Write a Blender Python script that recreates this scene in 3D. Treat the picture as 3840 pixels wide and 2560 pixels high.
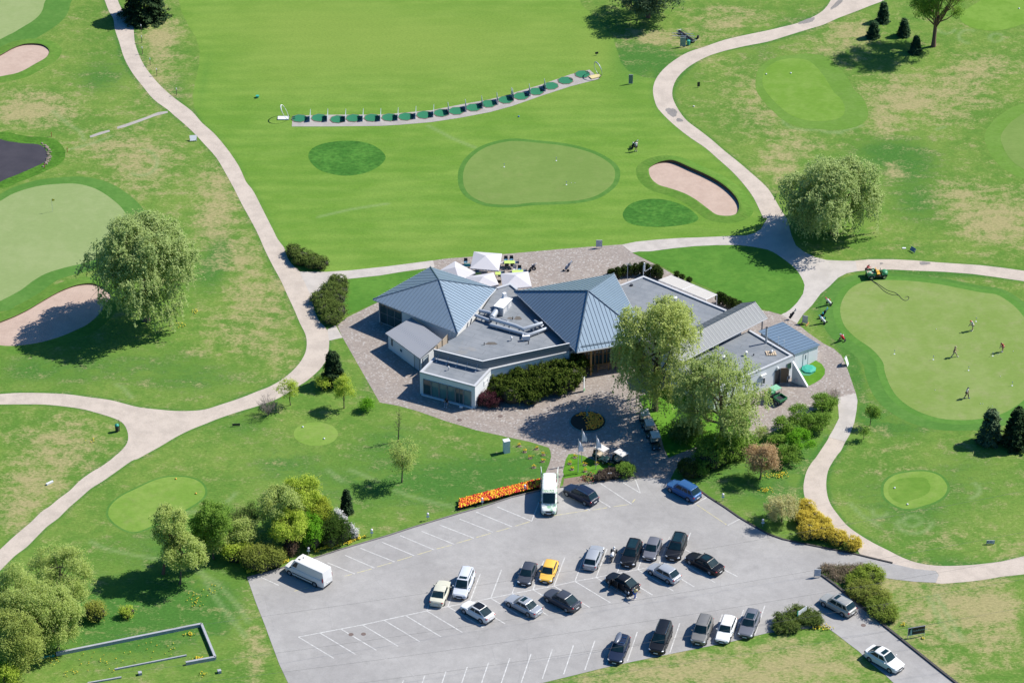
import bpy, bmesh, math, random
import numpy as np
from mathutils import Vector, Matrix
for o in list(bpy.data.objects): bpy.data.objects.remove(o)
S = bpy.context.scene
COL = S.collection
R = math.radians
# ------------------------------------------------------------------ camera, sky, sun, exposure
PITCH = R(33.0); FSRC = 12245.0; CAMH = 239.0
CAM = Vector((0, -CAMH / math.tan(PITCH), CAMH))
cd = bpy.data.cameras.new('camera'); cam = bpy.data.objects.new('camera', cd); COL.objects.link(cam)
cam.location = CAM; cam.rotation_euler = (math.pi / 2 - PITCH, 0, 0)
cd.sensor_width = 36; cd.lens = 36 * FSRC / 3840; cd.clip_start = 1; cd.clip_end = 9000
S.camera = cam
SUN_EL = R(47); SUN_AZ = math.atan2(.36, 1)
sdir = Vector((math.cos(SUN_EL) * math.cos(SUN_AZ), math.cos(SUN_EL) * math.sin(SUN_AZ), math.sin(SUN_EL)))
w = bpy.data.worlds.new('World'); S.world = w; w.use_nodes = True
nt = w.node_tree; bg = nt.nodes['Background']
sky = nt.nodes.new('ShaderNodeTexSky'); sky.sky_type = 'NISHITA'; sky.sun_disc = False
sky.sun_elevation = SUN_EL; sky.sun_rotation = math.pi / 2 - SUN_AZ
sky.air_density = 1.0; sky.dust_density = 1.0; sky.ozone_density = 4.0
hs = nt.nodes.new('ShaderNodeHueSaturation'); hs.inputs['Saturation'].default_value = 1.42
nt.links.new(sky.outputs[0], hs.inputs['Color']); nt.links.new(hs.outputs[0], bg.inputs[0]); bg.inputs[1].default_value = 0.085
sl = bpy.data.lights.new('sun', 'SUN'); sl.energy = 4.7; sl.angle = R(.5); sl.color = (1, .95, .86)
so = bpy.data.objects.new('sun', sl); COL.objects.link(so); so.rotation_euler = sdir.to_track_quat('Z', 'Y').to_euler()
so.location = sdir * 200
S.view_settings.view_transform = 'Standard'; S.view_settings.look = 'None'
S.view_settings.exposure = .68; S.view_settings.gamma = 1
S.render.engine = 'CYCLES'
S.cycles.max_bounces = 6; S.cycles.transparent_max_bounces = 6
# ------------------------------------------------------------------ photo-to-world survey (where each thing stands on the ground)
SP, CP = math.sin(PITCH), math.cos(PITCH)
TL = dict(D=(0, 0, .6125), t1=(0, 0, 1.8229), t2=(960, 0, 1.8229), t3=(1920, 0, 1.8229), t4=(2880, 0, 1.8229),
          t5=(0, 860, 1.8229), t6=(960, 860, 1.8229), t7=(1920, 860, 1.8229), t8=(2880, 860, 1.8229),
          u1=(0, 1700, 1.8229), u2=(960, 1700, 1.8229), u3=(1920, 1700, 1.8229), u4=(2880, 1700, 1.8229),
          b5=(1340, 920, 3.647), b6=(1500, 1250, 3.36), b7=(2150, 950, 2.851), b8=(2600, 1050, 3.137),
          v1=(1040, 2040, 8.71), v3=(1580, 2080, 6.03), v4=(1880, 2060, 6.031), v5=(2160, 1980, 5.227),
          v6=(2400, 1960, 6.029), v7=(2260, 2280, 7.128), v8=(2560, 2260, 6.918), v9=(3060, 2180, 4.126),
          w1=(2280, 1480, 3.267), w2=(3180, 960, 9.8), w3=(3020, 1090, 7.84), w4=(3500, 1160, 4.612),
          w5=(1800, 1080, 6.532), w6=(1600, 1600, 4.126), w7=(2640, 1560, 2.703), w8=(560, 1700, 2.868),
          f4=(2120, 1600, 6.533), f5=(1900, 1740, 6.19), f6=(1720, 920, 5.113), f7=(1000, 360, 5.88), f8=(2100, 90, 4.356))
def src(t, x, y):
    a, b, k = TL[t]; return a + x / k, b + y / k
def P(t, x, y, z=0.0):
    X, Y = src(t, x, y); u = X - 1920; v = Y - 1280
    d = Vector((u, FSRC * CP - v * SP, -FSRC * SP - v * CP))
    k = (z - CAM.z) / d.z
    return CAM + d * k
def PS(t, flat, z=0.0):
    return [P(t, flat[i], flat[i + 1], z) for i in range(0, len(flat), 2)]
def pxm(t, x, y):      # metres per tile pixel, across and up
    X, Y = src(t, x, y); v = Y - 1280
    s = (FSRC * SP + v * CP) / CAMH
    return 1 / (s * TL[t][2]), 1 / (s * TL[t][2] * CP)
def vdir(t, p, d):
    a = P(t, *p); b = P(t, p[0] + d[0], p[1] + d[1]); return math.atan2(b.y - a.y, b.x - a.x)
# ------------------------------------------------------------------ mesh builder
class MB:
    def __init__(s): s.v = []; s.f = []; s.m = []; s.cur = 0
    def add(s, vs, fs, M=None):
        o = len(s.v)
        s.v += [tuple((M @ Vector(p)) if M else p) for p in vs]
        s.f += [tuple(i + o for i in f) for f in fs]; s.m += [s.cur] * len(fs); return s
    def box(s, c, d, rz=0, M=None):
        x, y, z = d[0] / 2, d[1] / 2, d[2] / 2; T = Matrix.Translation(c) @ Matrix.Rotation(rz, 4, 'Z')
        if M: T = M @ T
        return s.add([(i * x, j * y, k * z) for k in (-1, 1) for j in (-1, 1) for i in (-1, 1)],
                     [(0, 2, 3, 1), (4, 5, 7, 6), (0, 1, 5, 4), (1, 3, 7, 5), (3, 2, 6, 7), (2, 0, 4, 6)], T)
    def prism(s, poly, z0, z1, cap=True):
        n = len(poly); a = sum(poly[i][0] * poly[(i + 1) % n][1] - poly[(i + 1) % n][0] * poly[i][1] for i in range(n))
        if a < 0: poly = poly[::-1]
        f = [(i, (i + 1) % n, n + (i + 1) % n, n + i) for i in range(n)]
        if cap: f += [tuple(range(n, 2 * n)), tuple(range(n - 1, -1, -1))]
        return s.add([(p[0], p[1], z0) for p in poly] + [(p[0], p[1], z1) for p in poly], f)
    def tube(s, pts, r, n=6, cap=True):
        pts = [Vector(p) for p in pts]; rr = r if isinstance(r, (list, tuple)) else [r] * len(pts)
        vs = []; fs = []
        for i, p in enumerate(pts):
            t = (pts[min(i + 1, len(pts) - 1)] - pts[max(i - 1, 0)]).normalized()
            a = t.orthogonal().normalized() if abs(t.z) > .95 else t.cross(Vector((0, 0, 1))).normalized()
            b = t.cross(a)
            for k in range(n):
                q = 2 * math.pi * k / n; vs.append(p + (a * math.cos(q) + b * math.sin(q)) * rr[i])
        for i in range(len(pts) - 1):
            for k in range(n): fs.append((i * n + k, i * n + (k + 1) % n, (i + 1) * n + (k + 1) % n, (i + 1) * n + k))
        if cap: fs += [tuple(range(n - 1, -1, -1)), tuple(range((len(pts) - 1) * n, len(pts) * n))]
        return s.add([tuple(v) for v in vs], fs)
    def ell(s, c, r, n=10, m=7, M=None):
        vs = [(0, 0, r[2])]; fs = []
        for i in range(1, m):
            a = math.pi * i / m
            for k in range(n):
                b = 2 * math.pi * k / n; vs.append((r[0] * math.sin(a) * math.cos(b), r[1] * math.sin(a) * math.sin(b), r[2] * math.cos(a)))
        vs.append((0, 0, -r[2]))
        for k in range(n): fs.append((0, 1 + k, 1 + (k + 1) % n))
        for i in range(m - 2):
            for k in range(n): a = 1 + i * n; fs.append((a + k, a + n + k, a + n + (k + 1) % n, a + (k + 1) % n))
        l = len(vs) - 1; a = 1 + (m - 2) * n
        for k in range(n): fs.append((l, a + (k + 1) % n, a + k))
        T = Matrix.Translation(c)
        return s.add(vs, fs, (M @ T) if M else T)
    def poly(s, pts): return s.add([tuple(p) for p in pts], [tuple(range(len(pts)))])
    def slab(s, pts, th):
        n = len(pts); q = [Vector(p) - Vector((0, 0, th)) for p in pts]
        return s.add([tuple(p) for p in pts] + [tuple(p) for p in q], [tuple(range(n)), tuple(range(2 * n - 1, n - 1, -1))] +
                     [(i, n + i, n + (i + 1) % n, (i + 1) % n) for i in range(n)])
    def build(s, name, mats, parent=None, world=False, smooth=False, loc=None):
        me = bpy.data.meshes.new(name)
        off = Vector((0, 0, 0))
        if world and parent: off = parent.location
        if loc is not None: off = Vector(loc)
        me.from_pydata([(v[0] - off.x, v[1] - off.y, v[2] - off.z) for v in s.v], [], s.f)
        if not isinstance(mats, (list, tuple)): mats = [mats]
        for m in mats: me.materials.append(m)
        if len(mats) > 1: me.polygons.foreach_set('material_index', s.m)
        if smooth:
            me.shade_smooth()
            if smooth is not True: me.set_sharp_from_angle(angle=R(smooth))
        me.update()
        o = bpy.data.objects.new(name, me); COL.objects.link(o); o.parent = parent
        if loc is not None: o.location = loc
        return o
def tag(o, label=None, cat=None, group=None, kind=None):
    if label: o['label'] = label
    if cat: o['category'] = cat
    if group: o['group'] = group
    if kind: o['kind'] = kind
    return o
def thing(name, label, cat, loc, rz=0, group=None):
    o = bpy.data.objects.new(name, None); COL.objects.link(o); o.empty_display_size = .3
    o.location = loc; o.rotation_euler = (0, 0, rz); return tag(o, label, cat, group)
def copy_tree(o, parent=None, chl=None):
    if chl is None:
        chl = {}
        for x in bpy.data.objects:
            if x.parent: chl.setdefault(x.parent.name, []).append(x)
    c = o.copy(); COL.objects.link(c); c.parent = parent
    for ch in chl.get(o.name, []): copy_tree(ch, c, chl)
    return c
# ------------------------------------------------------------------ materials
class NT:
    def __init__(s, name, rough=.8, metal=0.0):
        s.m = bpy.data.materials.new(name); s.m.use_nodes = True; s.t = s.m.node_tree; s.b = s.t.nodes['Principled BSDF']
        s.b.inputs['Roughness'].default_value = rough; s.b.inputs['Metallic'].default_value = metal
        s.pos = s.n('ShaderNodeNewGeometry').outputs['Position']
    def n(s, k, **kw):
        x = s.t.nodes.new(k)
        for a, v in kw.items(): setattr(x, a, v)
        return x
    def l(s, a, b): s.t.links.new(a, b)
    def vin(s, sock, v):
        if hasattr(v, 'links') or isinstance(v, bpy.types.NodeSocket): s.l(v, sock)
        elif isinstance(v, (tuple, list)) and len(v) == 3 and sock.type == 'RGBA': sock.default_value = (*v, 1)
        else: sock.default_value = v
    def math(s, op, a, b=0.0, c=None, clamp=False):
        x = s.n('ShaderNodeMath', operation=op, use_clamp=clamp); s.vin(x.inputs[0], a); s.vin(x.inputs[1], b)
        if c is not None: s.vin(x.inputs[2], c)
        return x.outputs[0]
    def noise(s, scale, detail=3, rough=.6, vec=None, sc3=None):
        v = vec if vec is not None else s.pos
        if sc3: mp = s.n('ShaderNodeMapping'); s.l(v, mp.inputs[0]); mp.inputs['Scale'].default_value = sc3[:3]; mp.inputs['Rotation'].default_value = (0, 0, sc3[3] if len(sc3) > 3 else 0); v = mp.outputs[0]
        x = s.n('ShaderNodeTexNoise'); s.l(v, x.inputs['Vector']); x.inputs['Scale'].default_value = scale
        x.inputs['Detail'].default_value = detail; x.inputs['Roughness'].default_value = rough
        return x.outputs[0]
    def ramp(s, f, a, b):   # smooth 0..1 between a and b
        x = s.n('ShaderNodeMapRange', interpolation_type='SMOOTHSTEP'); s.vin(x.inputs[0], f); x.inputs[1].default_value = a; x.inputs[2].default_value = b
        return x.outputs[0]
    def mix(s, f, a, b, bt='MIX'):
        x = s.n('ShaderNodeMix', data_type='RGBA', blend_type=bt); s.vin(x.inputs[0], f); s.vin(x.inputs[6], a); s.vin(x.inputs[7], b); return x.outputs[2]
    def bright(s, col, f, lo, hi):   # multiply colour by lo..hi driven by f in 0..1
        v = s.math('MULTIPLY_ADD', f, hi - lo, lo)
        x = s.n('ShaderNodeVectorMath', operation='SCALE'); s.vin(x.inputs[0], col) if not isinstance(col, tuple) else setattr(x.inputs[0], 'default_value', col)
        s.l(v, x.inputs['Scale']); return x.outputs[0]
    def attr(s, nm): x = s.n('ShaderNodeAttribute'); x.attribute_name = nm; return x.outputs['Fac']
    def bump(s, h, strength=.3, dist=.05):
        x = s.n('ShaderNodeBump'); x.inputs['Strength'].default_value = strength; x.inputs['Distance'].default_value = dist; s.l(h, x.inputs['Height']); s.l(x.outputs[0], s.b.inputs['Normal'])
    def base(s, c): s.vin(s.b.inputs['Base Color'], c); return s.m
_pm = {}
def pm(name, col, rough=.6, metal=0.0, var=.14, scale=4.0, coat=0.0):
    if name in _pm: return _pm[name]
    t = NT(name, rough, metal); f = t.noise(scale, 4)
    t.base(t.bright(tuple(col), f, 1 - var, 1 + var))
    if name.startswith('paint_'): t.b.inputs['Specular IOR Level'].default_value = .3
    if coat: t.b.inputs['Coat Weight'].default_value = coat; t.b.inputs['Coat Roughness'].default_value = .22
    _pm[name] = t.m; return t.m
def paint(name, col, metal=.0): return pm('paint_' + name, col, .38, metal, .05, 1.5, coat=.15)
def grass(name, c1, c2, fine=.16, big=.10, stripe=None, dry=None, dryamt=.0, rng=(.42, .62)):
    t = NT(name, .95); t.b.inputs['Specular IOR Level'].default_value = .08
    n1 = t.noise(big, 3); n2 = t.noise(big * 6, 3); f = t.ramp(t.math('MULTIPLY_ADD', n2, .4, t.math('MULTIPLY', n1, .6)), *rng)
    c = t.mix(f, c1, c2)
    if dry: c = t.mix(t.math('MULTIPLY', t.ramp(t.noise(.35, 4, .7), .5, .75), dryamt), c, dry)
    if stripe:
        mp = t.n('ShaderNodeMapping'); t.l(t.pos, mp.inputs[0]); mp.inputs['Rotation'].default_value = (0, 0, stripe[0])
        wv = t.n('ShaderNodeTexWave', wave_type='BANDS', bands_direction='Y'); t.l(mp.outputs[0], wv.inputs[0]); wv.inputs['Scale'].default_value = stripe[1]
        wv.inputs['Distortion'].default_value = 1.2; wv.inputs['Detail'].default_value = 1; wv.inputs['Detail Scale'].default_value = .4
        c = t.bright(c, wv.outputs['Fac'], 1 - stripe[2], 1 + stripe[2])
    fn = t.noise(2.2, 5, .75, sc3=(.6, 1.3, 1, .2)); c = t.bright(c, t.ramp(fn, .3, .7), 1 - fine, 1 + fine)
    return t.base(c)
def catmull(pts, closed=True, k=5):
    n = len(pts); out = []
    for i in range(n if closed else n - 1):
        p0 = pts[(i - 1) % n] if closed or i > 0 else pts[0]; p1 = pts[i]; p2 = pts[(i + 1) % n]
        p3 = pts[(i + 2) % n] if closed or i + 2 < n else pts[-1]
        for j in range(k):
            t = j / k
            out.append(.5 * ((2 * p1) + (p2 - p0) * t + (2 * p0 - 5 * p1 + 4 * p2 - p3) * t * t + (3 * p1 - p0 - 3 * p2 + p3) * t ** 3))
    if not closed: out.append(pts[-1])
    return out
def offset(poly, d, var=None):    # outward offset of a closed ring
    n = len(poly); a = sum(poly[i].x * poly[(i + 1) % n].y - poly[(i + 1) % n].x * poly[i].y for i in range(n)); sg = 1 if a > 0 else -1
    out = []
    for i in range(n):
        t = (poly[(i + 1) % n] - poly[i - 1]); t.z = 0
        if t.length < 1e-6: out.append(poly[i].copy()); continue
        t.normalize(); nrm = Vector((t.y, -t.x, 0)) * sg
        out.append(poly[i] + nrm * (d * (var(nrm) if var else 1)))
    return out
def sheet(name, pts, z, mat, kind='structure', **kw):
    n = len(pts); a = sum(pts[i].x * pts[(i + 1) % n].y - pts[(i + 1) % n].x * pts[i].y for i in range(n))
    if a < 0: pts = pts[::-1]
    c = sum(pts, Vector()) / n; c.z = z
    b = MB(); b.poly([(p.x, p.y, z) for p in pts])
    o = b.build(name, mat, loc=c); return tag(o, kind=kind, **kw)
# ================================================================== GROUND
def J(*segs):
    out = []
    for t, fl in segs: out += PS(t, fl)
    return out
W_EDGE = [('t1', (700,-40,745,80,775,130,785,200,815,290,850,400,905,500,975,590,1050,680,1145,750,1190,790,1250,840,1320,905,1400,990,1480,1080,1545,1190,1600,1290,1650,1390,1700,1480)),
          ('t6', (0,5,30,70,60,140,110,240,170,350,215,450,262,550,300,640,335,710,347,770,338,840,300,910,240,975,170,1030,90,1075,5,1108)),
          ('t5', (1650,1150,1500,1200,1400,1230,1300,1240,1200,1240,1100,1232,950,1215,850,1190,750,1165,600,1145,450,1125,250,1117,100,1118,-60,1130))]
ISL = [('t5', (-60,1197,250,1195,400,1205,550,1225,650,1250,750,1280,830,1315,868,1370,875,1440,840,1500,765,1566)),
       ('u1', (760,40,690,90,620,130,540,190,480,250,400,310,340,360,280,400,220,460,150,520,80,580,0,655,-60,710))]
E_LOW = [('u1', (-60,855,0,800,100,700,180,640,250,570,320,500,400,440,470,370,540,310,620,240,700,190,800,120,900,50)),
         ('t5', (940,1568,1000,1535,1100,1480,1200,1420,1300,1370,1400,1330,1500,1290,1650,1240,1745,1212)),
         ('t6', (90,1180,160,1150,240,1105,300,1065,340,1040,400,990,450,940,485,880,497,820,500,750,485,685,430,620,400,550,385,475,345,390,300,290,245,240,215,190,195,130,150,70,115,0))]
E_UP = [('t2', (60,1460,0,1340)), ('t1', (1720,1290,1680,1240,1640,1150,1590,1070,1530,990,1460,910,1380,840,1310,760,1190,670,1100,590,1030,510,975,430,940,350,920,280,910,170,880,110,830,60,790,-40))]
path_left = catmull(J(*W_EDGE), False, 3) + catmull(J(*ISL), False, 3) + catmull(J(*E_LOW, *E_UP), False, 3)
pr_left = [('t4', (440,-60,430,0,380,70,300,120,200,160,100,185,5,208)), ('t3', (1600,240,1450,275,1320,320,1200,360,1100,420,1030,480,985,540,965,600,968,660,990,730,1030,780,1080,830,1150,890,1230,950,1320,1010,1400,1080,1480,1150,1540,1210,1600,1280,1650,1350,1690,1430,1717,1490))]
pr_right = [('D', (1806,501)), ('t4', (80,1420,40,1350,0,1290)), ('t3', (1700,1240,1620,1170,1550,1110,1450,1030,1370,960,1280,890,1200,830,1150,770,1110,700,1095,640,1110,570,1150,510,1220,450,1330,390,1450,350,1600,315,1745,287)), ('t4', (150,240,280,200,380,170,480,125,600,80,700,40,800,0,860,-60))]
path_right = catmull(J(*pr_left), False, 3) + catmull(J(*pr_right), False, 3)
conc = J(('t7', (750,105,850,85,1000,70,1150,60,1300,55,1450,48,1600,42,1660,25,1700,0)), ('D', (1748,526,1756,512,1766,497,1807,500)), ('t8', (160,40,190,110,240,150,320,190,400,210,500,215,598,216,611,286,540,300,480,330,420,390,360,440,300,520,240,580,198,643,90,583,150,550,200,500,240,440,250,380,230,330,190,270,130,220,60,170,0,140)),
         ('t7', (1650,120,1550,108,1400,108,1250,115,1100,130,950,150,820,160)))
path_east = J(('t8', (597,214,700,205,850,205,1000,212,1150,225,1300,235,1450,245,1600,262,1800,290,1800,362,1550,325,1400,305,1200,290,1000,282,850,275,700,278,610,287)))
conc2 = J(('t8', (470,1150,600,1120,612,1170,605,1240,590,1320,560,1400,530,1450,415,1420,450,1360,485,1290,480,1215)))
path_se = catmull(J(('t8', (416,1421,400,1450,360,1510,325,1562)), ('u4', (300,60,265,120,245,200,245,270,265,330,310,400,370,470,430,530,510,580,600,640,650,700,850,752,1000,787,1145,800))), False, 3) + \
    catmull(J(('u4', (1170,830,1150,885,1300,880,1450,865,1600,840,1800,808,1800,700,1600,735,1450,755,1300,765,1150,765,1020,745,920,710,820,660,720,610,620,550,540,490,480,420,430,350,405,280,398,200,410,120,440,60,478,5)), ('t8', (500,1510,529,1450))), False, 3)
apron = J(('t6', (298,289,480,291,650,280,900,253,1210,213,1222,258,1000,290,850,315,620,340,520,400,430,460,385,477,345,390)))
apron2 = J(('t6', (488,684,545,655,592,740,500,760)))
asphalt = J(('u2', (-59,852,230,770,430,708,560,665,740,612,900,565,1100,500,1250,455,1400,410,1560,365,1750,302)), ('u3', (200,255,330,235,500,210,600,197,740,182,880,165,980,168,1080,178,1150,200,1260,240,1340,300,1450,370,1550,440,1650,500,1750,555)),
            ('u4', (100,590,250,622,400,652,600,692,700,717,850,752,1000,787,1145,802,1168,830,1148,882,1000,875,870,860,770,845,700,800,600,765,480,765,370,778,350,800,360,835,450,900,600,1020,700,1110,800,1190,900,1270,1000,1350,1100,1430,1200,1510,1290,1580,1500,1750,1100,1750,860,1568,800,1510,700,1430,620,1350,540,1290,470,1235,400,1185,200,1200,80,1215,0,1225)),
            ('u3', (1500,1285,1300,1325,1100,1365,830,1420,600,1470,400,1520,200,1568,-200,1660,-700,1760)), ('u2', (300,1760,220,1568,160,1440,100,1280,60,1170,0,1020)))
pavers = J(('t6', (555,655,625,600,840,495,1205,255,1210,213,1300,200,1500,185,1750,165)), ('t7', (0,165,300,138,520,120,760,103,820,160,1000,250,1200,360,1400,455,1560,530,1750,560)), ('t8', (0,557,90,583,198,643,280,710,380,780,450,815,500,860,530,920,560,1000,590,1090,602,1122,470,1152,472,1185,400,1215,300,1240,200,1300,100,1350,0,1395)),
           ('t7', (1660,1435,1530,1480,1350,1530,1240,1600)), ('u3', (1150,60,1110,120,1080,180,980,170,880,167,740,184,705,90,600,86,520,70,400,60,340,170,325,238,200,257,200,200,255,70,268,20)),
           ('t7', (262,1510,250,1490,120,1450,0,1425)), ('t6', (1500,1370,1300,1310,1100,1240,975,1205,845,1182,590,735)))
fairway_ring = J(('t1', (1200,-80,1240,80,1290,180,1340,260,1365,350,1360,450,1330,580,1315,660,1330,740,1385,838,1460,905,1530,985,1590,1065,1640,1145,1680,1235,1720,1285)), ('t2', (0,1335,60,1455)),
                 ('t6', (115,0,150,70,195,130,225,190,300,288,480,290,650,279,900,252,1210,212,1500,184)), ('t7', (0,164,300,137,520,119,760,102,850,84,1000,69,1150,59,1300,54,1450,47,1600,41)), ('t3', (1717,1510,1690,1430,1650,1350,1600,1280,1540,1210,1480,1150,1400,1080,1320,1010,1230,950,1150,890,1080,830,1030,780,990,730,968,660,965,600,985,535,900,530,800,490,745,430,720,350,690,260,640,200,560,110,480,40,420,-80)))
def npxy(pts): return np.array([(p.x, p.y) for p in pts])
def dist_poly(Q, ring, closed=True):
    A = npxy(ring); B = np.roll(A, -1, 0)
    if not closed: A = A[:-1]; B = B[:-1]
    best = np.full(len(Q), 1e9)
    for a, b in zip(A, B):
        d = b - a; L = (d * d).sum()
        if L < 1e-9: continue
        t = np.clip(((Q - a) @ d) / L, 0, 1); e = Q - (a + t[:, None] * d)
        best = np.minimum(best, (e * e).sum(1))
    return np.sqrt(best)
def inside(Q, ring):
    A = npxy(ring); B = np.roll(A, -1, 0); c = np.zeros(len(Q), bool)
    for a, b in zip(A, B):
        m = (a[1] > Q[:, 1]) != (b[1] > Q[:, 1])
        with np.errstate(divide='ignore', invalid='ignore'): x = (b[0] - a[0]) * (Q[:, 1] - a[1]) / (b[1] - a[1] + 1e-12) + a[0]
        c ^= m & (Q[:, 0] < x)
    return c
xs = np.concatenate([[-4000, -1500, -600, -250, -140], np.arange(-92, 92.1, .42), [140, 250, 600, 1500, 4000]])
ys = np.concatenate([[-2500, -900, -350, -150], np.arange(-82, 112.1, .46), [160, 300, 700, 2000, 6000]])
gx, gy = np.meshgrid(xs, ys); Q = np.stack([gx.ravel(), gy.ravel()], 1); nx, ny = len(xs), len(ys)
def blobs(lst):
    out = np.zeros(len(Q))
    for x, y, rx, ry, k in lst:
        c = P('D', x, y)
        s = (FSRC * SP + (src('D', x, y)[1] - 1280) * CP) / CAMH * .6125
        out += k * np.exp(-(((Q[:, 0] - c.x) / (rx / s)) ** 2 + ((Q[:, 1] - c.y) / (ry / s / SP)) ** 2))
    return out
DRY = [(70,250,120,45,.9),(240,335,70,40,.5),(330,380,90,80,.65),(500,470,55,100,.85),(560,580,40,50,.6),(610,690,70,80,.6),(650,830,50,50,.45),(160,1000,120,50,.5),(90,1090,90,60,.65),(40,1180,60,40,.6),(580,1450,30,60,.4),(590,1520,20,50,.5),
       (2100,230,130,60,.85),(2230,170,80,50,.55),(2300,150,60,40,.3),(1960,75,55,45,.8),(1890,110,60,40,.4),(1740,230,80,80,.5),(1820,330,70,45,.45),(2050,395,30,30,.55),(1780,390,50,50,.6),(2030,290,30,30,.6),(2200,450,70,50,.55),(2270,520,80,50,.8),(2330,480,50,60,.5),(1960,460,40,40,.3),
       (1500,1535,240,50,.55),(1850,1500,130,50,.6),(1750,1560,300,40,.55),(2180,1390,120,60,.8),(2290,1460,70,60,.5),(2110,1500,60,60,.4),(2300,1380,60,40,.6),(2020,1330,50,30,.5),(2180,1560,60,40,.7),
       (370,80,45,50,.95),(360,170,40,60,.6),(400,220,30,40,.4),(1500,90,90,25,.8),(1640,50,70,40,.5),(1720,40,60,30,.4),(1620,130,40,30,.5),(540,660,50,60,.3),(520,780,80,50,.4),(1650,1180,60,30,.2),(2050,1060,90,30,.15),(600,30,80,60,.0),(2330,1260,60,40,.3),(2180,1230,100,25,.35),(1990,985,60,20,.35),(2060,1290,60,25,.4)]
LUSH = [(230,180,60,40,.8),(300,120,60,40,.4),(400,210,30,40,.8),(490,620,45,60,.9),(510,570,30,40,.6),(640,640,40,50,.3),(2080,370,80,60,1.),(2010,350,60,40,.5),(2110,470,60,50,.8),(1990,640,60,60,.0),(900,1110,260,60,.7),(1100,1120,150,50,.6),(650,1060,80,40,.5),(560,980,60,30,.5),(400,1250,150,50,.6),(380,1400,160,80,.9),(260,1430,150,80,.9),(500,1400,50,60,.6),(1480,120,60,50,1.),(1540,150,50,40,.8),(1440,150,40,60,.8),(1600,200,30,30,.3),(150,850,140,40,.5),(60,840,60,40,.4),(350,830,150,50,.4),(460,870,120,40,.5),(1750,120,50,50,.4),(1830,60,50,40,.5),(2100,1180,100,60,.6),(2000,1130,60,50,.4),(2220,1090,100,60,.5),(1250,1050,120,40,.4),(1150,1080,120,40,.5),(900,1010,80,40,.7),(850,880,30,60,.5),(800,680,60,40,.9),(1900,700,40,50,1.),(1935,770,30,50,1.),(1965,860,25,60,1.),(2000,960,60,35,.9),(2080,985,80,20,.7),(1900,640,30,20,1.),(2150,630,150,12,.8),(1650,620,140,50,.9),(1780,640,60,60,.9),(1820,1000,80,80,.9),(1700,1100,120,60,.6),(1600,1050,60,40,.8),(1780,1160,60,60,.5),(2090,1430,30,30,.7),(2180,1290,60,15,.5),(1900,1440,60,15,.6),(2160,1350,40,60,.5),(470,180,10,60,.6)]
YEL = [(700,60,220,90,.9),(900,120,200,80,.6),(1150,90,260,110,.7),(1380,120,60,60,.6),(650,180,120,60,.4),(1000,220,250,30,.2),(1080,350,100,60,.1),(1000,560,200,20,.35),(700,480,60,80,.0),(60,970,60,30,.6),(180,960,60,30,.7),(1870,0,100,60,.4),(2290,110,80,60,.4),(2000,200,40,90,.6),(2350,600,50,30,.3),(1600,330,60,40,.3),(1250,230,200,40,.3)]
paths_all = [path_left, path_right, path_se, path_east]
dmin = np.full(len(Q), 1e9)
for pp in paths_all: dmin = np.minimum(dmin, dist_poly(Q, pp))
verge = np.exp(-(dmin / .55) ** 2) * .75
fd = dist_poly(Q, fairway_ring); fin = inside(Q, fairway_ring); sdf = np.clip(np.where(fin, fd, -fd), -3, 3)
dry = np.clip(blobs(DRY), 0, 1.2); lush = np.clip(blobs(LUSH) + verge, 0, 1.2); yel = np.clip(blobs(YEL), 0, 1)
track = np.zeros(len(Q))
def arc(t, cx, cy, rx, ry, a0, a1): return PS(t, [v for k in range(15) for v in (cx + rx * math.cos(R(a0 + (a1 - a0) * k / 14)), cy + ry * math.sin(R(a0 + (a1 - a0) * k / 14)))])
TR = [PS('t4', (95,780,110,840,150,870,250,888,330,885,430,905,520,895,640,858)), PS('t4', (300,830,330,880,400,905,500,912)), arc('u4', 1000, 480, 118, 62, -10, 200), arc('u4', 985, 462, 62, 34, 0, 330), arc('u4', 765, 395, 50, 38, 20, 190), arc('u4', 1370, 250, 75, 55, -60, 80), PS('u4', (560,340,640,420,760,490)),
      PS('u1', (1340,790,1480,880,1620,1030,1700,1150)), PS('u1', (1370,800,1450,950,1560,1100,1680,1250)), PS('u1', (620,600,720,650,900,690,1090,720)), PS('u2', (490,110,590,190)), PS('u2', (640,110,740,150,830,190)), PS('u2', (950,250,1050,290,1200,330,1330,360)), PS('t1', (360,760,470,850,550,900,575,960)), PS('t1', (480,1020,620,985,760,930)),
      arc('t4', 1370, 250, 65, 45, 90, 300), arc('t4', 1560, 258, 45, 28, 0, 330), arc('t4', 1220, 190, 60, 40, 20, 160), PS('t2', (430,1482,650,1430,900,1392)), PS('t2', (1180,860,1350,950,1500,1010)), PS('u4', (1100,980,1180,1150,1260,1270)), PS('u4', (1150,960,1240,1120,1330,1270)), PS('t8', (0,760,40,800)), PS('t4', (1150,885,1210,868)), arc('t1', 960, 1110, 115, 90, -80, 120), arc('u1', 1300, 200, 330, 200, 20, 130), PS('t5', (900,1150,840,1080,800,1060))]
for q in TR: track = np.maximum(track, np.exp(-(dist_poly(Q, q, False) / .30) ** 2))
me = bpy.data.meshes.new('ground')
i, j = np.meshgrid(np.arange(nx - 1), np.arange(ny - 1)); a = (j * nx + i).ravel()
F = np.stack([a, a + 1, a + 1 + nx, a + nx], 1)
me.vertices.add(len(Q)); me.vertices.foreach_set('co', np.concatenate([Q, np.zeros((len(Q), 1))], 1).ravel())
me.loops.add(F.size); me.loops.foreach_set('vertex_index', F.ravel()); me.polygons.add(len(F)); me.polygons.foreach_set('loop_start', np.arange(len(F)) * 4)
me.update(calc_edges=True)
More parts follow.
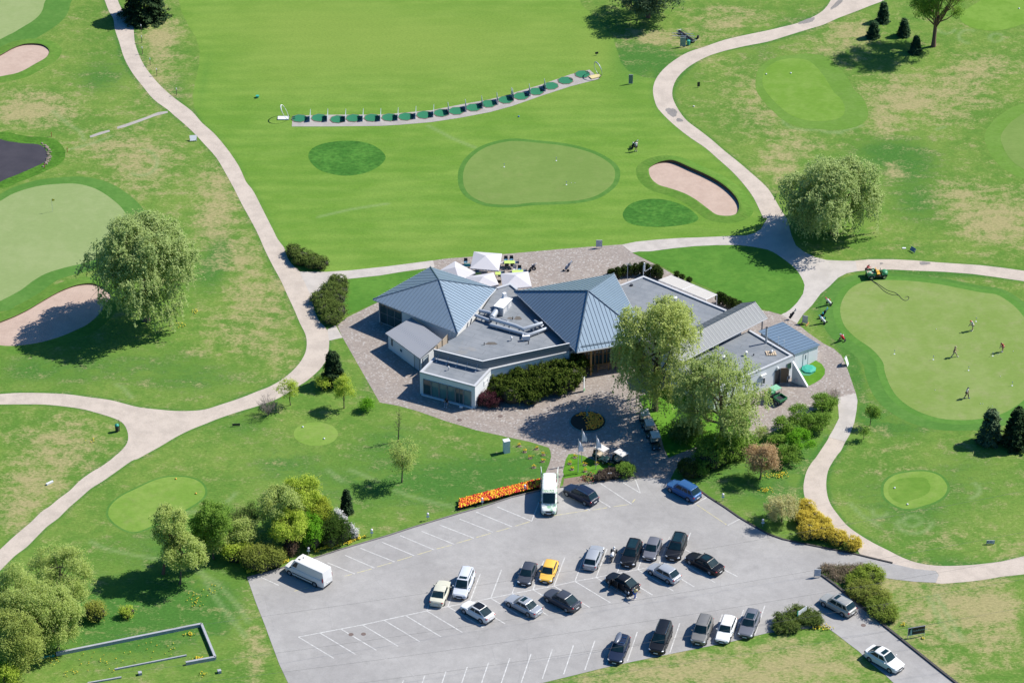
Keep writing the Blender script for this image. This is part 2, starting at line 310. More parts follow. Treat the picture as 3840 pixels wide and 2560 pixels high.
for nm, arr in (('track', track), ('fairway', sdf), ('dry', dry), ('lush', lush), ('yellow', yel)):
    at = me.attributes.new(nm, 'FLOAT', 'POINT'); at.data.foreach_set('value', arr.astype(np.float32))
G = NT('ground_grass', .95); G.b.inputs['Specular IOR Level'].default_value = .08
nA = G.noise(.09, 4, .6); nB = G.noise(.55, 5, .7); nC = G.noise(3.2, 5, .8, sc3=(.7, 1.25, 1, .25)); nD = G.noise(.28, 4, .65, sc3=(.5, 1.6, 1, .35))
rough_c = G.mix(G.ramp(G.math('MULTIPLY_ADD', nA, .5, G.math('MULTIPLY', nB, .5)), .38, .62), (.078, .162, .026), (.130, .202, .040))
lushf = G.ramp(G.math('ADD', G.math('MULTIPLY_ADD', nB, 2.2, -1.1), G.math('ADD', G.math('MULTIPLY_ADD', nC, 1.0, -.5), G.math('MULTIPLY_ADD', nD, 1.6, G.attr('lush')))), .95, 1.75)
rough_c = G.mix(lushf, rough_c, (.050, .136, .024))
dryf = G.ramp(G.math('ADD', G.math('MULTIPLY_ADD', nB, 2.6, G.math('MULTIPLY_ADD', nC, 2.2, -2.4)), G.math('MULTIPLY_ADD', nD, 1.8, G.math('MULTIPLY', G.attr('dry'), 1.02))), .95, 1.95)
rough_c = G.mix(dryf, rough_c, (.262, .238, .112))
mp = G.n('ShaderNodeMapping'); G.l(G.pos, mp.inputs[0]); mp.inputs['Rotation'].default_value = (0, 0, -.06)
wv = G.n('ShaderNodeTexWave', wave_type='BANDS', bands_direction='Y'); G.l(mp.outputs[0], wv.inputs[0]); wv.inputs['Scale'].default_value = .11
wv.inputs['Distortion'].default_value = 2.2; wv.inputs['Detail'].default_value = 2; wv.inputs['Detail Scale'].default_value = .5
fw = G.mix(G.ramp(G.math('MULTIPLY_ADD', nD, .5, G.math('MULTIPLY', nA, .5)), .38, .62), (.098, .196, .026), (.144, .236, .042))
fw = G.mix(G.math('MULTIPLY', wv.outputs['Fac'], .34), fw, (.083, .178, .026))
fw = G.mix(G.math('MULTIPLY', G.attr('yellow'), .75), fw, (.165, .236, .046))
fw = G.mix(G.math('MULTIPLY', G.attr('lush'), .55), fw, (.060, .158, .026))
col = G.mix(G.ramp(G.attr('fairway'), -.12, .12), rough_c, fw); col = G.mix(G.math('MULTIPLY', G.attr('track'), .55), col, (.185, .250, .105))
amp = G.math('MULTIPLY_ADD', G.ramp(G.attr('fairway'), -.12, .12), -.12, .30)
fac = G.math('MULTIPLY_ADD', G.math('SUBTRACT', nC, .5), G.math('MULTIPLY', amp, 5.0), 1.0)
sc = G.n('ShaderNodeVectorMath', operation='SCALE'); G.l(col, sc.inputs[0]); G.l(fac, sc.inputs['Scale'])
G.base(sc.outputs[0]); G.bump(nC, .35, .12)
me.materials.append(G.m)
gr = bpy.data.objects.new('ground', me); COL.objects.link(gr); tag(gr, kind='structure')
# ---- paved surfaces
def gravel(name, c, var=.08):
    t = NT(name, .95); a = t.noise(.45, 5, .7); b = t.noise(5, 5, .8); k = t.mix(t.ramp(a, .38, .66), c, tuple(x * .84 for x in c))
    k = t.bright(k, t.ramp(b, .25, .75), 1 - var, 1 + var); t.bump(b, .2, .03); return t.base(k)
M_path = gravel('path_gravel', (.425, .365, .312), .11)
M_conc = gravel('concrete_path', (.405, .372, .342), .06)
M_conc2 = gravel('mat_strip_concrete', (.31, .288, .270), .10)
t = NT('asphalt', .9); a = t.noise(.12, 4, .6); b = t.noise(5, 4, .8); c_ = t.noise(.7, 6, .75)
k = t.mix(t.ramp(a, .35, .65), (.256, .248, .243), (.296, .287, .280)); k = t.bright(k, t.ramp(b, .2, .8), .93, 1.07); k = t.bright(k, t.ramp(c_, .3, .7), .92, 1.07); k = t.mix(t.math('MULTIPLY', t.ramp(t.noise(.33, 5, .7), .56, .70), .30), k, (.18, .175, .17))
vo = t.n('ShaderNodeTexVoronoi', feature='DISTANCE_TO_EDGE'); vo.inputs['Scale'].default_value = .11; t.l(t.pos, vo.inputs['Vector'])
M_asph = t.base(t.mix(t.math('MULTIPLY', t.ramp(vo.outputs['Distance'], .004, .0), .35), k, (.17, .17, .175)))
t = NT('paving_setts', .9); vo = t.n('ShaderNodeTexVoronoi'); vo.inputs['Scale'].default_value = 4.6; t.l(t.pos, vo.inputs['Vector'])
se = t.n('ShaderNodeSeparateColor'); t.l(vo.outputs['Color'], se.inputs[0])
k = t.mix(se.outputs[0], (.212, .178, .156), (.290, .249, .220)); k = t.mix(t.math('MULTIPLY', t.ramp(se.outputs[1], .86, .9), .7), k, (.37, .35, .33)); k = t.mix(t.math('MULTIPLY', t.ramp(t.noise(.2, 3), .4, .7), .25), k, (.20, .18, .172))
vb = t.n('ShaderNodeTexVoronoi', feature='DISTANCE_TO_EDGE'); vb.inputs['Scale'].default_value = 4.6; t.l(t.pos, vb.inputs['Vector'])
M_pave = t.base(t.mix(t.math('MULTIPLY', t.ramp(vb.outputs['Distance'], .06, .0), .4), k, (.15, .13, .12)))
sheet('cart_path', path_left, .012, M_path); sheet('cart_path', path_right, .012, M_path); sheet('cart_path', path_se, .012, M_path); sheet('cart_path', path_east, .008, M_path)
sheet('paving', pavers, .008, M_pave); sheet('concrete_path', conc, .016, M_conc); sheet('concrete_path', conc2, .020, M_conc)
sheet('concrete_path', apron, .016, M_conc); sheet('concrete_path', apron2, .016, M_conc)
sheet('car_park', asphalt, .024, M_asph)
M_lawn = grass('lawn_grass', (.060, .158, .022), (.082, .188, .028), .13, .12)
M_lawn2 = grass('lawn_grass_fresh', (.072, .185, .016), (.095, .210, .024), .12, .2)
sheet('lawn', J(('t6', (620,341,850,316,1000,291,1120,283,1190,330,840,495,625,583,610,520,620,420))), .012, M_lawn)
lw2 = catmull(J(('t7', (822,160,950,151,1100,131,1250,116,1400,109,1550,109,1650,121)), ('t8', (0,141,60,171,130,221,190,271,230,331,248,380,238,440,198,500,148,550,88,580,0,555)), ('t7', (1680,535,1560,500,1400,425,1200,340,1000,240))), True, 2)
sheet('lawn', lw2, .020, M_lawn)
sheet('lawn', J(('f4', (170,660,420,700,560,760,760,840,1020,860,1320,950,1280,1040,760,1160,0,1265,-60,1100,10,800,80,670))), .020, M_lawn2)
sheet('lawn', J(('t7', (870,1140,1180,1050,1500,1150,1600,1230,1640,1340,1560,1400,1430,1435,1250,1490,1070,1560,1040,1500,1010,1390,960,1290,900,1230))), .020, M_lawn2)
sheet('lawn', J(('b8', (1250,1042,1330,1010,1440,945,1510,985,1550,1050,1545,1110,1500,1165,1430,1210,1352,1248))), .020, M_lawn2)
M_soil = gravel('flower_bed_soil', (.20, .145, .115), .25)
sheet('flower_bed', J(('f4', (-30,1268,300,1222,560,1180,760,1160,1000,1090,1280,1050,1620,1040,1640,1230,1400,1300,900,1355,480,1395,200,1420,-60,1450))), .030, M_soil)
# ---- mown greens, tees, rings of shorter and longer grass
M_green = grass('green_grass', (.190, .250, .098), (.215, .268, .115), .05, .08)
M_green_b = grass('practice_green_grass', (.124, .195, .047), (.142, .212, .055), .05, .08, dry=(.19, .215, .08), dryamt=.25)
M_green_r = grass('putting_green_grass', (.148, .218, .052), (.182, .240, .075), .06, .07, dry=(.23, .24, .115), dryamt=.5)
M_green_y = grass('tee_grass', (.128, .224, .036), (.165, .250, .052), .08, .12, dry=(.21, .22, .09), dryamt=.4)
M_collar = grass('collar_grass', (.062, .155, .028), (.082, .178, .036), .10, .15)
M_collar2 = grass('collar_grass_pale', (.098, .190, .030), (.115, .205, .040), .10, .15)
M_dark = grass('long_grass', (.036, .120, .018), (.060, .165, .026), .30, .25)
def ring(segs, k=4): return catmull(J(*segs), True, k)
G1 = ring([('t3', (0,965,150,975,300,990,420,1010,540,1045,630,1090,690,1140,705,1190,690,1250,640,1300,560,1345,450,1370,300,1380,150,1385)), ('t2', (1750,1400,1650,1398,1560,1385,1470,1340,1425,1280,1415,1210,1425,1150,1460,1090,1530,1030,1620,990))])
sheet('green_collar', offset(G1, .75), .006, M_collar); sheet('putting_green', G1, .012, M_green_b)
G2 = ring([('t8', (650,360,750,348,870,347,1000,355,1150,372,1300,400,1450,430,1560,445,1640,490,1700,540,1750,600,1840,730,1880,900,1840,1070,1750,1165,1650,1235,1550,1275,1400,1300,1250,1300,1130,1280,1000,1230,900,1160,840,1080,800,980,790,920,760,870,700,810,600,740,530,670,500,600,495,530,520,460,570,400))])
sheet('green_collar', offset(G2, 2.3, lambda n: .75 + .4 * max(0, -n.x) + .3 * max(0, -n.y)), .004, M_collar); sheet('green_collar', offset(G2, 1.0), .0065, grass('collar_grass_mid', (.070, .172, .028), (.088, .195, .036), .08, .2)); sheet('putting_green', G2, .012, M_green_r)
G3 = ring([('t4', (-20,480,50,425,130,402,220,402,290,425,350,480,400,550,450,630,500,680,525,740,510,790,450,820,350,830,250,822,150,785,80,730,20,670,-30,600,-38,540))])
sheet('green_collar', offset(G3, 2.6, lambda n: .4 + .9 * max(0, n.x) + .5 * max(0, -n.y)), .004, M_collar2); sheet('tee', G3, .012, grass('tee_grass_bright', (.115, .215, .030), (.145, .240, .045), .08, .12))
G4 = ring([('t4', (1310,120,1350,70,1430,20,1500,-20,1700,-60,1860,40,1850,120,1750,165,1650,195,1540,213,1430,200,1350,170))]); sheet('tee', G4, .012, grass('tee_grass_corner', (.110, .210, .028), (.140, .240, .04), .08, .12))
G5 = ring([('t4', (1790,760,1680,820,1620,880,1590,940,1610,1010,1650,1080,1720,1140,1830,1180,1950,1100,1980,900,1900,780))]); sheet('green_collar', offset(G5, 2.4), .004, M_collar2); sheet('putting_green', G5, .012, M_green_b)
G6 = ring([('t1', (-60,1395,0,1375,100,1320,250,1275,400,1258,530,1258,650,1290,750,1350,830,1420,880,1500,895,1590)), ('t5', (860,60,800,115,700,180,600,225,450,260,320,300,230,350,150,410,80,450,0,490,-60,515,-140,300,-160,0))])
sheet('green_collar', offset(G6, 2.2, lambda n: .9 + .35 * n.x), .004, M_collar); sheet('putting_green', G6, .012, M_green)
G7 = ring([('t1', (-60,-60,290,-40,300,30,280,90,230,140,150,190,60,240,-60,275,-120,100))])
sheet('green_collar', offset(G7, 4.2), .004, M_collar); sheet('putting_green', G7, .012, M_green)
def ellr(t, cx, cy, rx, ry, n=28, jit=0): return [P(t, cx + rx * math.cos(2 * math.pi * k / n), cy - ry * math.sin(2 * math.pi * k / n)) for k in range(n)]
sheet('tee', ellr('t6', 408, 1398, 152, 82), .012, M_green_y)
G9 = ring([('u1', (740,400,760,350,830,290,930,240,1050,185,1150,160,1260,160,1340,180,1390,220,1400,280,1340,340,1200,420,1050,490,950,530,880,530,800,490,750,440))])
sheet('green_collar', offset(G9, .28), .004, M_collar); sheet('tee', G9, .012, M_green_y)
G10 = ring([('u4', (790,260,800,200,860,150,960,127,1080,122,1170,150,1215,200,1225,240,1200,290,1140,330,1050,360,960,378,880,360,810,310))])
sheet('green_collar', offset(G10, .35), .004, M_collar); sheet('tee', G10, .012, M_green_y); sheet('tee', offset(G10, -1.5, lambda n: .9 + .5 * n.x), .016, grass('tee_grass_inner', (.095, .190, .026), (.125, .215, .036), .08, .12))
sheet('rough_patch', ring([('t2', (358,1065,380,1020,450,985,560,966,680,965,780,985,850,1025,886,1070,870,1110,820,1150,740,1185,620,1202,520,1190,430,1160,375,1110))]), .010, M_dark)
sheet('rough_patch', ring([('t3', (757,1470,780,1420,830,1385,920,1362,1020,1362,1120,1385,1200,1420,1262,1470,1272,1500,1230,1525,1120,1545,1000,1552,880,1545,790,1520))]), .010, M_dark)
# ---- bunkers, each a sunken-looking sand floor with its turf lip
t = NT('bunker_sand', .95); a = t.noise(.5, 3); 
wv = t.n('ShaderNodeTexWave', wave_type='RINGS', rings_direction='SPHERICAL'); wv.inputs['Scale'].default_value = .9; wv.inputs['Distortion'].default_value = 6; wv.inputs['Detail'].default_value = 3; wv.inputs['Detail Scale'].default_value = .35; t.l(t.pos, wv.inputs[0])
k = t.mix(t.ramp(a, .3, .7), (.355, .262, .212), (.395, .298, .243)); nz_ = t.noise(1.6, 5, .7); k = t.bright(k, t.ramp(nz_, .3, .7), .95, 1.05); k = t.bright(k, wv.outputs['Fac'], .985, 1.015); t.bump(nz_, .25, .08)
M_sand = t.base(k)
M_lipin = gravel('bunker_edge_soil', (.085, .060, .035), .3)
def bunker(rg, hfun):
    root = sheet('bunker', rg, .014, M_sand)
    n = len(rg); off1 = offset(rg, .25); off2 = offset(rg, 2.2); b = MB(); vs = []
    a = sum(rg[i].x * rg[(i + 1) % n].y - rg[(i + 1) % n].x * rg[i].y for i in range(n)); sg = 1 if a > 0 else -1
    for i in range(n):
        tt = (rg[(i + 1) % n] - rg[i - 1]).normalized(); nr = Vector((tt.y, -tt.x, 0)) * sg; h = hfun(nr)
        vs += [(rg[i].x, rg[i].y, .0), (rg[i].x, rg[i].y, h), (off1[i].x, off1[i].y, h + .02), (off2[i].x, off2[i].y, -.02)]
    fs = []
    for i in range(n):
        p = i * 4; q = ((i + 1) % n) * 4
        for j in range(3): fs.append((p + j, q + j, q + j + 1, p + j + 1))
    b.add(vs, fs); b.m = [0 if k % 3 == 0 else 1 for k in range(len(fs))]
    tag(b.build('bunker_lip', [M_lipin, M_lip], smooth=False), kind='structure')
M_lip = grass('bunker_bank_grass', (.075, .165, .024), (.100, .185, .032), .15, .3)
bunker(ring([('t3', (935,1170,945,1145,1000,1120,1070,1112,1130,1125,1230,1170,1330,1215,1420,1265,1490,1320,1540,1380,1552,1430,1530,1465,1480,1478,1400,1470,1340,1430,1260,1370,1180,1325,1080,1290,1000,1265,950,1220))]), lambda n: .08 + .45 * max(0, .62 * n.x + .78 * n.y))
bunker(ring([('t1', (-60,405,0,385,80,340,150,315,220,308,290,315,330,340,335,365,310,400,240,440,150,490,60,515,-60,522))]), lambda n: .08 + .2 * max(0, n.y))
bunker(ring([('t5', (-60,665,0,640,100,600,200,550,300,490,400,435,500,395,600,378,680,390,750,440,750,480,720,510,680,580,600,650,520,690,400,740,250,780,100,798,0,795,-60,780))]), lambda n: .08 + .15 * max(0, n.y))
# ---- pond
t = NT('pond_water', .12); t.b.inputs['Specular IOR Level'].default_value = .3; t.bump(t.noise(3, 3), .08, .03); M_water = t.base(t.mix(t.noise(.4, 3), (.036, .030, .031), (.070, .060, .062)))
pond = ring([('t1', (-60,965,60,968,150,980,240,985,290,1000,320,1040,325,1080,300,1110,230,1145,150,1180,60,1215,-60,1240))])
sheet('pond_water', pond, .012, M_water)
sheet('pond_bank', offset(pond, 1.7, lambda n: 1 + .5 * max(0, n.x) + .2 * n.y), .004, grass('pond_bank_grass', (.045, .125, .014), (.07, .165, .02), .3, .4))

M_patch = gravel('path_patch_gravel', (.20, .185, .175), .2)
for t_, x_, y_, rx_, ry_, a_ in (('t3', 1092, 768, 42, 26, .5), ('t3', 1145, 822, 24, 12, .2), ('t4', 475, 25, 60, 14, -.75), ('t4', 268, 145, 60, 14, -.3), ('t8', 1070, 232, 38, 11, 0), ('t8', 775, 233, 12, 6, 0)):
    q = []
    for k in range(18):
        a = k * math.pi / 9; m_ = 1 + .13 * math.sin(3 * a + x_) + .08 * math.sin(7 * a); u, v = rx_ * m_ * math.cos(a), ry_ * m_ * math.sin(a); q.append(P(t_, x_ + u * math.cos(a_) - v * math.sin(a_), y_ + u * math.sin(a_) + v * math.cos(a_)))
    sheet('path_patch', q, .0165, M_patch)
# ================================================================== CLUBHOUSE
M_wall = pm('white_render', (.62, .64, .66), .9, 0, .05, .8)
M_cop = pm('coping_metal', (.42, .43, .45), .5, .0, .06, 2)
M_trim = pm('white_trim', (.66, .66, .67), .6, 0, .04, 2)
M_frame = pm('grey_frame', (.16, .18, .20), .5, 0, .05, 2)
M_steel = pm('galvanised_steel', (.40, .43, .47), .38, .25, .08, 2)
M_dark = globals()['M_dark']
M_black = pm('black_metal', (.025, .025, .03), .5, 0, .1, 4)
M_wood = pm('orange_timber', (.38, .19, .06), .6, 0, .15, 3)
M_woodp = pm('pale_timber', (.45, .36, .26), .8, 0, .12, 3)
t = NT('window_glass', .05); t.b.inputs['Specular IOR Level'].default_value = .7; M_glass = t.base(t.mix(t.noise(.6, 2), (.020, .055, .065), (.045, .085, .09)))
t = NT('blind_glass', .12); M_glassb = t.base(t.mix(t.noise(.8, 2), (.06, .15, .16), (.09, .19, .20)))
def metalroof(n, c, seam_shade_c, met=.38, ro=.44):
    t = NT(n, ro, met); t.b.inputs['Specular IOR Level'].default_value = .45; f = t.noise(.35, 4); g = t.noise(3, 3)
    k = t.bright(c, f, .9, 1.1); k = t.bright(k, g, .96, 1.04); return t.base(k), pm(n + '_seam', seam_shade_c, .4, .2, .05)  # seam colour darkened to stand in for the shadow along the ribs
M_roofA, M_seamA = metalroof('blue_grey_metal_roof', (.195, .262, .330), (.095, .135, .18))
M_roofC, M_seamC = metalroof('pale_grey_metal_roof', (.135, .148, .165), (.06, .075, .09), 0, .6)
t = NT('grey_roofing_felt', .9); a = t.noise(.35, 4, .65); b = t.noise(5, 4, .8); k = t.mix(t.ramp(a, .3, .7), (.150, .168, .190), (.200, .215, .235))
br = t.n('ShaderNodeTexBrick'); br.inputs['Scale'].default_value = 1; br.inputs['Brick Width'].default_value = 6; br.inputs['Row Height'].default_value = 1.0; br.inputs['Mortar Size'].default_value = .03; br.inputs['Color1'].default_value = br.inputs['Color2'].default_value = (1, 1, 1, 1); br.inputs['Mortar'].default_value = (.72, .72, .72, 1)
mp = t.n('ShaderNodeMapping'); mp.inputs['Rotation'].default_value = (0, 0, .45); t.l(t.pos, mp.inputs[0]); t.l(mp.outputs[0], br.inputs[0])
k = t.bright(k, t.ramp(b, .2, .8), .93, 1.07); k = t.mix(1.0, k, br.outputs['Color'], 'MULTIPLY'); k = t.mix(t.math('MULTIPLY', t.ramp(t.noise(.22, 3), .62, .72), .35), k, (.24, .22, .19)); M_felt = t.base(k)
t = NT('dimpled_roof_tiles', .6); vo = t.n('ShaderNodeTexVoronoi'); vo.inputs['Scale'].default_value = 2.9; vo.inputs['Randomness'].default_value = 0; mp = t.n('ShaderNodeMapping'); mp.inputs['Rotation'].default_value = (0, 0, .62); t.l(t.pos, mp.inputs[0]); t.l(mp.outputs[0], vo.inputs[0])
M_tile = t.base(t.mix(t.ramp(vo.outputs['Distance'], .32, .18), (.235, .245, .27), (.165, .18, .21)))
t = NT('louvre_boards', .6); wv = t.n('ShaderNodeTexWave', wave_type='BANDS', bands_direction='Z'); wv.inputs['Scale'].default_value = 1.1; wv.inputs['Distortion'].default_value = .6; t.l(t.pos, wv.inputs[0]); M_louv = t.base(t.mix(wv.outputs['Fac'], (.105, .115, .13), (.26, .275, .29)))
club = thing('clubhouse', 'large white clubhouse with blue grey metal pavilion roofs and flat roofs', 'building', P('t7', 0, 560))
def V2(p, z): return Vector((p.x, p.y, z))
def seam_panel(mb, poly, e0, e1, sp=.52, th=.05, hh=.038):
    """thin roof slab with standing seams square to the eave e0-e1 (material 0 sheet, 1 seam)"""
    mb.cur = 0; poly = [Vector(p) for p in poly]
    nr = Vector((0, 0, 0))
    for i in range(1, len(poly) - 1): nr += (poly[i] - poly[0]).cross(poly[i + 1] - poly[0])
    nr.normalize(); nr = -nr if nr.z < 0 else nr
    a = (Vector(e1) - Vector(e0)).normalized(); b = nr.cross(a).normalized()
    n = len(poly); q = [p - nr * th for p in poly]
    mb.add([tuple(p) for p in poly] + [tuple(p) for p in q], [tuple(range(n)), tuple(range(2 * n - 1, n - 1, -1))] + [(i, n + i, n + (i + 1) % n, (i + 1) % n) for i in range(n)])
    uv = [((p - poly[0]).dot(a), (p - poly[0]).dot(b)) for p in poly]
    u0 = min(x for x, _ in uv); u1 = max(x for x, _ in uv); k = u0 + sp * .5; mb.cur = 1
    while k < u1:
        ys = []
        for i in range(n):
            (xa, ya), (xb, yb) = uv[i], uv[(i + 1) % n]
            if (xa > k) != (xb > k): ys.append(ya + (yb - ya) * (k - xa) / (xb - xa))
        if len(ys) >= 2:
            lo, hi = min(ys) + .03, max(ys) - .03
            if hi - lo > .1:
                c = [poly[0] + a * (k + s * .022) + b * y for s, y in ((-1, lo), (1, lo), (1, hi), (-1, hi))]
                mb.add([tuple(p + nr * .001) for p in c] + [tuple(p + nr * hh) for p in c], [(4, 5, 6, 7), (0, 1, 5, 4), (1, 2, 6, 5), (2, 3, 7, 6), (3, 0, 4, 7)])
        k += sp
    mb.cur = 0
def ridge(mb, a, b, w=.09): mb.cur = 1; mb.tube([Vector(a) + Vector((0, 0, .03)), Vector(b) + Vector((0, 0, .03))], w, 6); mb.cur = 0
def inset(poly, d):
    c = sum(poly, Vector()) / len(poly); r = offset(poly, -d); return r
def pavilion(corners, apex, mats, wall_in, zw):
    """hipped roof of four seamed faces, ridge caps, gutter; walls under it"""
    n = len(corners); kids = []
    rb = MB()
    for i in range(n):
        a, b = corners[i], corners[(i + 1) % n]
        f = MB(); seam_panel(rb, [a, b, apex], a, b)
    for c in corners: ridge(rb, c, apex)
    rf = rb.build('roof', mats, club, world=True)
    gb = MB()
    for i in range(n):
        a, b = corners[i], corners[(i + 1) % n]; gb.tube([a + Vector((0, 0, -.10)), b + Vector((0, 0, -.10))], .085, 6)
    g = gb.build('gutter', M_cop, rf); g.location = -club.location
    w = MB(); w.prism([V2(p, 0) for p in inset(corners, wall_in)], 0, zw); w.build('wall', M_wall, club, world=True)
# --- west pavilion
ZA = 3.75; A = [P('b5', 215, 735, ZA), P('b5', 998, 292, ZA), P('b5', 1900, 585, ZA), P('b5', 1370, 1200, ZA)]; apA = P('b5', 1115, 470, 6.0)
pavilion(A, apA, [M_roofA, M_seamA], .75, ZA - .12)
IA = inset(A, .75)
def on_wall(p0, p1, f0, f1, z0, z1, out=.02, flip=1):
    """rectangle on the wall p0-p1 between fractions f0,f1, proud by out; returns 4 points"""
    d = (p1 - p0); d.z = 0; L = d.length; d.normalize(); nr = Vector((d.y, -d.x, 0)) * flip
    a = V2(p0, 0) + d * (L * f0) + nr * out; b = V2(p0, 0) + d * (L * f1) + nr * out
    return [a + Vector((0, 0, z0)), b + Vector((0, 0, z0)), b + Vector((0, 0, z1)), a + Vector((0, 0, z1))], nr, d
def window(p0, p1, f0, f1, z0, z1, flip=1, bars=(1, 1), glass=None, name='window', parent=None, fr=None, dep=.06):
    q, nr, d = on_wall(p0, p1, f0, f1, z0, z1, .004, flip)
    fb = MB(); a, b, c, e = q; W = (b - a).length; H = z1 - z0
    def bar(u0, u1, v0, v1, pr=dep):
        s = [a + d * u0 + Vector((0, 0, v0)), a + d * u1 + Vector((0, 0, v0)), a + d * u1 + Vector((0, 0, v1)), a + d * u0 + Vector((0, 0, v1))]
        fb.add([tuple(p) for p in s] + [tuple(p + nr * pr) for p in s], [(4, 5, 6, 7), (0, 1, 5, 4), (1, 2, 6, 5), (2, 3, 7, 6), (3, 0, 4, 7)])
    t_ = .06
    bar(0, W, 0, t_); bar(0, W, H - t_, H); bar(0, t_, t_, H - t_); bar(W - t_, W, t_, H - t_)
    for i in range(1, bars[0]): bar(W * i / bars[0] - t_ / 2, W * i / bars[0] + t_ / 2, t_, H - t_, dep - .004)
    for i in range(1, bars[1]): bar(t_, W - t_, H * i / bars[1] - t_ / 2, H * i / bars[1] + t_ / 2, dep - .008)
    w_ = fb.build(name, fr or M_frame, parent or club, world=not parent)
    g = MB(); g.poly([p + nr * .02 for p in q]); go = g.build('pane', glass or M_glass, w_); go.location = -club.location
    return w_
# front-left wall of the west pavilion: IA[0] (left) to IA[3] (bottom)
window(IA[0], IA[3], .02, .30, .12, 3.3, flip=1, bars=(3, 2)); window(IA[1], IA[0], .55, .97, .12, 3.3, flip=1, bars=(3, 2))
b = MB(); b.tube([P('b5', 300, 790, 3.5), V2(P('b5', 318, 1085, 0), .0)], .09, 8); b.build('post', M_frame, club, world=True)
# --- annex with the dimpled tile roof
X1, X2, X3, X4 = P('b5', 380, 1200, 2.45), P('b5', 740, 985, 3.1), P('b5', 1160, 1285, 3.1), P('b5', 855, 1548, 2.45)
rb = MB(); rb.slab([X1, X4, X3, X2], .12); an = rb.build('roof', M_tile, club, world=True)
ann = inset([X1, X2, X3, X4], .4); w_ = MB(); w_.prism([V2(p, 0) for p in ann], 0, 2.3); w_.build('wall', M_wall, club, world=True)
def seg_pt(p0, p1, f): return p0 + (p1 - p0) * f
wa, wb = ann[0], ann[3]
window(wa, wb, .10, .14, .9, 1.9)
q, nr, d = on_wall(wa, wb, .40, .44, 1.2, 1.2, .03); c = q[0]
b = MB(); b.tube([c + (d * math.cos(k * math.pi / 8) + Vector((0, 0, 1)) * math.sin(k * math.pi / 8)) * .27 for k in range(17)], .045, 6, False); rw = b.build('round_window', M_trim, club, world=True)
b = MB(); b.poly([c + nr * .01 + (d * math.cos(k * math.pi / 8) + Vector((0, 0, 1)) * math.sin(k * math.pi / 8)) * .26 for k in range(16)]); g = b.build('pane', M_glass, rw); g.location = -club.location
window(wa, wb, .80, .97, .02, 2.1, name='door', glass=pm('pale_door', (.40, .46, .5), .6)); window(wb, ann[2], .08, .4, .02, 2.1, name='door', glass=pm('pale_door', (.4, .46, .5), .6))
# --- low white block with the glazed front and the flat roofs between pavilions
ZR = 3.28; ZP = 3.5
blk = [P('b6', 248, 480, ZP), P('b6', 945, 665, ZP), P('b6', 1145, 450, ZP), P('b6', 2130, 228, ZP)]
core = [P('b5', 1900, 590, ZR), P('b5', 2100, 530, ZR), P('b5', 2200, 610, ZR)]
flat1 = [blk[0], blk[1], blk[2], blk[3], P('t7', 560, 700, ZP), P('t7', 330, 480, ZP), core[2], core[1], core[0], P('b5', 1620, 1000, ZP), P('b5', 1340, 1240, ZP), P('b5', 1235, 1290, ZP), P('b5', 1043, 1452, ZP), P('b6', 425, 300, ZP)]
flat1 = [V2(p, 0) for p in flat1]
b = MB(); b.prism(flat1, 0, ZR); ob = b.build('flat_roof', [M_wall, M_felt], club, world=True)
for p_ in ob.data.polygons:
    if p_.normal.z > .9: p_.material_index = 1
def coping(pts, w=.30, z0=ZR - .02, z1=ZP, m=M_cop, name='parapet', closed=False):
    mb = MB(); n = len(pts); pts = [V2(p, 0) for p in pts]; seq = range(n if closed else n - 1)
    nrm = []
    for i in range(n):
        pr = pts[i - 1] if (closed or i > 0) else None; nx_ = pts[(i + 1) % n] if (closed or i < n - 1) else None
        ds = [(b_ - a_).normalized() for a_, b_ in ((pr, pts[i]), (pts[i], nx_)) if a_ is not None and b_ is not None]
        m_ = [Vector((-d_.y, d_.x, 0)) for d_ in ds]; s_ = sum(m_, Vector()).normalized(); nrm.append(s_ / max(.35, s_.dot(m_[0])))
    for i in seq:
        j = (i + 1) % n; a_, b_, c_, d_ = pts[i] - nrm[i] * .02, pts[j] - nrm[j] * .02, pts[j] + nrm[j] * w, pts[i] + nrm[i] * w
        mb.add([(p.x, p.y, z) for z in (z0, z1) for p in (a_, b_, c_, d_)], [(4, 5, 6, 7), (0, 1, 5, 4), (2, 3, 7, 6), (1, 2, 6, 5), (3, 0, 4, 7)])
    return mb.build(name, m, club, world=True)
coping([P('b5', 1043, 1452, 0)] if 0 else [flat1[-1], flat1[0], flat1[1], flat1[2], flat1[3]])
coping([flat1[6], flat1[7], flat1[8]], w=.35)
# glazed front of the block
p0, p1 = flat1[0], flat1[1]
for k in range(6): window(p0, p1, .065 + k * .146, .065 + (k + 1) * .146 - .008, .22, 2.55, glass=M_glassb if k not in (0, 4) else M_glass, name='door' if k == 4 else 'window', bars=(2, 1) if k == 4 else (1, 1), dep=.09)
window(p1, flat1[2], .55, .78, 2.1, 2.75, bars=(1, 1), fr=M_trim, glass=M_wall)
b = MB(); q, nr, d = on_wall(p0, p1, .04, .97, .0, .14, .0); b.add([tuple(p) for p in q] + [tuple(p + nr * .25) for p in q], [(4, 5, 6, 7), (0, 1, 5, 4), (1, 2, 6, 5), (2, 3, 7, 6), (3, 0, 4, 7)]); b.build('step', M_trim, club, world=True)
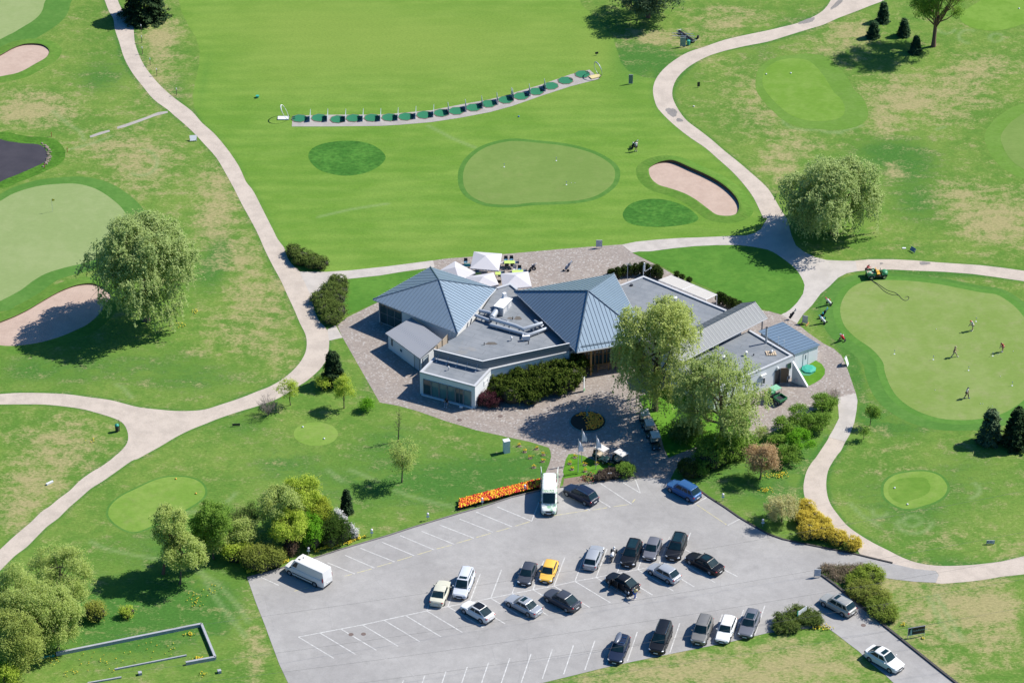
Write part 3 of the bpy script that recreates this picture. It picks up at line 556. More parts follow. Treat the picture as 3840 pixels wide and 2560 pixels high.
# louvred screen standing on the roof edge
sc = [P('b6', 428, 300, 3.45), P('b6', 1042, 452, 3.45), P('b6', 2135, 224, 3.45)]
for i in range(2):
    a_, b_ = sc[i], sc[i + 1]; d = (b_ - a_); d.z = 0; L = d.length; d.normalize(); nr = Vector((d.y, -d.x, 0)); mb = MB(); nz = 9
    for k in range(nz):
        z = 3.46 + k * .135
        q = [a_ + nr * .02, b_ + nr * .02, b_ - nr * .05, a_ - nr * .05]
        mb.add([(p.x, p.y, z + (0 if j < 2 else .04)) for j, p in enumerate(q)] + [(p.x, p.y, z + .118) for j, p in enumerate(q)], [(4, 5, 6, 7), (3, 2, 1, 0), (0, 1, 5, 4), (1, 2, 6, 5), (2, 3, 7, 6), (3, 0, 4, 7)])
    mb.cur = 1; mb.add([(p.x, p.y, z) for z in (4.68, 4.74) for p in (a_ + nr * .05, b_ + nr * .05, b_ - nr * .09, a_ - nr * .09)], [(4, 5, 6, 7), (3, 2, 1, 0), (0, 1, 5, 4), (1, 2, 6, 5), (2, 3, 7, 6), (3, 0, 4, 7)])
    scr = mb.build('louvre_screen', [M_louv, M_trim], club, world=True)
    mb = MB()
    for k in range(5 if i == 0 else 7):
        f = (k + .5) / (5 if i == 0 else 7); s_ = a_ + d * (L * f)
        mb = MB()
        if i == 0: mb.tube([s_ - nr * .09 + Vector((0, 0, .7)), s_ + nr * .75 + Vector((0, 0, -.12))], .03, 5); mb.box(s_ + nr * .75 + Vector((0, 0, -.1)), (.2, .2, .12))
        mb.tube([s_ - nr * .09 + Vector((0, 0, -.1)), s_ - nr * .09 + Vector((0, 0, 1.2))], .03, 5)
        o = mb.build('brace', M_steel, scr); o.location = -club.location
# pale sloping fence along the annex
a_, b_ = P('b5', 1045, 1450, ZR), P('b5', 1240, 1330, ZR); mb = MB(); up = Vector((0, 0, 1.15)); mb.add([tuple(a_), tuple(b_), tuple(b_ + up * 1.15), tuple(a_ + up * .35)] + [tuple(p + Vector((-.05, .04, 0))) for p in (a_, b_, b_ + up * 1.15, a_ + up * .35)], [(0, 1, 2, 3), (7, 6, 5, 4), (3, 2, 6, 7), (0, 3, 7, 4), (1, 5, 6, 2)])
mb.build('fence_panel', M_woodp, club, world=True)
for f in (.25, .6, .98):
    mb = MB(); p = a_ + (b_ - a_) * f; mb.tube([p + Vector((.04, -.03, 0)), p + Vector((.04, -.03, .55 + f * .85))], .03, 5); mb.build('post', M_black, club, world=True)
for px_ in ((1275, 1160, 1245), (1320, 1155, 1250)):
    mb = MB(); q = P('b5', px_[0], px_[2], ZR); mb.tube([q, q + Vector((0, 0, 1.1))], .03, 5); q2 = P('b5', 1320 if px_[0] == 1275 else 1275, px_[2], ZR); mb.tube([q + Vector((0, 0, 1.1)), q2 + Vector((0, 0, 1.1))], .025, 5); mb.build('ladder_rail', M_steel, club, world=True)
# --- middle pavilion
ZB = 4.2; Bc = [P('t7', 15, 422, ZB), P('b7', 435, 215, ZB), P('b7', 814, 926, ZB), P('b7', 38, 1055, ZB)]; apB = P('b7', 160, 400, 8.0)
rb = MB()
for i in range(4): a_, b_ = Bc[i], Bc[(i + 1) % 4]; seam_panel(rb, [a_, b_, apB], a_, b_)
for c in Bc: ridge(rb, c, apB, .10)
rfB = rb.build('roof', [M_roofA, M_seamA], club, world=True)
gb = MB()
for i in range(4): gb.tube([Bc[i] + Vector((0, 0, -.1)), Bc[(i + 1) % 4] + Vector((0, 0, -.1))], .09, 6)
g = gb.build('gutter', M_cop, rfB); g.location = -club.location
d = (Bc[2] - Bc[3]).normalized(); nr = (apB - Bc[3]).cross(d); mb = MB(); up = Vector((0, 0, .30)); inn = Vector((-d.y, d.x, 0)) * .55
mb.tube([Bc[3] + d * .8 + inn + up, Bc[3] + d * 9 + inn + up], .045, 5); mb.tube([Bc[3] + d * .8 + inn * 1.15 + up * 1.4, Bc[3] + d * 9 + inn * 1.15 + up * 1.4], .03, 5); g = mb.build('snow_guard', M_seamA, rfB); g.location = -club.location
sof = MB(); sof.slab([V2(p, ZB - .22) for p in inset(Bc, .12)], .08); sof.build('soffit', M_wood, club, world=True)
i4 = inset(Bc, 1.0); d = (i4[2] - i4[3]).normalized(); nn = Vector((-d.y, d.x, 0))
wl = [i4[0], i4[1], i4[2] + nn * 1.8, i4[3] + nn * 1.8]; mb = MB(); mb.prism([V2(p, 0) for p in wl], 0, ZB - .3); mb.build('wall', M_wall, club, world=True)
s0, s1 = wl[3], wl[2]
for k in range(7): window(s0, s1, .04 + k * .13, .04 + (k + 1) * .13 - .01, .1, 3.2, fr=M_wood, bars=(2, 2), name='door' if k in (0, 1) else 'window', dep=.12)
for f in (.15, .62, .9):
    q = i4[3] + (i4[2] - i4[3]) * f - nn * .35; mb = MB(); mb.box((q.x, q.y, 1.97), (.24, .24, 3.94), vdir('b7', (38, 1055), (392, -65))); mb.build('post', M_wood, club, world=True)
mb = MB(); a_ = i4[3] + d * 2.4 + nn * .1; 
for z in (.5, .8, 1.1): mb.tube([V2(a_, z), V2(a_ + d * 9, z)], .04, 5)
for k in range(7): mb.tube([V2(a_ + d * 1.5 * k, 0), V2(a_ + d * 1.5 * k, 1.15)], .04, 5)
mb.build('railing', M_wood, club, world=True)
# --- east flat roofs, long gabled canopy, lean-to
def flatblock(pts, z=ZR):
    pts = [V2(p, 0) for p in pts]; b = MB(); b.prism(pts, 0, z); o = b.build('flat_roof', [M_wall, M_felt], club, world=True)
    for p_ in o.data.polygons:
        if p_.normal.z > .9: p_.material_index = 1
    return pts
E1 = flatblock([P('b7', 500, 335, ZP), P('b7', 750, 238, ZP), P('b7', 1640, 603, ZP), P('b7', 1800, 760, ZP), P('b7', 1270, 1080, ZP), P('b7', 950, 1010, ZP), P('b7', 700, 800, ZP), P('b7', 560, 560, ZP)])
coping([E1[2], E1[1], E1[0]][::-1][::-1], w=.3)
E2 = flatblock([P('b8', 660, 580, ZP), P('b8', 1175, 885, ZP), P('b8', 250, 1290, ZP), P('b8', -265, 985, ZP)])
E2 = E2 if True else E2
coping([E2[2], E2[1], E2[0]][::-1] if False else [E2[2], E2[1], E2[0]], w=.3, z0=ZR - .03)
GR0, GR1 = P('b7', 1945, 515, 5.5), P('b7', 1000, 1000, 5.5); GL0, GL1 = P('b7', 2075, 685, 4.15), P('b7', 1130, 1172, 4.15); GU0 = GR0 * 2 - GL0; GU0.z = 4.15; GU1 = GR1 * 2 - GL1; GU1.z = 4.15
rb = MB(); seam_panel(rb, [GR0, GR1, GL1, GL0], GL1, GL0, .6); seam_panel(rb, [GU0, GU1, GR1, GR0], GU1, GU0, .6); ridge(rb, GR0, GR1, .07); rfg = rb.build('roof', [M_roofC, M_seamC], club, world=True)
gb = MB(); gb.tube([GL0 + Vector((0, 0, -.1)), GL1 + Vector((0, 0, -.1))], .08, 6); gb.tube([GU0 + Vector((0, 0, -.1)), GU1 + Vector((0, 0, -.1))], .08, 6); g = gb.build('gutter', M_cop, rfg); g.location = -club.location
mb = MB(); gd = (GR0 - GR1).normalized(); gs = (GL0 - GU0).normalized()
for s_, e_ in ((GL0, GL1), (GU0, GU1)):
    i_ = -1 if s_ is GL0 else 1; a_ = s_ + gs * (.9 * i_) - gd * 3.2; b_ = e_ + gs * (.9 * i_); mb.box(((a_ + b_) / 2) * 1 - Vector((0, 0, (4.15 - 3.72) / 1)) + Vector((0, 0, 0)), ((b_ - a_).length, .15, .84), math.atan2((b_ - a_).y, (b_ - a_).x))
mb.build('clerestory', M_frame, club, world=True)
for f_, (q0, sg_) in enumerate(((GL0, -1), (GU0, 1))):
    q = q0 + gs * (.45 * sg_) - gd * .5; mb = MB(); mb.box((q.x, q.y, 2.1), (.16, .16, 4.2)); mb.build('post', M_frame, club, world=True)
L1, L2, L3, L4 = P('b8', 762, 600, 2.95), P('b8', 1052, 490, 2.35), P('b8', 1495, 762, 2.35), P('b8', 1190, 870, 2.95)
M_roofL, M_seamL = metalroof('steel_blue_metal_roof', (.155, .220, .295), (.060, .095, .14))
rb = MB(); seam_panel(rb, [L1, L2, L3, L4], L1, L4, .62); rb.build('roof', [M_roofL, M_seamL], club, world=True)
li = inset([L1, L2, L3, L4], .3); mb = MB(); mb.prism([V2(p, 0) for p in li], 0, 2.25)
fr_ = [V2(li[3], 2.25), V2(li[2], 2.25), V2(li[2], 2.28), V2(li[3], 2.85)]
mb.build('wall', M_wall, club, world=True); mb = MB(); a_, b_ = li[3], li[2]; dd = Vector((0, .12, 0)); mb.add([tuple(p) for p in fr_] + [tuple(p + dd) for p in fr_], [(0, 1, 2, 3), (7, 6, 5, 4), (3, 2, 6, 7), (0, 3, 7, 4), (1, 5, 6, 2)]); mb.build('gable_wall', M_wall, club, world=True)
window(li[3], li[2], .36, .58, .02, 2.1, name='door', fr=M_frame, glass=M_wall, flip=1, dep=.03); window(li[3], li[2], .455, .49, 1.1, 1.8, flip=1, dep=.05, glass=M_black)
# buttress fin
fa = P('b8', 1160, 1192, 0); fb_ = P('b8', 1345, 1255, 0); dv = (fb_ - fa); dv.z = 0; L = dv.length; dn = dv.normalized(); sd = Vector((-dn.y, dn.x, 0)) * .16
mb = MB(); prof = [fa, fb_, fb_ + Vector((0, 0, .12)), fa + Vector((0, 0, 3.2))]
mb.add([tuple(p - sd) for p in prof] + [tuple(p + sd) for p in prof], [(0, 1, 2, 3), (7, 6, 5, 4), (3, 2, 6, 7), (0, 3, 7, 4), (1, 5, 6, 2), (0, 4, 5, 1)]); mb.build('buttress', M_wall, club, world=True)
# yard wall of the east block: open timber door, windows
ya, yb = E2[2], E2[1]
Ly = (yb - ya).length
def frac(px, py):
    q = P('b8', px, py, 0); d = (yb - ya).normalized(); return (q - ya).dot(d) / Ly
f0 = frac(962, 1248); window(ya, yb, f0, f0 + .075, .02, 2.35, name='door_opening', glass=M_black)
q, nr, d = on_wall(ya, yb, f0 + .078, f0 + .078, 0, 2.3, .03); hd = (nr * .5 + d * .86).normalized(); mb = MB(); h0 = q[0]; h1 = h0 + hd * 1.1; pr = [h0 + Vector((0, 0, .05)), h1 + Vector((0, 0, .05)), h1 + Vector((0, 0, 2.0)), h1 - hd * .25 + Vector((0, 0, 2.3)), h0 + Vector((0, 0, 2.3))]; th_ = Vector((-hd.y, hd.x, 0)) * .05
mb.add([tuple(p) for p in pr] + [tuple(p + th_) for p in pr], [tuple(range(5)), tuple(range(9, 4, -1))] + [(i, (i + 1) % 5, 5 + (i + 1) % 5, 5 + i) for i in range(5)]); mb.build('door', pm('brown_boards', (.17, .11, .07), .7, 0, .2, 6), club, world=True)
f1 = frac(1070, 1170); window(ya, yb, f1 + .005, f1 + .065, 1.6, 2.6, dep=.05)
f2 = frac(810, 1290); window(ya, yb, f2 - .02, f2 + .02, 1.0, 2.0, fr=M_trim); q, nr, d = on_wall(ya, yb, f2 - .03, f2, 2.4, 2.6, .2); mb = MB(); mb.box((q[0] + q[2]) / 2, (.9, .3, .35), math.atan2(d.y, d.x)); mb.build('wall_lamp', M_trim, club, world=True)
q, nr, d = on_wall(ya, yb, f0 + .03, f0 + .03, 2.65, 2.65, .12); mb = MB(); mb.ell(q[0], (.16, .16, .16)); mb.build('wall_lamp', M_trim, club, world=True)
# --- roof equipment
def onroof(t_, x, y, z=ZR): return P(t_, x, y, z)
def duct(t_, pts, r, name='air_duct', zz=None, supports=True):
    p = [P(t_, x, y, ZR + (zz or .55)) for x, y in pts]; mb = MB(); mb.tube(p, r, 10)
    o = mb.build(name, M_steel, club, world=True, smooth=50)
    for a_, b_ in zip(p[:-1], p[1:]):
        L_ = (b_ - a_).length; n_ = max(1, int(L_ / 1.6))
        for k in range(n_):
            if not supports: continue
            m_ = a_ + (b_ - a_) * ((k + .5) / n_); s_ = MB(); s_.box((m_.x, m_.y, (ZR + m_.z) / 2 - r * .5), (.08, r * 2, max(.05, m_.z - ZR - r * .6)), math.atan2((b_ - a_).y, (b_ - a_).x)); q_ = s_.build('support', M_steel, o); q_.location = -club.location
duct('w5', [(-20, 545), (270, 610)], .24); duct('w5', [(-120, 660), (230, 790)], .22, zz=.5); duct('w5', [(400, 560), (290, 720)], .40, zz=.7)
duct('w5', [(262, 745), (880, 930), (1065, 1005), (1520, 860)], .27, zz=.75); duct('w5', [(255, 895), (900, 1070), (1200, 1150), (1635, 985)], .24, zz=.35)
duct('w5', [(1065, 1035), (1045, 1200)], .13, zz=.35); duct('w5', [(1440, 860), (1335, 795)], .14, zz=.9); duct('w5', [(520, 750), (690, 800), (660, 840)], .07, zz=.5, supports=False); duct('w5', [(1560, 900), (1490, 940), (1540, 985)], .08, zz=.5, supports=False)
a_, b_, c_, d_ = P('w5', 330, 435, ZR + 1.35), P('w5', 575, 497, ZR + 1.35), P('w5', 805, 255, ZR + 1.35), P('w5', 560, 195, ZR + 1.35)
mb = MB(); mb.slab([a_, b_, c_, d_], .07); ah = mb.build('air_handling_unit', M_trim, club, world=True); bx = inset([a_, b_, c_, d_], .12); mb = MB(); mb.prism([V2(p, 0) for p in bx], ZR, ZR + 1.28); o = mb.build('casing', M_steel, ah); o.location = -club.location
for k in range(5):
    if k == 2: continue
    q, nr, d = on_wall(bx[1], bx[2], .06 + k * .18, .19 + k * .18, ZR + .3, ZR + 1.0, .02); mb = MB(); mb.poly(q); o = mb.build('panel', M_trim, ah); o.location = -club.location
mb = MB(); q = P('w5', 600, 215, ZR + 1.35); mb.box((q.x, q.y, q.z + .3), (.45, .45, .6), .5); o = mb.build('flue_cowl', M_trim, ah); o.location = -club.location
mb = MB(); q = P('w5', 1130, 1280, ZR); mb.box((q.x, q.y, q.z + .42), (1.0, .35, .62), .12); mb.box((q.x - .35, q.y, q.z + .06), (.08, .35, .12)); mb.box((q.x + .35, q.y, q.z + .06), (.08, .35, .12)); mb.build('condenser_unit', M_trim, club, world=True)
def vent(t_, x, y, h, r, m=M_black, cap=None):
    q = P(t_, x, y, ZR); mb = MB(); mb.tube([q, q + Vector((0, 0, h))], r, 8); o = mb.build('roof_vent', m, club, world=True, smooth=50)
    if cap: mb = MB(); mb.tube([q + Vector((0, 0, h)), q + Vector((0, 0, h + .08)), q + Vector((0, 0, h + .22))], [cap, cap, .03], 10); c_ = mb.build('cowl', M_trim, o); c_.location = -club.location
vent('w5', 103, 1392, .4, .06); vent('w5', 803, 768, .4, .06); vent('w5', 768, 1285, .45, .08, M_steel, .16); vent('w5', 1187, 1370, .45, .06); vent('b6', 612, 462, .45, .05, M_steel, .12); vent('b6', 612, 412, .3, .06)
vent('b8', 618, 885, .5, .12, M_steel, .22); vent('b8', 710, 885, .25, .08); vent('b7', 622, 345, .18, .22, M_black); vent('b7', 1085, 515, .6, .20, M_steel, .32); vent('b8', 362, 935, .45, .18, M_steel, .30)
q = P('b8', 855, 742, ZR); mb = MB(); mb.tube([q, q + Vector((0, 0, 2.45))], .14, 8); o = mb.build('chimney', M_steel, club, world=True, smooth=50); mb = MB(); mb.tube([q + Vector((0, 0, 2.45)), q + Vector((0, 0, 2.5))], .17, 8); c_ = mb.build('cap', M_black, o); c_.location = -club.location
q = P('b8', 912, 865, ZR); mb = MB()
for k in range(5): mb.box((q.x - .55 + k * .28, q.y, q.z + .10), (.2, 1.0, .05), .15)
mb.box((q.x, q.y - .35, q.z + .04), (1.35, .1, .07), .15); mb.box((q.x, q.y + .35, q.z + .04), (1.35, .1, .07), .15); plt = mb.build('timber_platform', M_woodp, club, world=True)
mb = MB(); mb.ell(q + Vector((.1, .1, .32)), (.2, .2, .2)); mb.tube([q + Vector((.1, .1, .3)), q + Vector((.1, .1, 1.7))], .025, 5); mb.build('antenna', M_trim, club, world=True)
for x_, y_, h_ in ((1000, 765, 1.3), (1065, 805, 1.3)):
    q = P('b8', x_, y_, 2.7); mb = MB(); mb.tube([q, q + Vector((0, 0, h_))], .02, 5); mb.tube([q + Vector((-.12, 0, h_)), q + Vector((.12, 0, h_))], .02, 5); mb.build('antenna', M_trim, club, world=True)
q = P('b7', 578, 300, ZR); mb = MB(); mb.tube([q, q + Vector((0, 0, 2.9))], .03, 5); mb.tube([q + Vector((-.3, .2, 2.8)), q + Vector((.5, -.1, 2.6))], .02, 4)
for k in range(5): mb.tube([q + Vector((-.2 + k * .14, .0, 2.78 - k * .04)), q + Vector((-.2 + k * .14, .35, 2.78 - k * .04))], .012, 4)
mb.build('antenna', M_steel, club, world=True)
q = P('b7', 748, 235, ZR); mb = MB(); mb.tube([q, q + Vector((0, 0, 1.6))], .05, 6); mb.tube([q + Vector((.12, 0, .75)), q + Vector((.12, 0, 2.0))], .10, 8); mb.tube([q + Vector((.2, 0, .6)), q + Vector((1.0, .3, 1.0))], .03, 5); mb.ell(q + Vector((1.0, .3, 1.0)), (.14, .05, .14)); mb.build('antenna', M_trim, club, world=True)
# --- white louvred pergola beside the east roof
pz = 2.6; pc = [P('b7', 910, 285, pz), P('b7', 1050, 232, pz), P('b7', 1535, 437, pz), P('b7', 1415, 492, pz)]
per = thing('pergola', 'long white slatted pergola canopy behind the flat roof', 'pergola', V2(sum(pc, Vector()) / 4, 0)); mb = MB(); nS = 44
for k in range(nS):
    f0_, f1_ = (k + .06) / nS, (k + .90) / nS; q = [pc[1] + (pc[2] - pc[1]) * f0_, pc[1] + (pc[2] - pc[1]) * f1_, pc[0] + (pc[3] - pc[0]) * f1_, pc[0] + (pc[3] - pc[0]) * f0_]; mb.slab(q, .04)
M_cream = pm('cream_slats', (.50, .475, .44), .6, 0, .04, 2); mb.build('slatted_roof', M_cream, per, world=True)
mb = MB()
for i in range(4): mb.tube([pc[i] + Vector((0, 0, -.05)), pc[(i + 1) % 4] + Vector((0, 0, -.05))], .07, 4)
m1, m2 = (pc[0] + pc[3]) / 2, (pc[1] + pc[2]) / 2; mb.tube([m1, m2], .06, 4); mb.build('frame', M_cop, per, world=True)
for p in (pc[1], pc[2], pc[3], m2): mb = MB(); mb.box((p.x, p.y, pz / 2 - .05), (.12, .12, pz - .1)); mb.build('post', M_cop, per, world=True)

M_stain = gravel('roof_puddle_stain', (.105, .095, .085), .2)
for t_, x_, y_, rx_, ry_ in (('b6', 1150, 125, 70, 22), ('w5', 930, 735, 85, 55), ('w5', 735, 735, 65, 28), ('b7', 1330, 500, 80, 14)):
    q = [P(t_, x_ + rx_ * (1 + .25 * math.sin(3 * a)) * math.cos(a) * (1 if t_ != 'b7' else 1), y_ + ry_ * (1 + .2 * math.cos(2 * a)) * math.sin(a) + (0 if t_ != 'b7' else .42 * rx_ * math.cos(a)), ZR + .006) for a in [k * math.pi / 10 for k in range(20)]]
    mb = MB(); mb.poly(q); mb.build('puddle_stain', M_stain, club, world=True)
# ================================================================== TREES AND SHRUBS
def leafmat(name, c1, c2, trans=.35, tint=None):
    trans = min(.55, trans + .12); m = bpy.data.materials.new(name); m.use_nodes = True; t = m.node_tree; t.nodes.clear()
    out = t.nodes.new('ShaderNodeOutputMaterial'); at = t.nodes.new('ShaderNodeAttribute'); at.attribute_name = 'leaf'
    g = t.nodes.new('ShaderNodeNewGeometry'); nz = t.nodes.new('ShaderNodeTexNoise'); nz.inputs['Scale'].default_value = .7; nz.inputs['Detail'].default_value = 3; t.links.new(g.outputs['Position'], nz.inputs['Vector'])
    ad = t.nodes.new('ShaderNodeMath'); ad.operation = 'MULTIPLY_ADD'; t.links.new(nz.outputs[0], ad.inputs[0]); ad.inputs[1].default_value = 1.0; ad.inputs[2].default_value = -.5
    a2 = t.nodes.new('ShaderNodeMath'); a2.operation = 'ADD'; a2.use_clamp = True; t.links.new(at.outputs['Fac'], a2.inputs[0]); t.links.new(ad.outputs[0], a2.inputs[1])
    mx = t.nodes.new('ShaderNodeMix'); mx.data_type = 'RGBA'; t.links.new(a2.outputs[0], mx.inputs[0]); mx.inputs[6].default_value = (*c1, 1); mx.inputs[7].default_value = (*c2, 1)
    df = t.nodes.new('ShaderNodeBsdfDiffuse'); tr = t.nodes.new('ShaderNodeBsdfTranslucent'); ms = t.nodes.new('ShaderNodeMixShader'); ms.inputs[0].default_value = trans
    t.links.new(mx.outputs[2], df.inputs[0]); t.links.new(mx.outputs[2], tr.inputs[0]); t.links.new(df.outputs[0], ms.inputs[1]); t.links.new(tr.outputs[0], ms.inputs[2]); t.links.new(ms.outputs[0], out.inputs[0])
    return m
L_willow = leafmat('willow_leaves', (.28, .375, .125), (.50, .59, .26), .42)
L_yellow = leafmat('spring_willow_leaves', (.33, .40, .10), (.56, .62, .24), .42)
L_yellow2 = leafmat('spring_willow_leaves_soft', (.29, .38, .11), (.48, .56, .22), .42)
L_weep = leafmat('weeping_leaves', (.12, .19, .045), (.22, .30, .09), .38)
L_lime = leafmat('lime_leaves', (.33, .45, .05), (.58, .68, .13), .45)
L_bright = leafmat('bright_leaves', (.12, .32, .02), (.26, .52, .05), .45)
L_green = leafmat('green_leaves', (.125, .25, .035), (.30, .45, .09), .42)
L_birch = leafmat('pale_spring_leaves', (.31, .41, .10), (.56, .64, .23), .42)
L_olive = leafmat('olive_leaves', (.20, .25, .045), (.36, .40, .10), .38)
L_tan = leafmat('copper_leaves', (.38, .26, .13), (.62, .46, .28), .38)
L_cream = leafmat('cream_leaves', (.42, .41, .18), (.68, .64, .34), .42); L_mustard = leafmat('mustard_leaves', (.27, .34, .08), (.47, .54, .16), .42)
L_gold = leafmat('forsythia_flowers', (.44, .36, .05), (.80, .67, .13), .35)
L_brown = leafmat('brown_twigs', (.10, .065, .045), (.20, .14, .10), .2)
L_purple = leafmat('purple_leaves', (.055, .02, .03), (.13, .05, .06), .3)
L_white = leafmat('white_blossom', (.5, .5, .5), (.8, .8, .8), .3)
L_conif = leafmat('dark_needles', (.018, .042, .022), (.06, .10, .04), .12)
L_spruce = leafmat('spruce_needles', (.03, .07, .035), (.085, .15, .075), .15)
L_pine = leafmat('grey_pine_needles', (.07, .12, .065), (.17, .24, .13), .2)
L_junip = leafmat('juniper_needles', (.030, .062, .012), (.125, .165, .030), .2)
L_junip2 = leafmat('low_juniper_needles', (.06, .105, .026), (.20, .26, .065), .2)
L_thuja = leafmat('thuja_foliage', (.018, .045, .012), (.07, .10, .022), .15)
M_bark = pm('bark', (.10, .075, .055), .9, 0, .3, 5); M_barkp = pm('birch_bark', (.22, .17, .13), .9, 0, .3, 5); M_barkr = pm('red_bark', (.13, .075, .055), .9, 0, .3, 5)
rng = np.random.default_rng(7)
def leafmesh(name, C, N, sz, mat, parent, elong=1.0, down=False, jitter=.9):
    m2 = 1.75; k_ = int(len(C) * (m2 - 1)); ii = rng.integers(0, len(C), k_); C = np.concatenate([C, C[ii] + rng.normal(0, sz * .6, (k_, 3))]); N = np.concatenate([N, N[ii]]); sz = sz * .80; C[:, 2] = np.maximum(C[:, 2], .05)
    """C centres (local), N normals, one small quad each"""
    n = len(C); Nn = N * .8 + np.array(sdir) * .75 + rng.normal(0, jitter, (n, 3)); Nn /= np.linalg.norm(Nn, axis=1)[:, None] + 1e-9
    if down: T = np.tile([0, 0, -1.0], (n, 1)) + rng.normal(0, .25, (n, 3))
    else: T = rng.normal(0, 1, (n, 3))
    T -= (T * Nn).sum(1)[:, None] * Nn; T /= np.linalg.norm(T, axis=1)[:, None] + 1e-9
    B = np.cross(Nn, T); s = sz * rng.uniform(.6, 1.35, n)[:, None] * .5
    V = np.stack([C - T * s * elong - B * s * .55, C - T * s * elong * .2 + B * s * -1.0, C + T * s * elong, C - T * s * elong * .1 + B * s], 1).reshape(-1, 3)
    me = bpy.data.meshes.new(name); me.vertices.add(4 * n); me.vertices.foreach_set('co', V.ravel())
    me.loops.add(4 * n); me.loops.foreach_set('vertex_index', np.arange(4 * n)); me.polygons.add(n); me.polygons.foreach_set('loop_start', np.arange(n) * 4)
    me.update(calc_edges=True); a = me.attributes.new('leaf', 'FLOAT', 'FACE'); a.data.foreach_set('value', rng.uniform(0.1, .9, n).astype(np.float32))
    me.materials.append(mat); o = bpy.data.objects.new(name, me); COL.objects.link(o); o.parent = parent; return o
def lobes_of(Rr, z0, H, n, spread=.72, lr=.42, top=1.0, flat=1.0):
    cz = (z0 + H) / 2; hz = (H - z0) / 2; out = []
    for i in range(n):
        a = rng.uniform(0, 2 * math.pi); u = rng.uniform(-.85, .95); q = math.sqrt(max(0, 1 - u * u)); k = spread * rng.uniform(.8, 1.08)
        out.append((Rr * q * k * math.cos(a), Rr * q * k * math.sin(a), cz + hz * u * k, Rr * lr * rng.uniform(.75, 1.25), min(hz, Rr * 1.3) * lr * rng.uniform(.75, 1.2) * flat))
    return out
def crown_pts(lobes, n, clump=10, sig=.28, inner=.25):
    L = np.array(lobes); w_ = L[:, 3] ** 2; w_ /= w_.sum(); nc = max(8, n // clump); idx = rng.choice(len(L), nc, p=w_)
    d = rng.normal(0, 1, (nc, 3)); d /= np.linalg.norm(d, axis=1)[:, None]; d[:, 2] = np.where(d[:, 2] < -.35, -d[:, 2], d[:, 2])
    rr = 1 - rng.uniform(0, 1, nc) ** 2 * inner; S3 = np.stack([L[idx, 3], L[idx, 3], L[idx, 4]], 1); C = L[idx, :3] + d * S3 * rr[:, None]
    k = rng.integers(0, nc, n); P3 = C[k] + rng.normal(0, sig, (n, 3)) * [1, 1, .7]; return P3, d[k], C, d
def branches(mb, lobes, H, r0, trunk_top, lean=(0, 0), n=6, base=(0, 0), zs=.25):
    tt = Vector((base[0] + lean[0], base[1] + lean[1], trunk_top)); b0 = Vector((base[0], base[1], -.05))
    mid = b0.lerp(tt, .5) + Vector((rng.normal(0, .08), rng.normal(0, .08), 0))
    mb.tube([b0, b0.lerp(mid, .25), mid, tt], [r0 * 1.35, r0, r0 * .8, r0 * .45], 7)
    for l in lobes[:n]:
        s = b0.lerp(tt, rng.uniform(max(zs, .25), .98)); e = Vector(l[:3]) + Vector((rng.normal(0, .2), rng.normal(0, .2), l[4] * .2)); m = s.lerp(e, .5) + Vector((0, 0, -.08 * (e - s).length)); rb = r0 * .42
        mb.tube([s, m, e], [rb, rb * .6, rb * .2], 5)
        for _ in range(3):
            s2 = m.lerp(e, rng.uniform(0, .8)); e2 = e + Vector((rng.normal(0, l[3] * .6), rng.normal(0, l[3] * .6), rng.normal(l[4] * .2, l[4] * .4))); mb.tube([s2, s2.lerp(e2, .5) + Vector((0, 0, .1)), e2], [rb * .35, rb * .22, .012], 4)
def geom(t_, xb, yb, x0, x1, ytop, k=.93):
    mx_, my_ = pxm(t_, xb, yb); loc = P(t_, xb, yb); H = (yb - ytop) * mx_ / CP * k; return loc, H, (x1 - x0) / 2 * mx_, ((x0 + x1) / 2 - xb) * mx_
def tree(name, label, t_, xb, yb, x0, x1, ytop, mat, z0f=.25, n=5000, sz=.2, lobn=14, clump=10, sig=.26, spread=.72, lr=.42, r0=.14, bark=None, cat='tree', group=None, k=.93, nbr=8, elong=1.0, down=False, inner=.25, dy=0):
    loc, H, Rr, sx = geom(t_, xb, yb, x0, x1, ytop, k); root = thing(name, label, cat, loc, 0, group)
    lobes = [(l[0] + sx, l[1] + dy, l[2], l[3], l[4]) for l in lobes_of(Rr, H * z0f, H, lobn, spread, lr)]
    mb = MB(); branches(mb, lobes, H, r0, H * .72, (sx * .7, dy * .7), nbr); mb.build('trunk', bark or M_bark, root, smooth=60)
    C, N, cc, cd_ = crown_pts(lobes, n, clump, sig, inner); C[:, 2] = np.maximum(C[:, 2], .12); leafmesh('crown', C, N, sz, mat, root, elong, down); return root
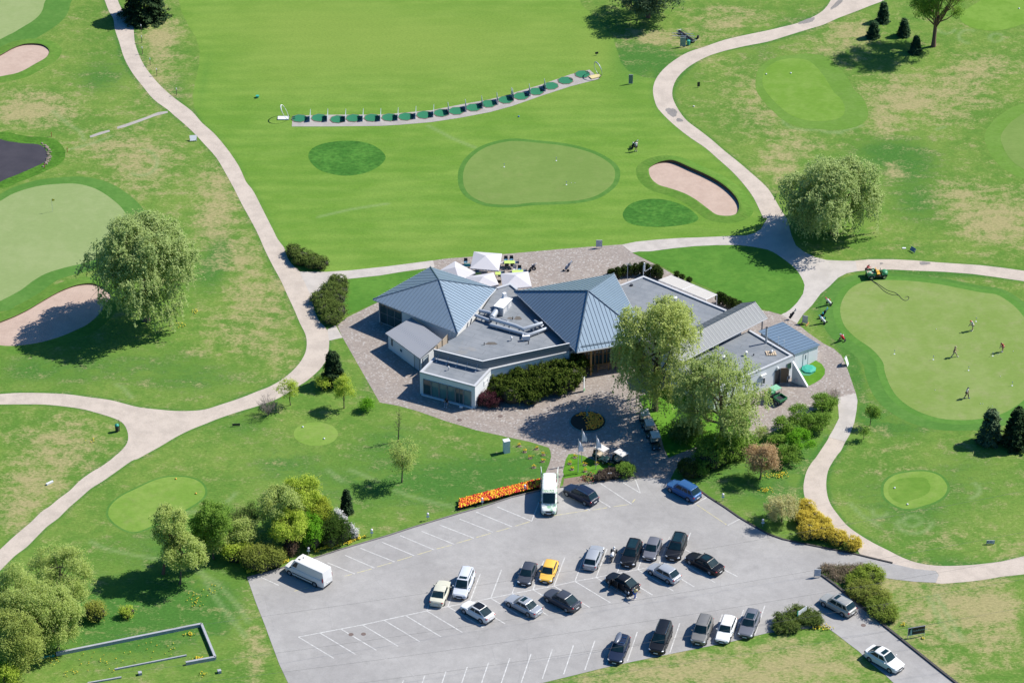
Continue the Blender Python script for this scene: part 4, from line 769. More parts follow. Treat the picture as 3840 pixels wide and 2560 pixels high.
def willow(label, t_, xb, yb, x0, x1, ytop, mat, z0f, n, sz, lobn=22, lr=.36, r0=.45, hang=(1.0, 3.2), k=.93, spread=.72, bark=None, cat='tree', name='willow_tree', frac=.55, dy=0):
    loc, H, Rr, sx = geom(t_, xb, yb, x0, x1, ytop, k); root = thing(name, label, cat, loc)
    lobes = [(l[0] + sx, l[1] + dy, l[2], l[3], l[4]) for l in lobes_of(Rr, H * z0f, H, lobn, spread, lr)]
    lobes.append((sx, dy, H * .62, Rr * .55, H * .3))
    mb = MB(); branches(mb, lobes, H, r0, H * .6, (sx * .7, dy * .7), 14); mb.build('trunk', bark or M_bark, root, smooth=60)
    n1 = int(n * (1 - frac)); C, N, cc, cd_ = crown_pts(lobes, n1, 9, .26, .3)
    per = 11; ns = int(n * frac / per); i = rng.integers(0, len(cc), ns); st = cc[i] + rng.normal(0, .2, (ns, 3)); out = cd_[i] * [1, 1, 0]; Lh = rng.uniform(hang[0], hang[1], ns); Lh = np.minimum(Lh, np.maximum(.3, st[:, 2] - .35))
    f = (np.arange(per) + .5) / per; T = f[None, :]
    SC = st[:, None, :] + out[:, None, :] * (T[..., None] * .35) + np.stack([0 * T + 0 * Lh[:, None], 0 * T + 0 * Lh[:, None], -T * Lh[:, None]], 2); SC = SC.reshape(-1, 3) + rng.normal(0, .05, (ns * per, 3))
    SN = np.repeat(out + [0, 0, .35], per, 0); C[:, 2] = np.maximum(C[:, 2], .2); SC[:, 2] = np.maximum(SC[:, 2], .15)
    leafmesh('crown', np.concatenate([C, SC]), np.concatenate([N, SN]), sz, mat, root, 1.35, True, .7); return root
def conifer(name, label, t_, xb, yb, x0, x1, ytop, mat, n=5000, sz=.2, k=.98, power=.8, group=None, z0=.1, round_=False, r0=.1):
    loc, H, Rr, sx = geom(t_, xb, yb, x0, x1, ytop, k); root = thing(name, label, 'tree', loc, 0, group)
    mb = MB(); mb.tube([(0, 0, -.05), (0, 0, H * .5), (0, 0, H * .97)], [r0, r0 * .6, .02], 6); nb = int(14 + H * 4); TI = []
    for i in range(nb):
        z = z0 + (H - z0) * (i + rng.uniform(0, .8)) / nb * .96; h = (z - z0) / (H - z0)
        rad = Rr * ((1 - h) ** power if not round_ else math.sqrt(max(.02, 1 - (1.9 * h - .9) ** 2)) * (1 if h < .5 else .97)) * rng.uniform(.82, 1.12)
        for j in range(6):
            a = rng.uniform(0, 2 * math.pi); TI.append((z, a, rad * rng.uniform(.8, 1.08)))
    for z, a, rad in TI[::3]: mb.tube([(0, 0, z), (math.cos(a) * rad * .8, math.sin(a) * rad * .8, z - rad * .12)], [.03, .008], 4)
    mb.build('trunk', M_bark, root, smooth=60)
    TI = np.array(TI); kx = rng.integers(0, len(TI), n); f = rng.uniform(.25, 1, n) ** .6; wd = (.30 + .12 * Rr) * (1.15 - f * .8); z_ = TI[kx, 0]; a_ = TI[kx, 1]; r_ = TI[kx, 2] * f; side = rng.normal(0, 1, n) * wd * .5
    X = np.cos(a_) * r_ - np.sin(a_) * side; Y = np.sin(a_) * r_ + np.cos(a_) * side; Z = z_ - r_ * .18 + rng.normal(0, .05, n) - np.abs(side) * .2
    Z = np.maximum(Z, .08); leafmesh('crown', np.stack([X, Y, Z], 1), np.stack([np.cos(a_) * .5, np.sin(a_) * .5, np.full(n, .9)], 1), sz, mat, root, 1.5, False, .5); return root
def shrub(name, label, t_, pts, mat, n=3000, sz=.16, cat='shrub', group=None, clump=9, sig=.14, stems_and_core=True, zf=1.0, inner=.3, jit=.8):
    """low mound: pts = list of (x, y, r, h) lobes, x y the ground centre in pixels, r h in metres"""
    W = [(P(t_, p[0], p[1]), p[2], p[3]) for p in pts]; c = sum((w_[0] for w_ in W), Vector()) / len(W); root = thing(name, label, cat, c, 0, group); lobes = []
    for p, r_, h in W:
        lobes.append((p.x - c.x, p.y - c.y, h * .42, r_, h * .58))
        for _ in range(5): a = rng.uniform(0, 6.28); q = r_ * .55; lobes.append((p.x - c.x + q * math.cos(a), p.y - c.y + q * math.sin(a), h * rng.uniform(.35, .6), r_ * .5, h * .42))
    if stems_and_core:
        mb = MB()
        for l in lobes[::3]: mb.tube([(l[0] * .9, l[1] * .9, -.03), (l[0], l[1], l[2] + l[4] * .4)], [.04, .01], 4)
        for l in lobes: mb.ell((l[0], l[1], l[2] * .8), (l[3] * .72, l[3] * .72, l[4] * .72), 9, 6)  # solid dark cores stand in for the shade inside the foliage
        mb.build('stems_and_core', pm('twigs_and_shade_core', (.030, .032, .018), .95, 0, .3, 6), root)
    C, N, _, _ = crown_pts(lobes, n, clump, sig, inner); C[:, 2] = np.maximum(C[:, 2], .06); leafmesh('foliage', C, N, sz, mat, root, 1.0, False, jit); return root
def bare(name, label, t_, xb, yb, x0, x1, ytop, bark, n=60, r0=.07, cat='tree', k=.95, shrubby=False):
    loc, H, Rr, sx = geom(t_, xb, yb, x0, x1, ytop, k); root = thing(name, label, cat, loc); mb = MB(); q = [(Vector((0, 0, -.05)), Vector((sx * .8, 0, H * (.95 if not shrubby else .3))), r0)]
    mb.tube([q[0][0], q[0][0].lerp(q[0][1], .5) + Vector((.08, 0, 0)), q[0][1]], [r0, r0 * .6, r0 * .15], 5)
    for i in range(n):
        s, e, r_ = q[0]; f = rng.uniform(.25 if not shrubby else .0, .97); a = rng.uniform(0, 6.28); st = s.lerp(e, f); ln = Rr * rng.uniform(.5, 1.1) * (1.15 - f * .7 if not shrubby else 1); en = st + Vector((math.cos(a) * ln, math.sin(a) * ln, ln * rng.uniform(.5, 1.3) if not shrubby else H * rng.uniform(.4, .9))); en.z = min(en.z, H)
        m_ = st.lerp(en, .5) + Vector((math.cos(a), math.sin(a), 0)) * ln * .12; mb.tube([st, m_, en], [r0 * .28, r0 * .18, .008], 4)
        for _ in range(3): s2 = m_.lerp(en, rng.uniform(0, .8)); mb.tube([s2, s2 + Vector((rng.normal(0, ln * .25), rng.normal(0, ln * .25), abs(rng.normal(ln * .25, ln * .2))))], [.014, .006], 3)
    mb.build('branches', bark, root); return root
willow('large rounded grey-green willow beside the bunker left of the winding path', 't5', 1000, 620, 610, 1390, -92, L_willow, .04, 42000, .24, lobn=34, lr=.33, hang=(.7, 2.2), k=.93)
willow('large rounded grey-green willow in the fork of paths at the right', 't8', 450, 30, 110, 785, -495, L_willow, .06, 34000, .24, lobn=30, lr=.33, k=.93)
willow('tall yellow-green willow in front of the clubhouse entrance', 't7', 975, 1235, 665, 1285, 385, L_yellow, .10, 25000, .22, lobn=34, lr=.34, hang=(1, 3.5), r0=.38, k=.90)
willow('broad soft green willow left of the yard behind the entrance willow', 't7', 1435, 1482, 1075, 1745, 842, L_yellow2, .16, 21000, .20, lobn=30, lr=.30, hang=(.6, 1.8), r0=.42, k=.90, spread=.78)
willow('small dark weeping tree on the lawn between the two big willows', 't7', 1180, 1428, 1070, 1292, 1278, L_weep, .05, 7000, .16, lobn=14, lr=.42, hang=(.8, 2.0), r0=.12, k=.95, name='weeping_tree', frac=.75)
conifer('dark_conifer', 'wide dark tree at the top edge beside the left path', 'D', 333, 40, 273, 392, -75, L_conif, 16000, .26, power=.45, z0=.3, r0=.25, k=.9)
tree('pine_tree', 'spreading dark pine at the top edge beyond the driving range', 't3', 930, 120, 715, 1160, -200, L_pine, .15, 14000, .24, lobn=30, lr=.28, r0=.3, sig=.3, spread=.85, bark=M_barkr)
tree('tall_tree', 'tall airy tree with a reddish trunk at the upper right', 't4', 1130, 318, 955, 1350, -330, L_green, .24, 17000, .20, lobn=60, lr=.17, r0=.32, sig=.34, spread=.92, bark=M_barkr, nbr=40)
for i_, (x_, y_, a0, a1, yt) in enumerate([(785, 148, 745, 825, 18), (720, 255, 682, 762, 150), (927, 243, 890, 963, 130), (1008, 358, 972, 1045, 250)]):
    conifer('young_spruce', ['young spruce nearest the path at the top right', 'young spruce at the left of the four by the tall tree', 'young spruce upper right of the four, in the tall tree shade edge', 'young spruce in the tall tree shadow, closest to its trunk'][i_], 't4', x_, y_, a0 - 10, a1 + 10, yt, L_spruce, 5200, .19, group='young spruces by the tall tree', power=.5)
conifer('grey_pine', 'upright grey-green pine below the putting green', 't8', 1515, 1452, 1425, 1615, 1215, L_pine, 9000, .18, power=.4, z0=.3)
conifer('dark_spruce', 'dark broad spruce at the right edge below the putting green', 't8', 1690, 1480, 1585, 1800, 1205, L_conif, 12000, .2, power=.45, z0=.3)
conifer('dark_pine', 'dark dense round-topped pine left of the clubhouse courtyard', 't6', 530, 1052, 443, 632, 820, L_conif, 9000, .18, power=.45, z0=.2)
conifer('young_spruce', 'single young spruce on the lawn beside the shrub thicket', 'u2', 622, 404, 574, 680, 232, L_conif, 4500, .16, power=.6)
SL = 'small trees on the lawn'
tree('young_tree', 'bright green young tree left of the courtyard corner', 't6', 602, 1222, 540, 692, 995, L_lime, .25, 3600, .15, lr=.34, r0=.07, sig=.2, group=SL, inner=.5)
tree('young_tree', 'thin yellow-green young tree beside the curve of the left path', 't6', 236, 1200, 150, 308, 1018, L_lime, .35, 1700, .14, lr=.3, r0=.06, sig=.22, group=SL, nbr=14)
tree('young_tree', 'small yellow-green tree tucked against the dark pine', 't6', 452, 1102, 405, 500, 1003, L_lime, .3, 1300, .14, lr=.34, r0=.05, sig=.18, group=SL)
tree('young_tree', 'small yellow-green tree behind the bright young tree', 't6', 560, 1075, 520, 625, 992, L_lime, .3, 1200, .14, lr=.34, r0=.05, sig=.18, group=SL)
shrub('bush', 'bright low bush below the courtyard corner', 't6', [(760, 1238, .85, 1.9)], L_bright, 1500, .14, inner=.6, stems_and_core=False, sig=.2)
bare('bare_shrub', 'bare grey-brown shrub beside the left path junction', 't6', 85, 1270, 12, 165, 1148, pm('grey_twigs', (.20, .17, .15), .95), 90, .05, 'shrub', shrubby=True)
bare('bare_tree', 'bare thin tree behind the pale young tree on the lawn', 't6', 972, 1448, 948, 1022, 1186, M_bark, 26, .09)
tree('young_tree', 'pale yellow slender tree standing alone on the lawn above the flower bed', 'u2', 997, 196, 918, 1116, -150, L_birch, .18, 3200, .15, lobn=26, lr=.26, r0=.09, sig=.26, nbr=22, spread=.85, group=SL)
# orchard lawn between yard and right path
OR = 'small trees between the yard and the right path'
for x_, y_, a0, a1, yt, m_, nn_, lab in [(370, 1246, 305, 425, 1135, L_green, 1900, 'small dark green tree at the yard corner by the right path'), (425, 1225, 380, 465, 1140, L_green, 1300, 'small green tree under the bare pinkish bush'),
    (228, 1362, 145, 288, 1203, L_green, 2600, 'round small tree below the yard, left of the path'), (370, 1370, 322, 418, 1243, L_green, 1600, 'small neat tree closest to the concrete path'), (290, 1400, 235, 345, 1290, L_green, 1500, 'small tree wedged between two others below the yard'),
    (218, 1530, 148, 308, 1368, L_bright, 3300, 'bright green round tree with a short trunk on the small-tree lawn'), (100, 1420, 45, 165, 1290, L_green, 2200, 'green small tree at the left end of the yard lawn'), (140, 1600, 70, 215, 1490, L_green, 2500, 'dark spreading small tree nearest the car park')]:
    tree('orchard_tree', lab, 't8', x_, y_, a0, a1, yt, m_, .22, int(nn_ * 1.2), .16, lobn=22, lr=.22, r0=.08, sig=.24, group=OR, spread=.95, inner=.7)
tree('orchard_tree', 'green small tree left of the bright one on the small-tree lawn', 'w7', 735, 345, 650, 830, 190, L_green, .2, 2500, .17, lobn=16, lr=.3, r0=.08, sig=.18, group=OR)
tree('orchard_tree', 'pale thin tree against the yard paving', 'w7', 575, 235, 500, 650, 115, L_birch, .3, 900, .14, lobn=14, lr=.26, r0=.05, sig=.25, group=OR)
bare('bare_shrub', 'bare pinkish bush at the yard corner beside the concrete path', 't8', 440, 1195, 385, 492, 1098, pm('pink_twigs', (.34, .27, .22), .95), 110, .04, 'shrub', shrubby=True)
tree('copper_tree', 'copper-leaved young tree above the car park edge', 'w7', 568, 636, 438, 725, 285, L_tan, .22, 6500, .15, lobn=34, lr=.22, r0=.1, sig=.30, nbr=28, spread=.95, inner=.7)
tree('cream_tree', 'cream-leaved young tree beside the yellow hedge', 'w7', 787, 1066, 620, 925, 772, L_cream, .22, 5000, .15, lobn=34, lr=.2, r0=.09, sig=.28, nbr=28, spread=.95, inner=.7)
tree('young_tree', 'small dark green tree right of the concrete path', 't8', 697, 1342, 655, 757, 1180, L_green, .3, 1500, .16, lobn=12, lr=.32, r0=.06, sig=.2, group=SL)
tree('young_tree', 'very thin small tree right of the path end', 't8', 655, 1432, 600, 690, 1325, L_green, .35, 500, .14, lobn=12, lr=.26, r0=.04, sig=.25, group=SL)
shrub('shrub_mass', 'large dark green leafy shrub mass by the driveway', 'w7', [(60, 480, 2.3, 3.8), (160, 440, 2.3, 3.6), (260, 420, 2.1, 3.2), (340, 380, 1.9, 2.8), (420, 330, 1.6, 2.5)], L_green, 13000, .2, sig=.2)
shrub('round_shrub', 'clipped round dark shrub beside the blue car', 'w1', [(985, 985, 1.45, 2.4)], leafmat('clipped_leaves', (.03, .06, .014), (.07, .11, .03), .2), 4200, .13, sig=.1)
shrub('round_shrub', 'smaller rounded dark shrub behind the clipped one', 'w1', [(1120, 970, 1.15, 2.0)], L_green, 2500, .14, sig=.1)
for x_, y_, r_, h_, lab in [(1040, 990, 1.25, 1.9, 'top'), (1010, 1085, 1.2, 1.8, 'second'), (1095, 1080, 1.3, 1.7, 'third'), (1065, 1215, 1.5, 2.1, 'large lower left'), (1200, 1225, 1.35, 1.8, 'middle'), (1190, 1135, 1.2, 1.6, 'back middle'), (1350, 1280, 1.25, 1.7, 'lower'), (1505, 1335, 1.1, 1.6, 'last')]:
    shrub('forsythia_bush', 'yellow flowering bush, %s one of the row beside the gravel track' % {'top': 'farthest', 'second': 'second farthest', 'third': 'inner farthest', 'large lower left': 'largest', 'middle': 'front middle', 'back middle': 'back middle', 'lower': 'second nearest the track mouth', 'last': 'separate nearest'}[lab], 'w7', [(x_, y_, r_, h_)], L_gold, 2600, .13, group='yellow bushes beside the gravel track', sig=.1, inner=.15)
# thicket above the car park's left end
TH = 'trees of the thicket above the car park'
def th(lab, xb, yb, x0, x1, yt, m_, n_, sz_=.17, z0=.2, lr=.32, **kw): tree('thicket_tree', lab, 'w8', xb, yb, x0, x1, yt, m_, z0, n_, sz_, lobn=kw.get('lobn', 22), lr=lr, r0=kw.get('r0', .13), sig=.22, group=TH, spread=.78, inner=.35, bark=kw.get('bark'), nbr=kw.get('nbr', 12))
th('tall yellow-green tree with a reddish trunk at the left of the thicket', 150, 1292, 62, 455, 495, L_birch, 11000, .2, bark=M_barkr, r0=.18, z0=.28)
th('yellow-green tree in front of the tall one, over its own shadow', 330, 1400, 190, 615, 850, L_birch, 8500, .19)
th('darker green upright tree behind the left of the thicket', 690, 1120, 490, 885, 440, L_green, 8500, .19)
th('thin grey-green tree behind the thicket', 935, 900, 830, 1045, 515, L_weep, 1700, .15)
th('small grey twiggy tree behind the thicket', 1110, 870, 1010, 1200, 445, L_weep, 1300, .15)
th('highest pale green tree of the thicket', 1650, 760, 1450, 1870, 190, L_lime, 8500, .18)
th('wide pale green tree in the middle of the thicket', 1450, 900, 1195, 1700, 320, L_birch, 12000, .18)
th('yellow-green tree in front of the wide pale one', 1500, 1020, 1290, 1720, 600, L_lime, 9500, .17)
th('olive-yellow tree at the right of the thicket', 1790, 830, 1640, 1970, 470, leafmat('olive_lime_leaves', (.26, .33, .03), (.44, .50, .08), .42), 7500, .17)
th('green-yellow tree left of the thicket centre', 1010, 1020, 840, 1200, 690, L_birch, 7000, .17)
th('grey-green tree filling the thicket between the left trees', 690, 1130, 560, 840, 790, L_birch, 5000, .17)
shrub('bush', 'vivid light green bush beside the white van', 'w8', [(1765, 990, 1.5, 3.6), (1750, 930, 1.3, 4.2)], L_bright, 5500, .17, sig=.2, inner=.4)
shrub('bush', 'dark green dense bush right of the vivid green one', 'w8', [(1960, 960, 1.7, 3.2), (2070, 930, 1.5, 2.8), (1950, 860, 1.6, 3.0)], leafmat('dark_bush_leaves', (.03, .075, .012), (.08, .13, .028), .3), 8000, .16, sig=.18)
shrub('blossom_bush', 'narrow bush covered in white blossom at the thicket edge', 'w8', [(2030, 740, .55, 2.0), (2090, 800, .5, 1.8), (2150, 860, .55, 1.6), (2210, 910, .55, 1.4)], L_white, 2300, .14, sig=.12)
shrub('bush', 'olive-brown bush above the yellow flower edging', 'w8', [(1180, 1220, 1.9, 3.0), (1320, 1190, 1.6, 2.8), (1090, 1200, 1.5, 2.6)], L_olive, 8500, .15, sig=.22, inner=.4)
shrub('bush', 'yellow-green bush at the left of the olive one', 'w8', [(930, 1140, 1.5, 2.6), (1020, 1120, 1.3, 2.3)], L_lime, 4200, .16, sig=.2)
shrub('bush', 'small brown bush between the olive and vivid green bushes', 'w8', [(1530, 1070, 1.0, 1.9)], L_brown, 1800, .14, sig=.15)
# bottom-left grove
GR_ = 'trees of the grove at the lower left'
def gv(lab, xb, yb, x0, x1, yt, m_, n_, sz_=.18, z0=.12, **kw): tree('grove_tree', lab, 'u1', xb, yb, x0, x1, yt, m_, z0, int(n_ * 1.9), sz_, lobn=38, lr=kw.get('lr', .30), r0=.16, sig=.28, group=GR_, spread=.85, nbr=22, inner=.5)
gv('airy pale green tree at the top of the grove', 420, 1090, 250, 645, 585, L_birch, 8000, .17, lr=.26)
gv('pale green tree filling the middle of the grove', 260, 1360, 110, 470, 880, L_birch, 7500)
gv('airy grey-green tree at the left edge of the grove', 130, 1300, -40, 330, 760, L_birch, 9500)
gv('dense green tree at the right of the grove', 400, 1330, 270, 570, 930, L_birch, 8500)
gv('olive-yellow tree at the bottom left corner of the grove', 110, 1540, -50, 310, 1040, L_mustard, 9500)
gv('yellow tree at the very bottom of the grove', 60, 1660, -60, 130, 1380, L_lime, 3500)
shrub('bush', 'orange-tinged small bush beside the grove', 'u1', [(660, 1125, 1.4, 2.3)], leafmat('amber_leaves', (.25, .30, .05), (.44, .46, .12), .4), 2400, .15, sig=.2, inner=.5)
shrub('bush', 'small bright yellow-green bush in the tree shadow', 'u1', [(872, 1105, .95, 1.3)], L_lime, 1000, .14, sig=.16, inner=.5)
# junipers and hedges
shrub('juniper', 'dark rounded juniper on the range side of the concrete path', 't6', [(255, 175, 1.2, 1.5), (320, 215, 1.5, 1.7), (390, 245, 1.5, 1.6), (445, 258, 1.2, 1.4), (300, 235, 1.0, 1.2)], L_junip2, 9500, .14, sig=.12)
shrub('juniper', 'long dark juniper hedge between path and clubhouse lawn', 't6', [(565, 385, 1.4, 1.5), (510, 440, 1.6, 1.6), (450, 500, 1.6, 1.6), (560, 500, 1.4, 1.6), (480, 570, 1.7, 1.7), (555, 590, 1.7, 1.7), (520, 630, 1.5, 1.6), (590, 440, 1.2, 1.3)], L_junip2, 15000, .14, sig=.12)
shrub('juniper', 'big spreading juniper in front of the screen wall, left half', 'b6', [(1260, 760, 2.0, 2.5), (1420, 840, 2.2, 2.7), (1560, 790, 2.1, 2.7), (1380, 690, 2.2, 2.9), (1560, 640, 2.3, 3.0), (1290, 600, 1.9, 2.7), (1640, 860, 1.5, 1.9)], L_junip, 20000, .23, sig=.13, clump=18, jit=1.2, inner=.45)
shrub('juniper', 'big spreading juniper beside the entrance, right half', 'b6', [(1780, 720, 2.2, 2.9), (1930, 720, 2.2, 2.8), (2080, 690, 2.0, 2.7), (1850, 580, 2.3, 3.2), (2050, 540, 2.2, 3.4), (2180, 620, 1.9, 2.6), (2260, 510, 1.6, 2.6)], L_junip, 20000, .23, sig=.13, clump=18, jit=1.2, inner=.45)
shrub('purple_shrub', 'purple-leaved shrub at the corner of the white block', 'b6', [(1090, 880, 1.5, 1.7), (1180, 900, 1.1, 1.4)], L_purple, 4500, .13, sig=.14)
shrub('bush', 'mixed green plants at the foot of the white block wall', 'b6', [(1110, 740, 1.0, 1.2), (1190, 690, .9, 1.1)], L_green, 1800, .14, sig=.15)
shrub('juniper', 'low dark juniper around the white sign at the car park corner', 'u4', [(110, 1170, 1.5, 1.3), (190, 1120, 1.6, 1.3), (270, 1140, 1.6, 1.3), (150, 1205, 1.2, 1.0), (320, 1155, 1.1, 1.0), (80, 1210, 1.0, .9)], L_junip2, 11000, .13, sig=.11)
shrub('bush', 'yellow-green domed bush at the top of the kerbside row', 'u4', [(690, 865, 1.9, 1.7), (600, 890, 1.3, 1.2)], leafmat('moss_leaves', (.20, .29, .04), (.38, .46, .09), .38), 7500, .13, sig=.12)
shrub('bush', 'large olive-green domed bush in the middle of the kerbside row', 'u4', [(650, 975, 2.0, 1.7), (730, 1005, 1.9, 1.6), (600, 950, 1.2, 1.1)], L_olive, 8500, .13, sig=.12)
shrub('bush', 'loose green bush at the lower end of the kerbside row', 'u4', [(775, 1090, 1.9, 1.6), (820, 1130, 1.2, 1.1)], leafmat('kerb_bush_leaves', (.17, .25, .04), (.34, .41, .09), .38), 6000, .13, sig=.14)
shrub('heather_bed', 'low pinkish dry shrubs at the point of the kerb island', 'u4', [(400, 800, .9, .6), (460, 810, 1.1, .7), (540, 815, 1.2, .8), (620, 810, 1.0, .9), (450, 850, .8, .5), (530, 880, .9, .6)], leafmat('dry_heather', (.14, .13, .07), (.34, .26, .20), .2), 6500, .12, sig=.16, stems_and_core=False, inner=.9)
TJ = 'clipped thujas behind the clubhouse'
for k_, (x_, y_, r_, h_) in enumerate([(408, 232, .50, 1.0), (477, 262, .52, 1.75), (541, 243, .52, 1.75), (605, 238, .52, 1.8), (669, 230, .52, 1.9), (738, 225, .52, 2.0), (795, 238, .52, 1.9), (855, 255, .55, 1.9), (915, 272, .58, 1.9), (888, 225, .45, 1.5)]):
    shrub('thuja', ['first', 'second', 'third', 'fourth', 'fifth', 'sixth', 'seventh', 'eighth', 'last and widest', 'half hidden'][k_] + ' dark clipped thuja from the left in the row behind the aerials', 'b7', [(x_, y_, r_, h_)], L_thuja, 1500, .12, group=TJ, sig=.07, inner=.2)
for k_, (x_, y_, r_, h_) in enumerate([(1103, 245, .40, .75), (1162, 275, .40, .75), (1237, 308, .42, .8)]):
    shrub('thuja', ['leftmost', 'middle', 'rightmost'][k_] + ' of three low thuja balls behind the white pergola', 'b7', [(x_, y_, r_, h_)], L_thuja, 800, .1, group='low thuja balls', sig=.06, inner=.2)
for k_, (x_, y_, r_, h_) in enumerate([(1558, 535, .5, 1.9), (1607, 548, .5, 1.8), (1662, 580, .55, 1.8), (1712, 590, .5, 1.6), (1775, 560, .35, .7)]):
    shrub('thuja', ['tall thuja touching the pergola post', 'second thuja from the pergola post', 'third thuja from the pergola post', 'fourth thuja from the pergola post', 'small thuja by the gabled canopy end'][k_], 'b7', [(x_, y_, r_, h_)], L_thuja, 1400, .12, group='thujas by the pergola end', sig=.07, inner=.2)
M_lav = leafmat('lavender_twigs', (.085, .065, .05), (.19, .15, .12), .2)
for k_, (x_, y_, r_) in enumerate([(820, 1310, .52), (875, 1190, .5), (935, 1225, .42), (985, 1140, .38), (1080, 1130, .42), (1000, 1295, .45), (1110, 1260, .5), (1200, 1150, .5), (1250, 1255, .55), (1290, 1160, .42)]):
    shrub('ball_shrub', ['front left corner', 'back left', 'second from the back left', 'back row third', 'back row fourth', 'front row second', 'behind the small white sign,', 'back row fifth', 'front row last', 'back right'][k_] + ' brown ball shrub in the kerbside bed', 'f4', [(x_, y_, r_, r_ * 1.7)], M_lav, 900, .09, group='brown ball shrubs in the kerbside bed', sig=.05, inner=.15)
shrub('bush', 'leafy bright green bush at the end of the kerbside bed', 'f4', [(1480, 1200, 1.2, 1.6), (1430, 1130, .9, 1.3)], L_green, 3500, .15, sig=.14)
# ================================================================== VEHICLES
M_tyre = pm('tyre_rubber', (.018, .018, .02), .85); M_rim = pm('alloy', (.45, .46, .48), .3, .7); M_plate = pm('plate_white', (.62, .63, .64), .5, 0, .03); M_red = pm('tail_lamp', (.30, .010, .018), .15); M_lamp = pm('head_lamp', (.55, .58, .62), .08)
M_trimk = pm('black_plastic', (.02, .021, .024), .6); M_chrome = pm('chrome', (.6, .62, .65), .12, 1.0, .02)
t = NT('car_glass', .03); t.b.inputs['Specular IOR Level'].default_value = .22; M_cglass = t.base(t.mix(t.noise(2.5, 2), (.006, .014, .022), (.014, .04, .05)))
STY = {  # cowl, windscreen top, roof end, rear glass base, hood nose z, belt z, deck z (fractions of length from the front / of height)
    'sedan': (.285, .43, .68, .845, .46, .62, .645), 'hatch': (.25, .40, .80, .95, .46, .60, .62), 'suv': (.25, .38, .86, .965, .50, .60, .60),
    'wagon': (.29, .42, .87, .965, .47, .61, .61), 'coupe': (.28, .43, .70, .925, .50, .62, .68), 'mpv': (.215, .36, .92, .985, .47, .57, .57),
    'van': (.15, .26, .975, .995, .42, .52, .52)}
def wheel(root, x, y, r, w, s):
    b = MB(); b.tube([(0, -w / 2, 0), (0, -w * .42, 0), (0, w * .42, 0), (0, w / 2, 0)], [r * .9, r, r, r * .9], 18); o = b.build('wheel', M_tyre, root, smooth=40); o.location = (x, y, r)
    b = MB(); b.tube([(0, s * w * .40, 0), (0, s * (w / 2 + .012), 0)], r * .62, 14); rm = b.build('rim', M_rim, o, smooth=40)
    return o
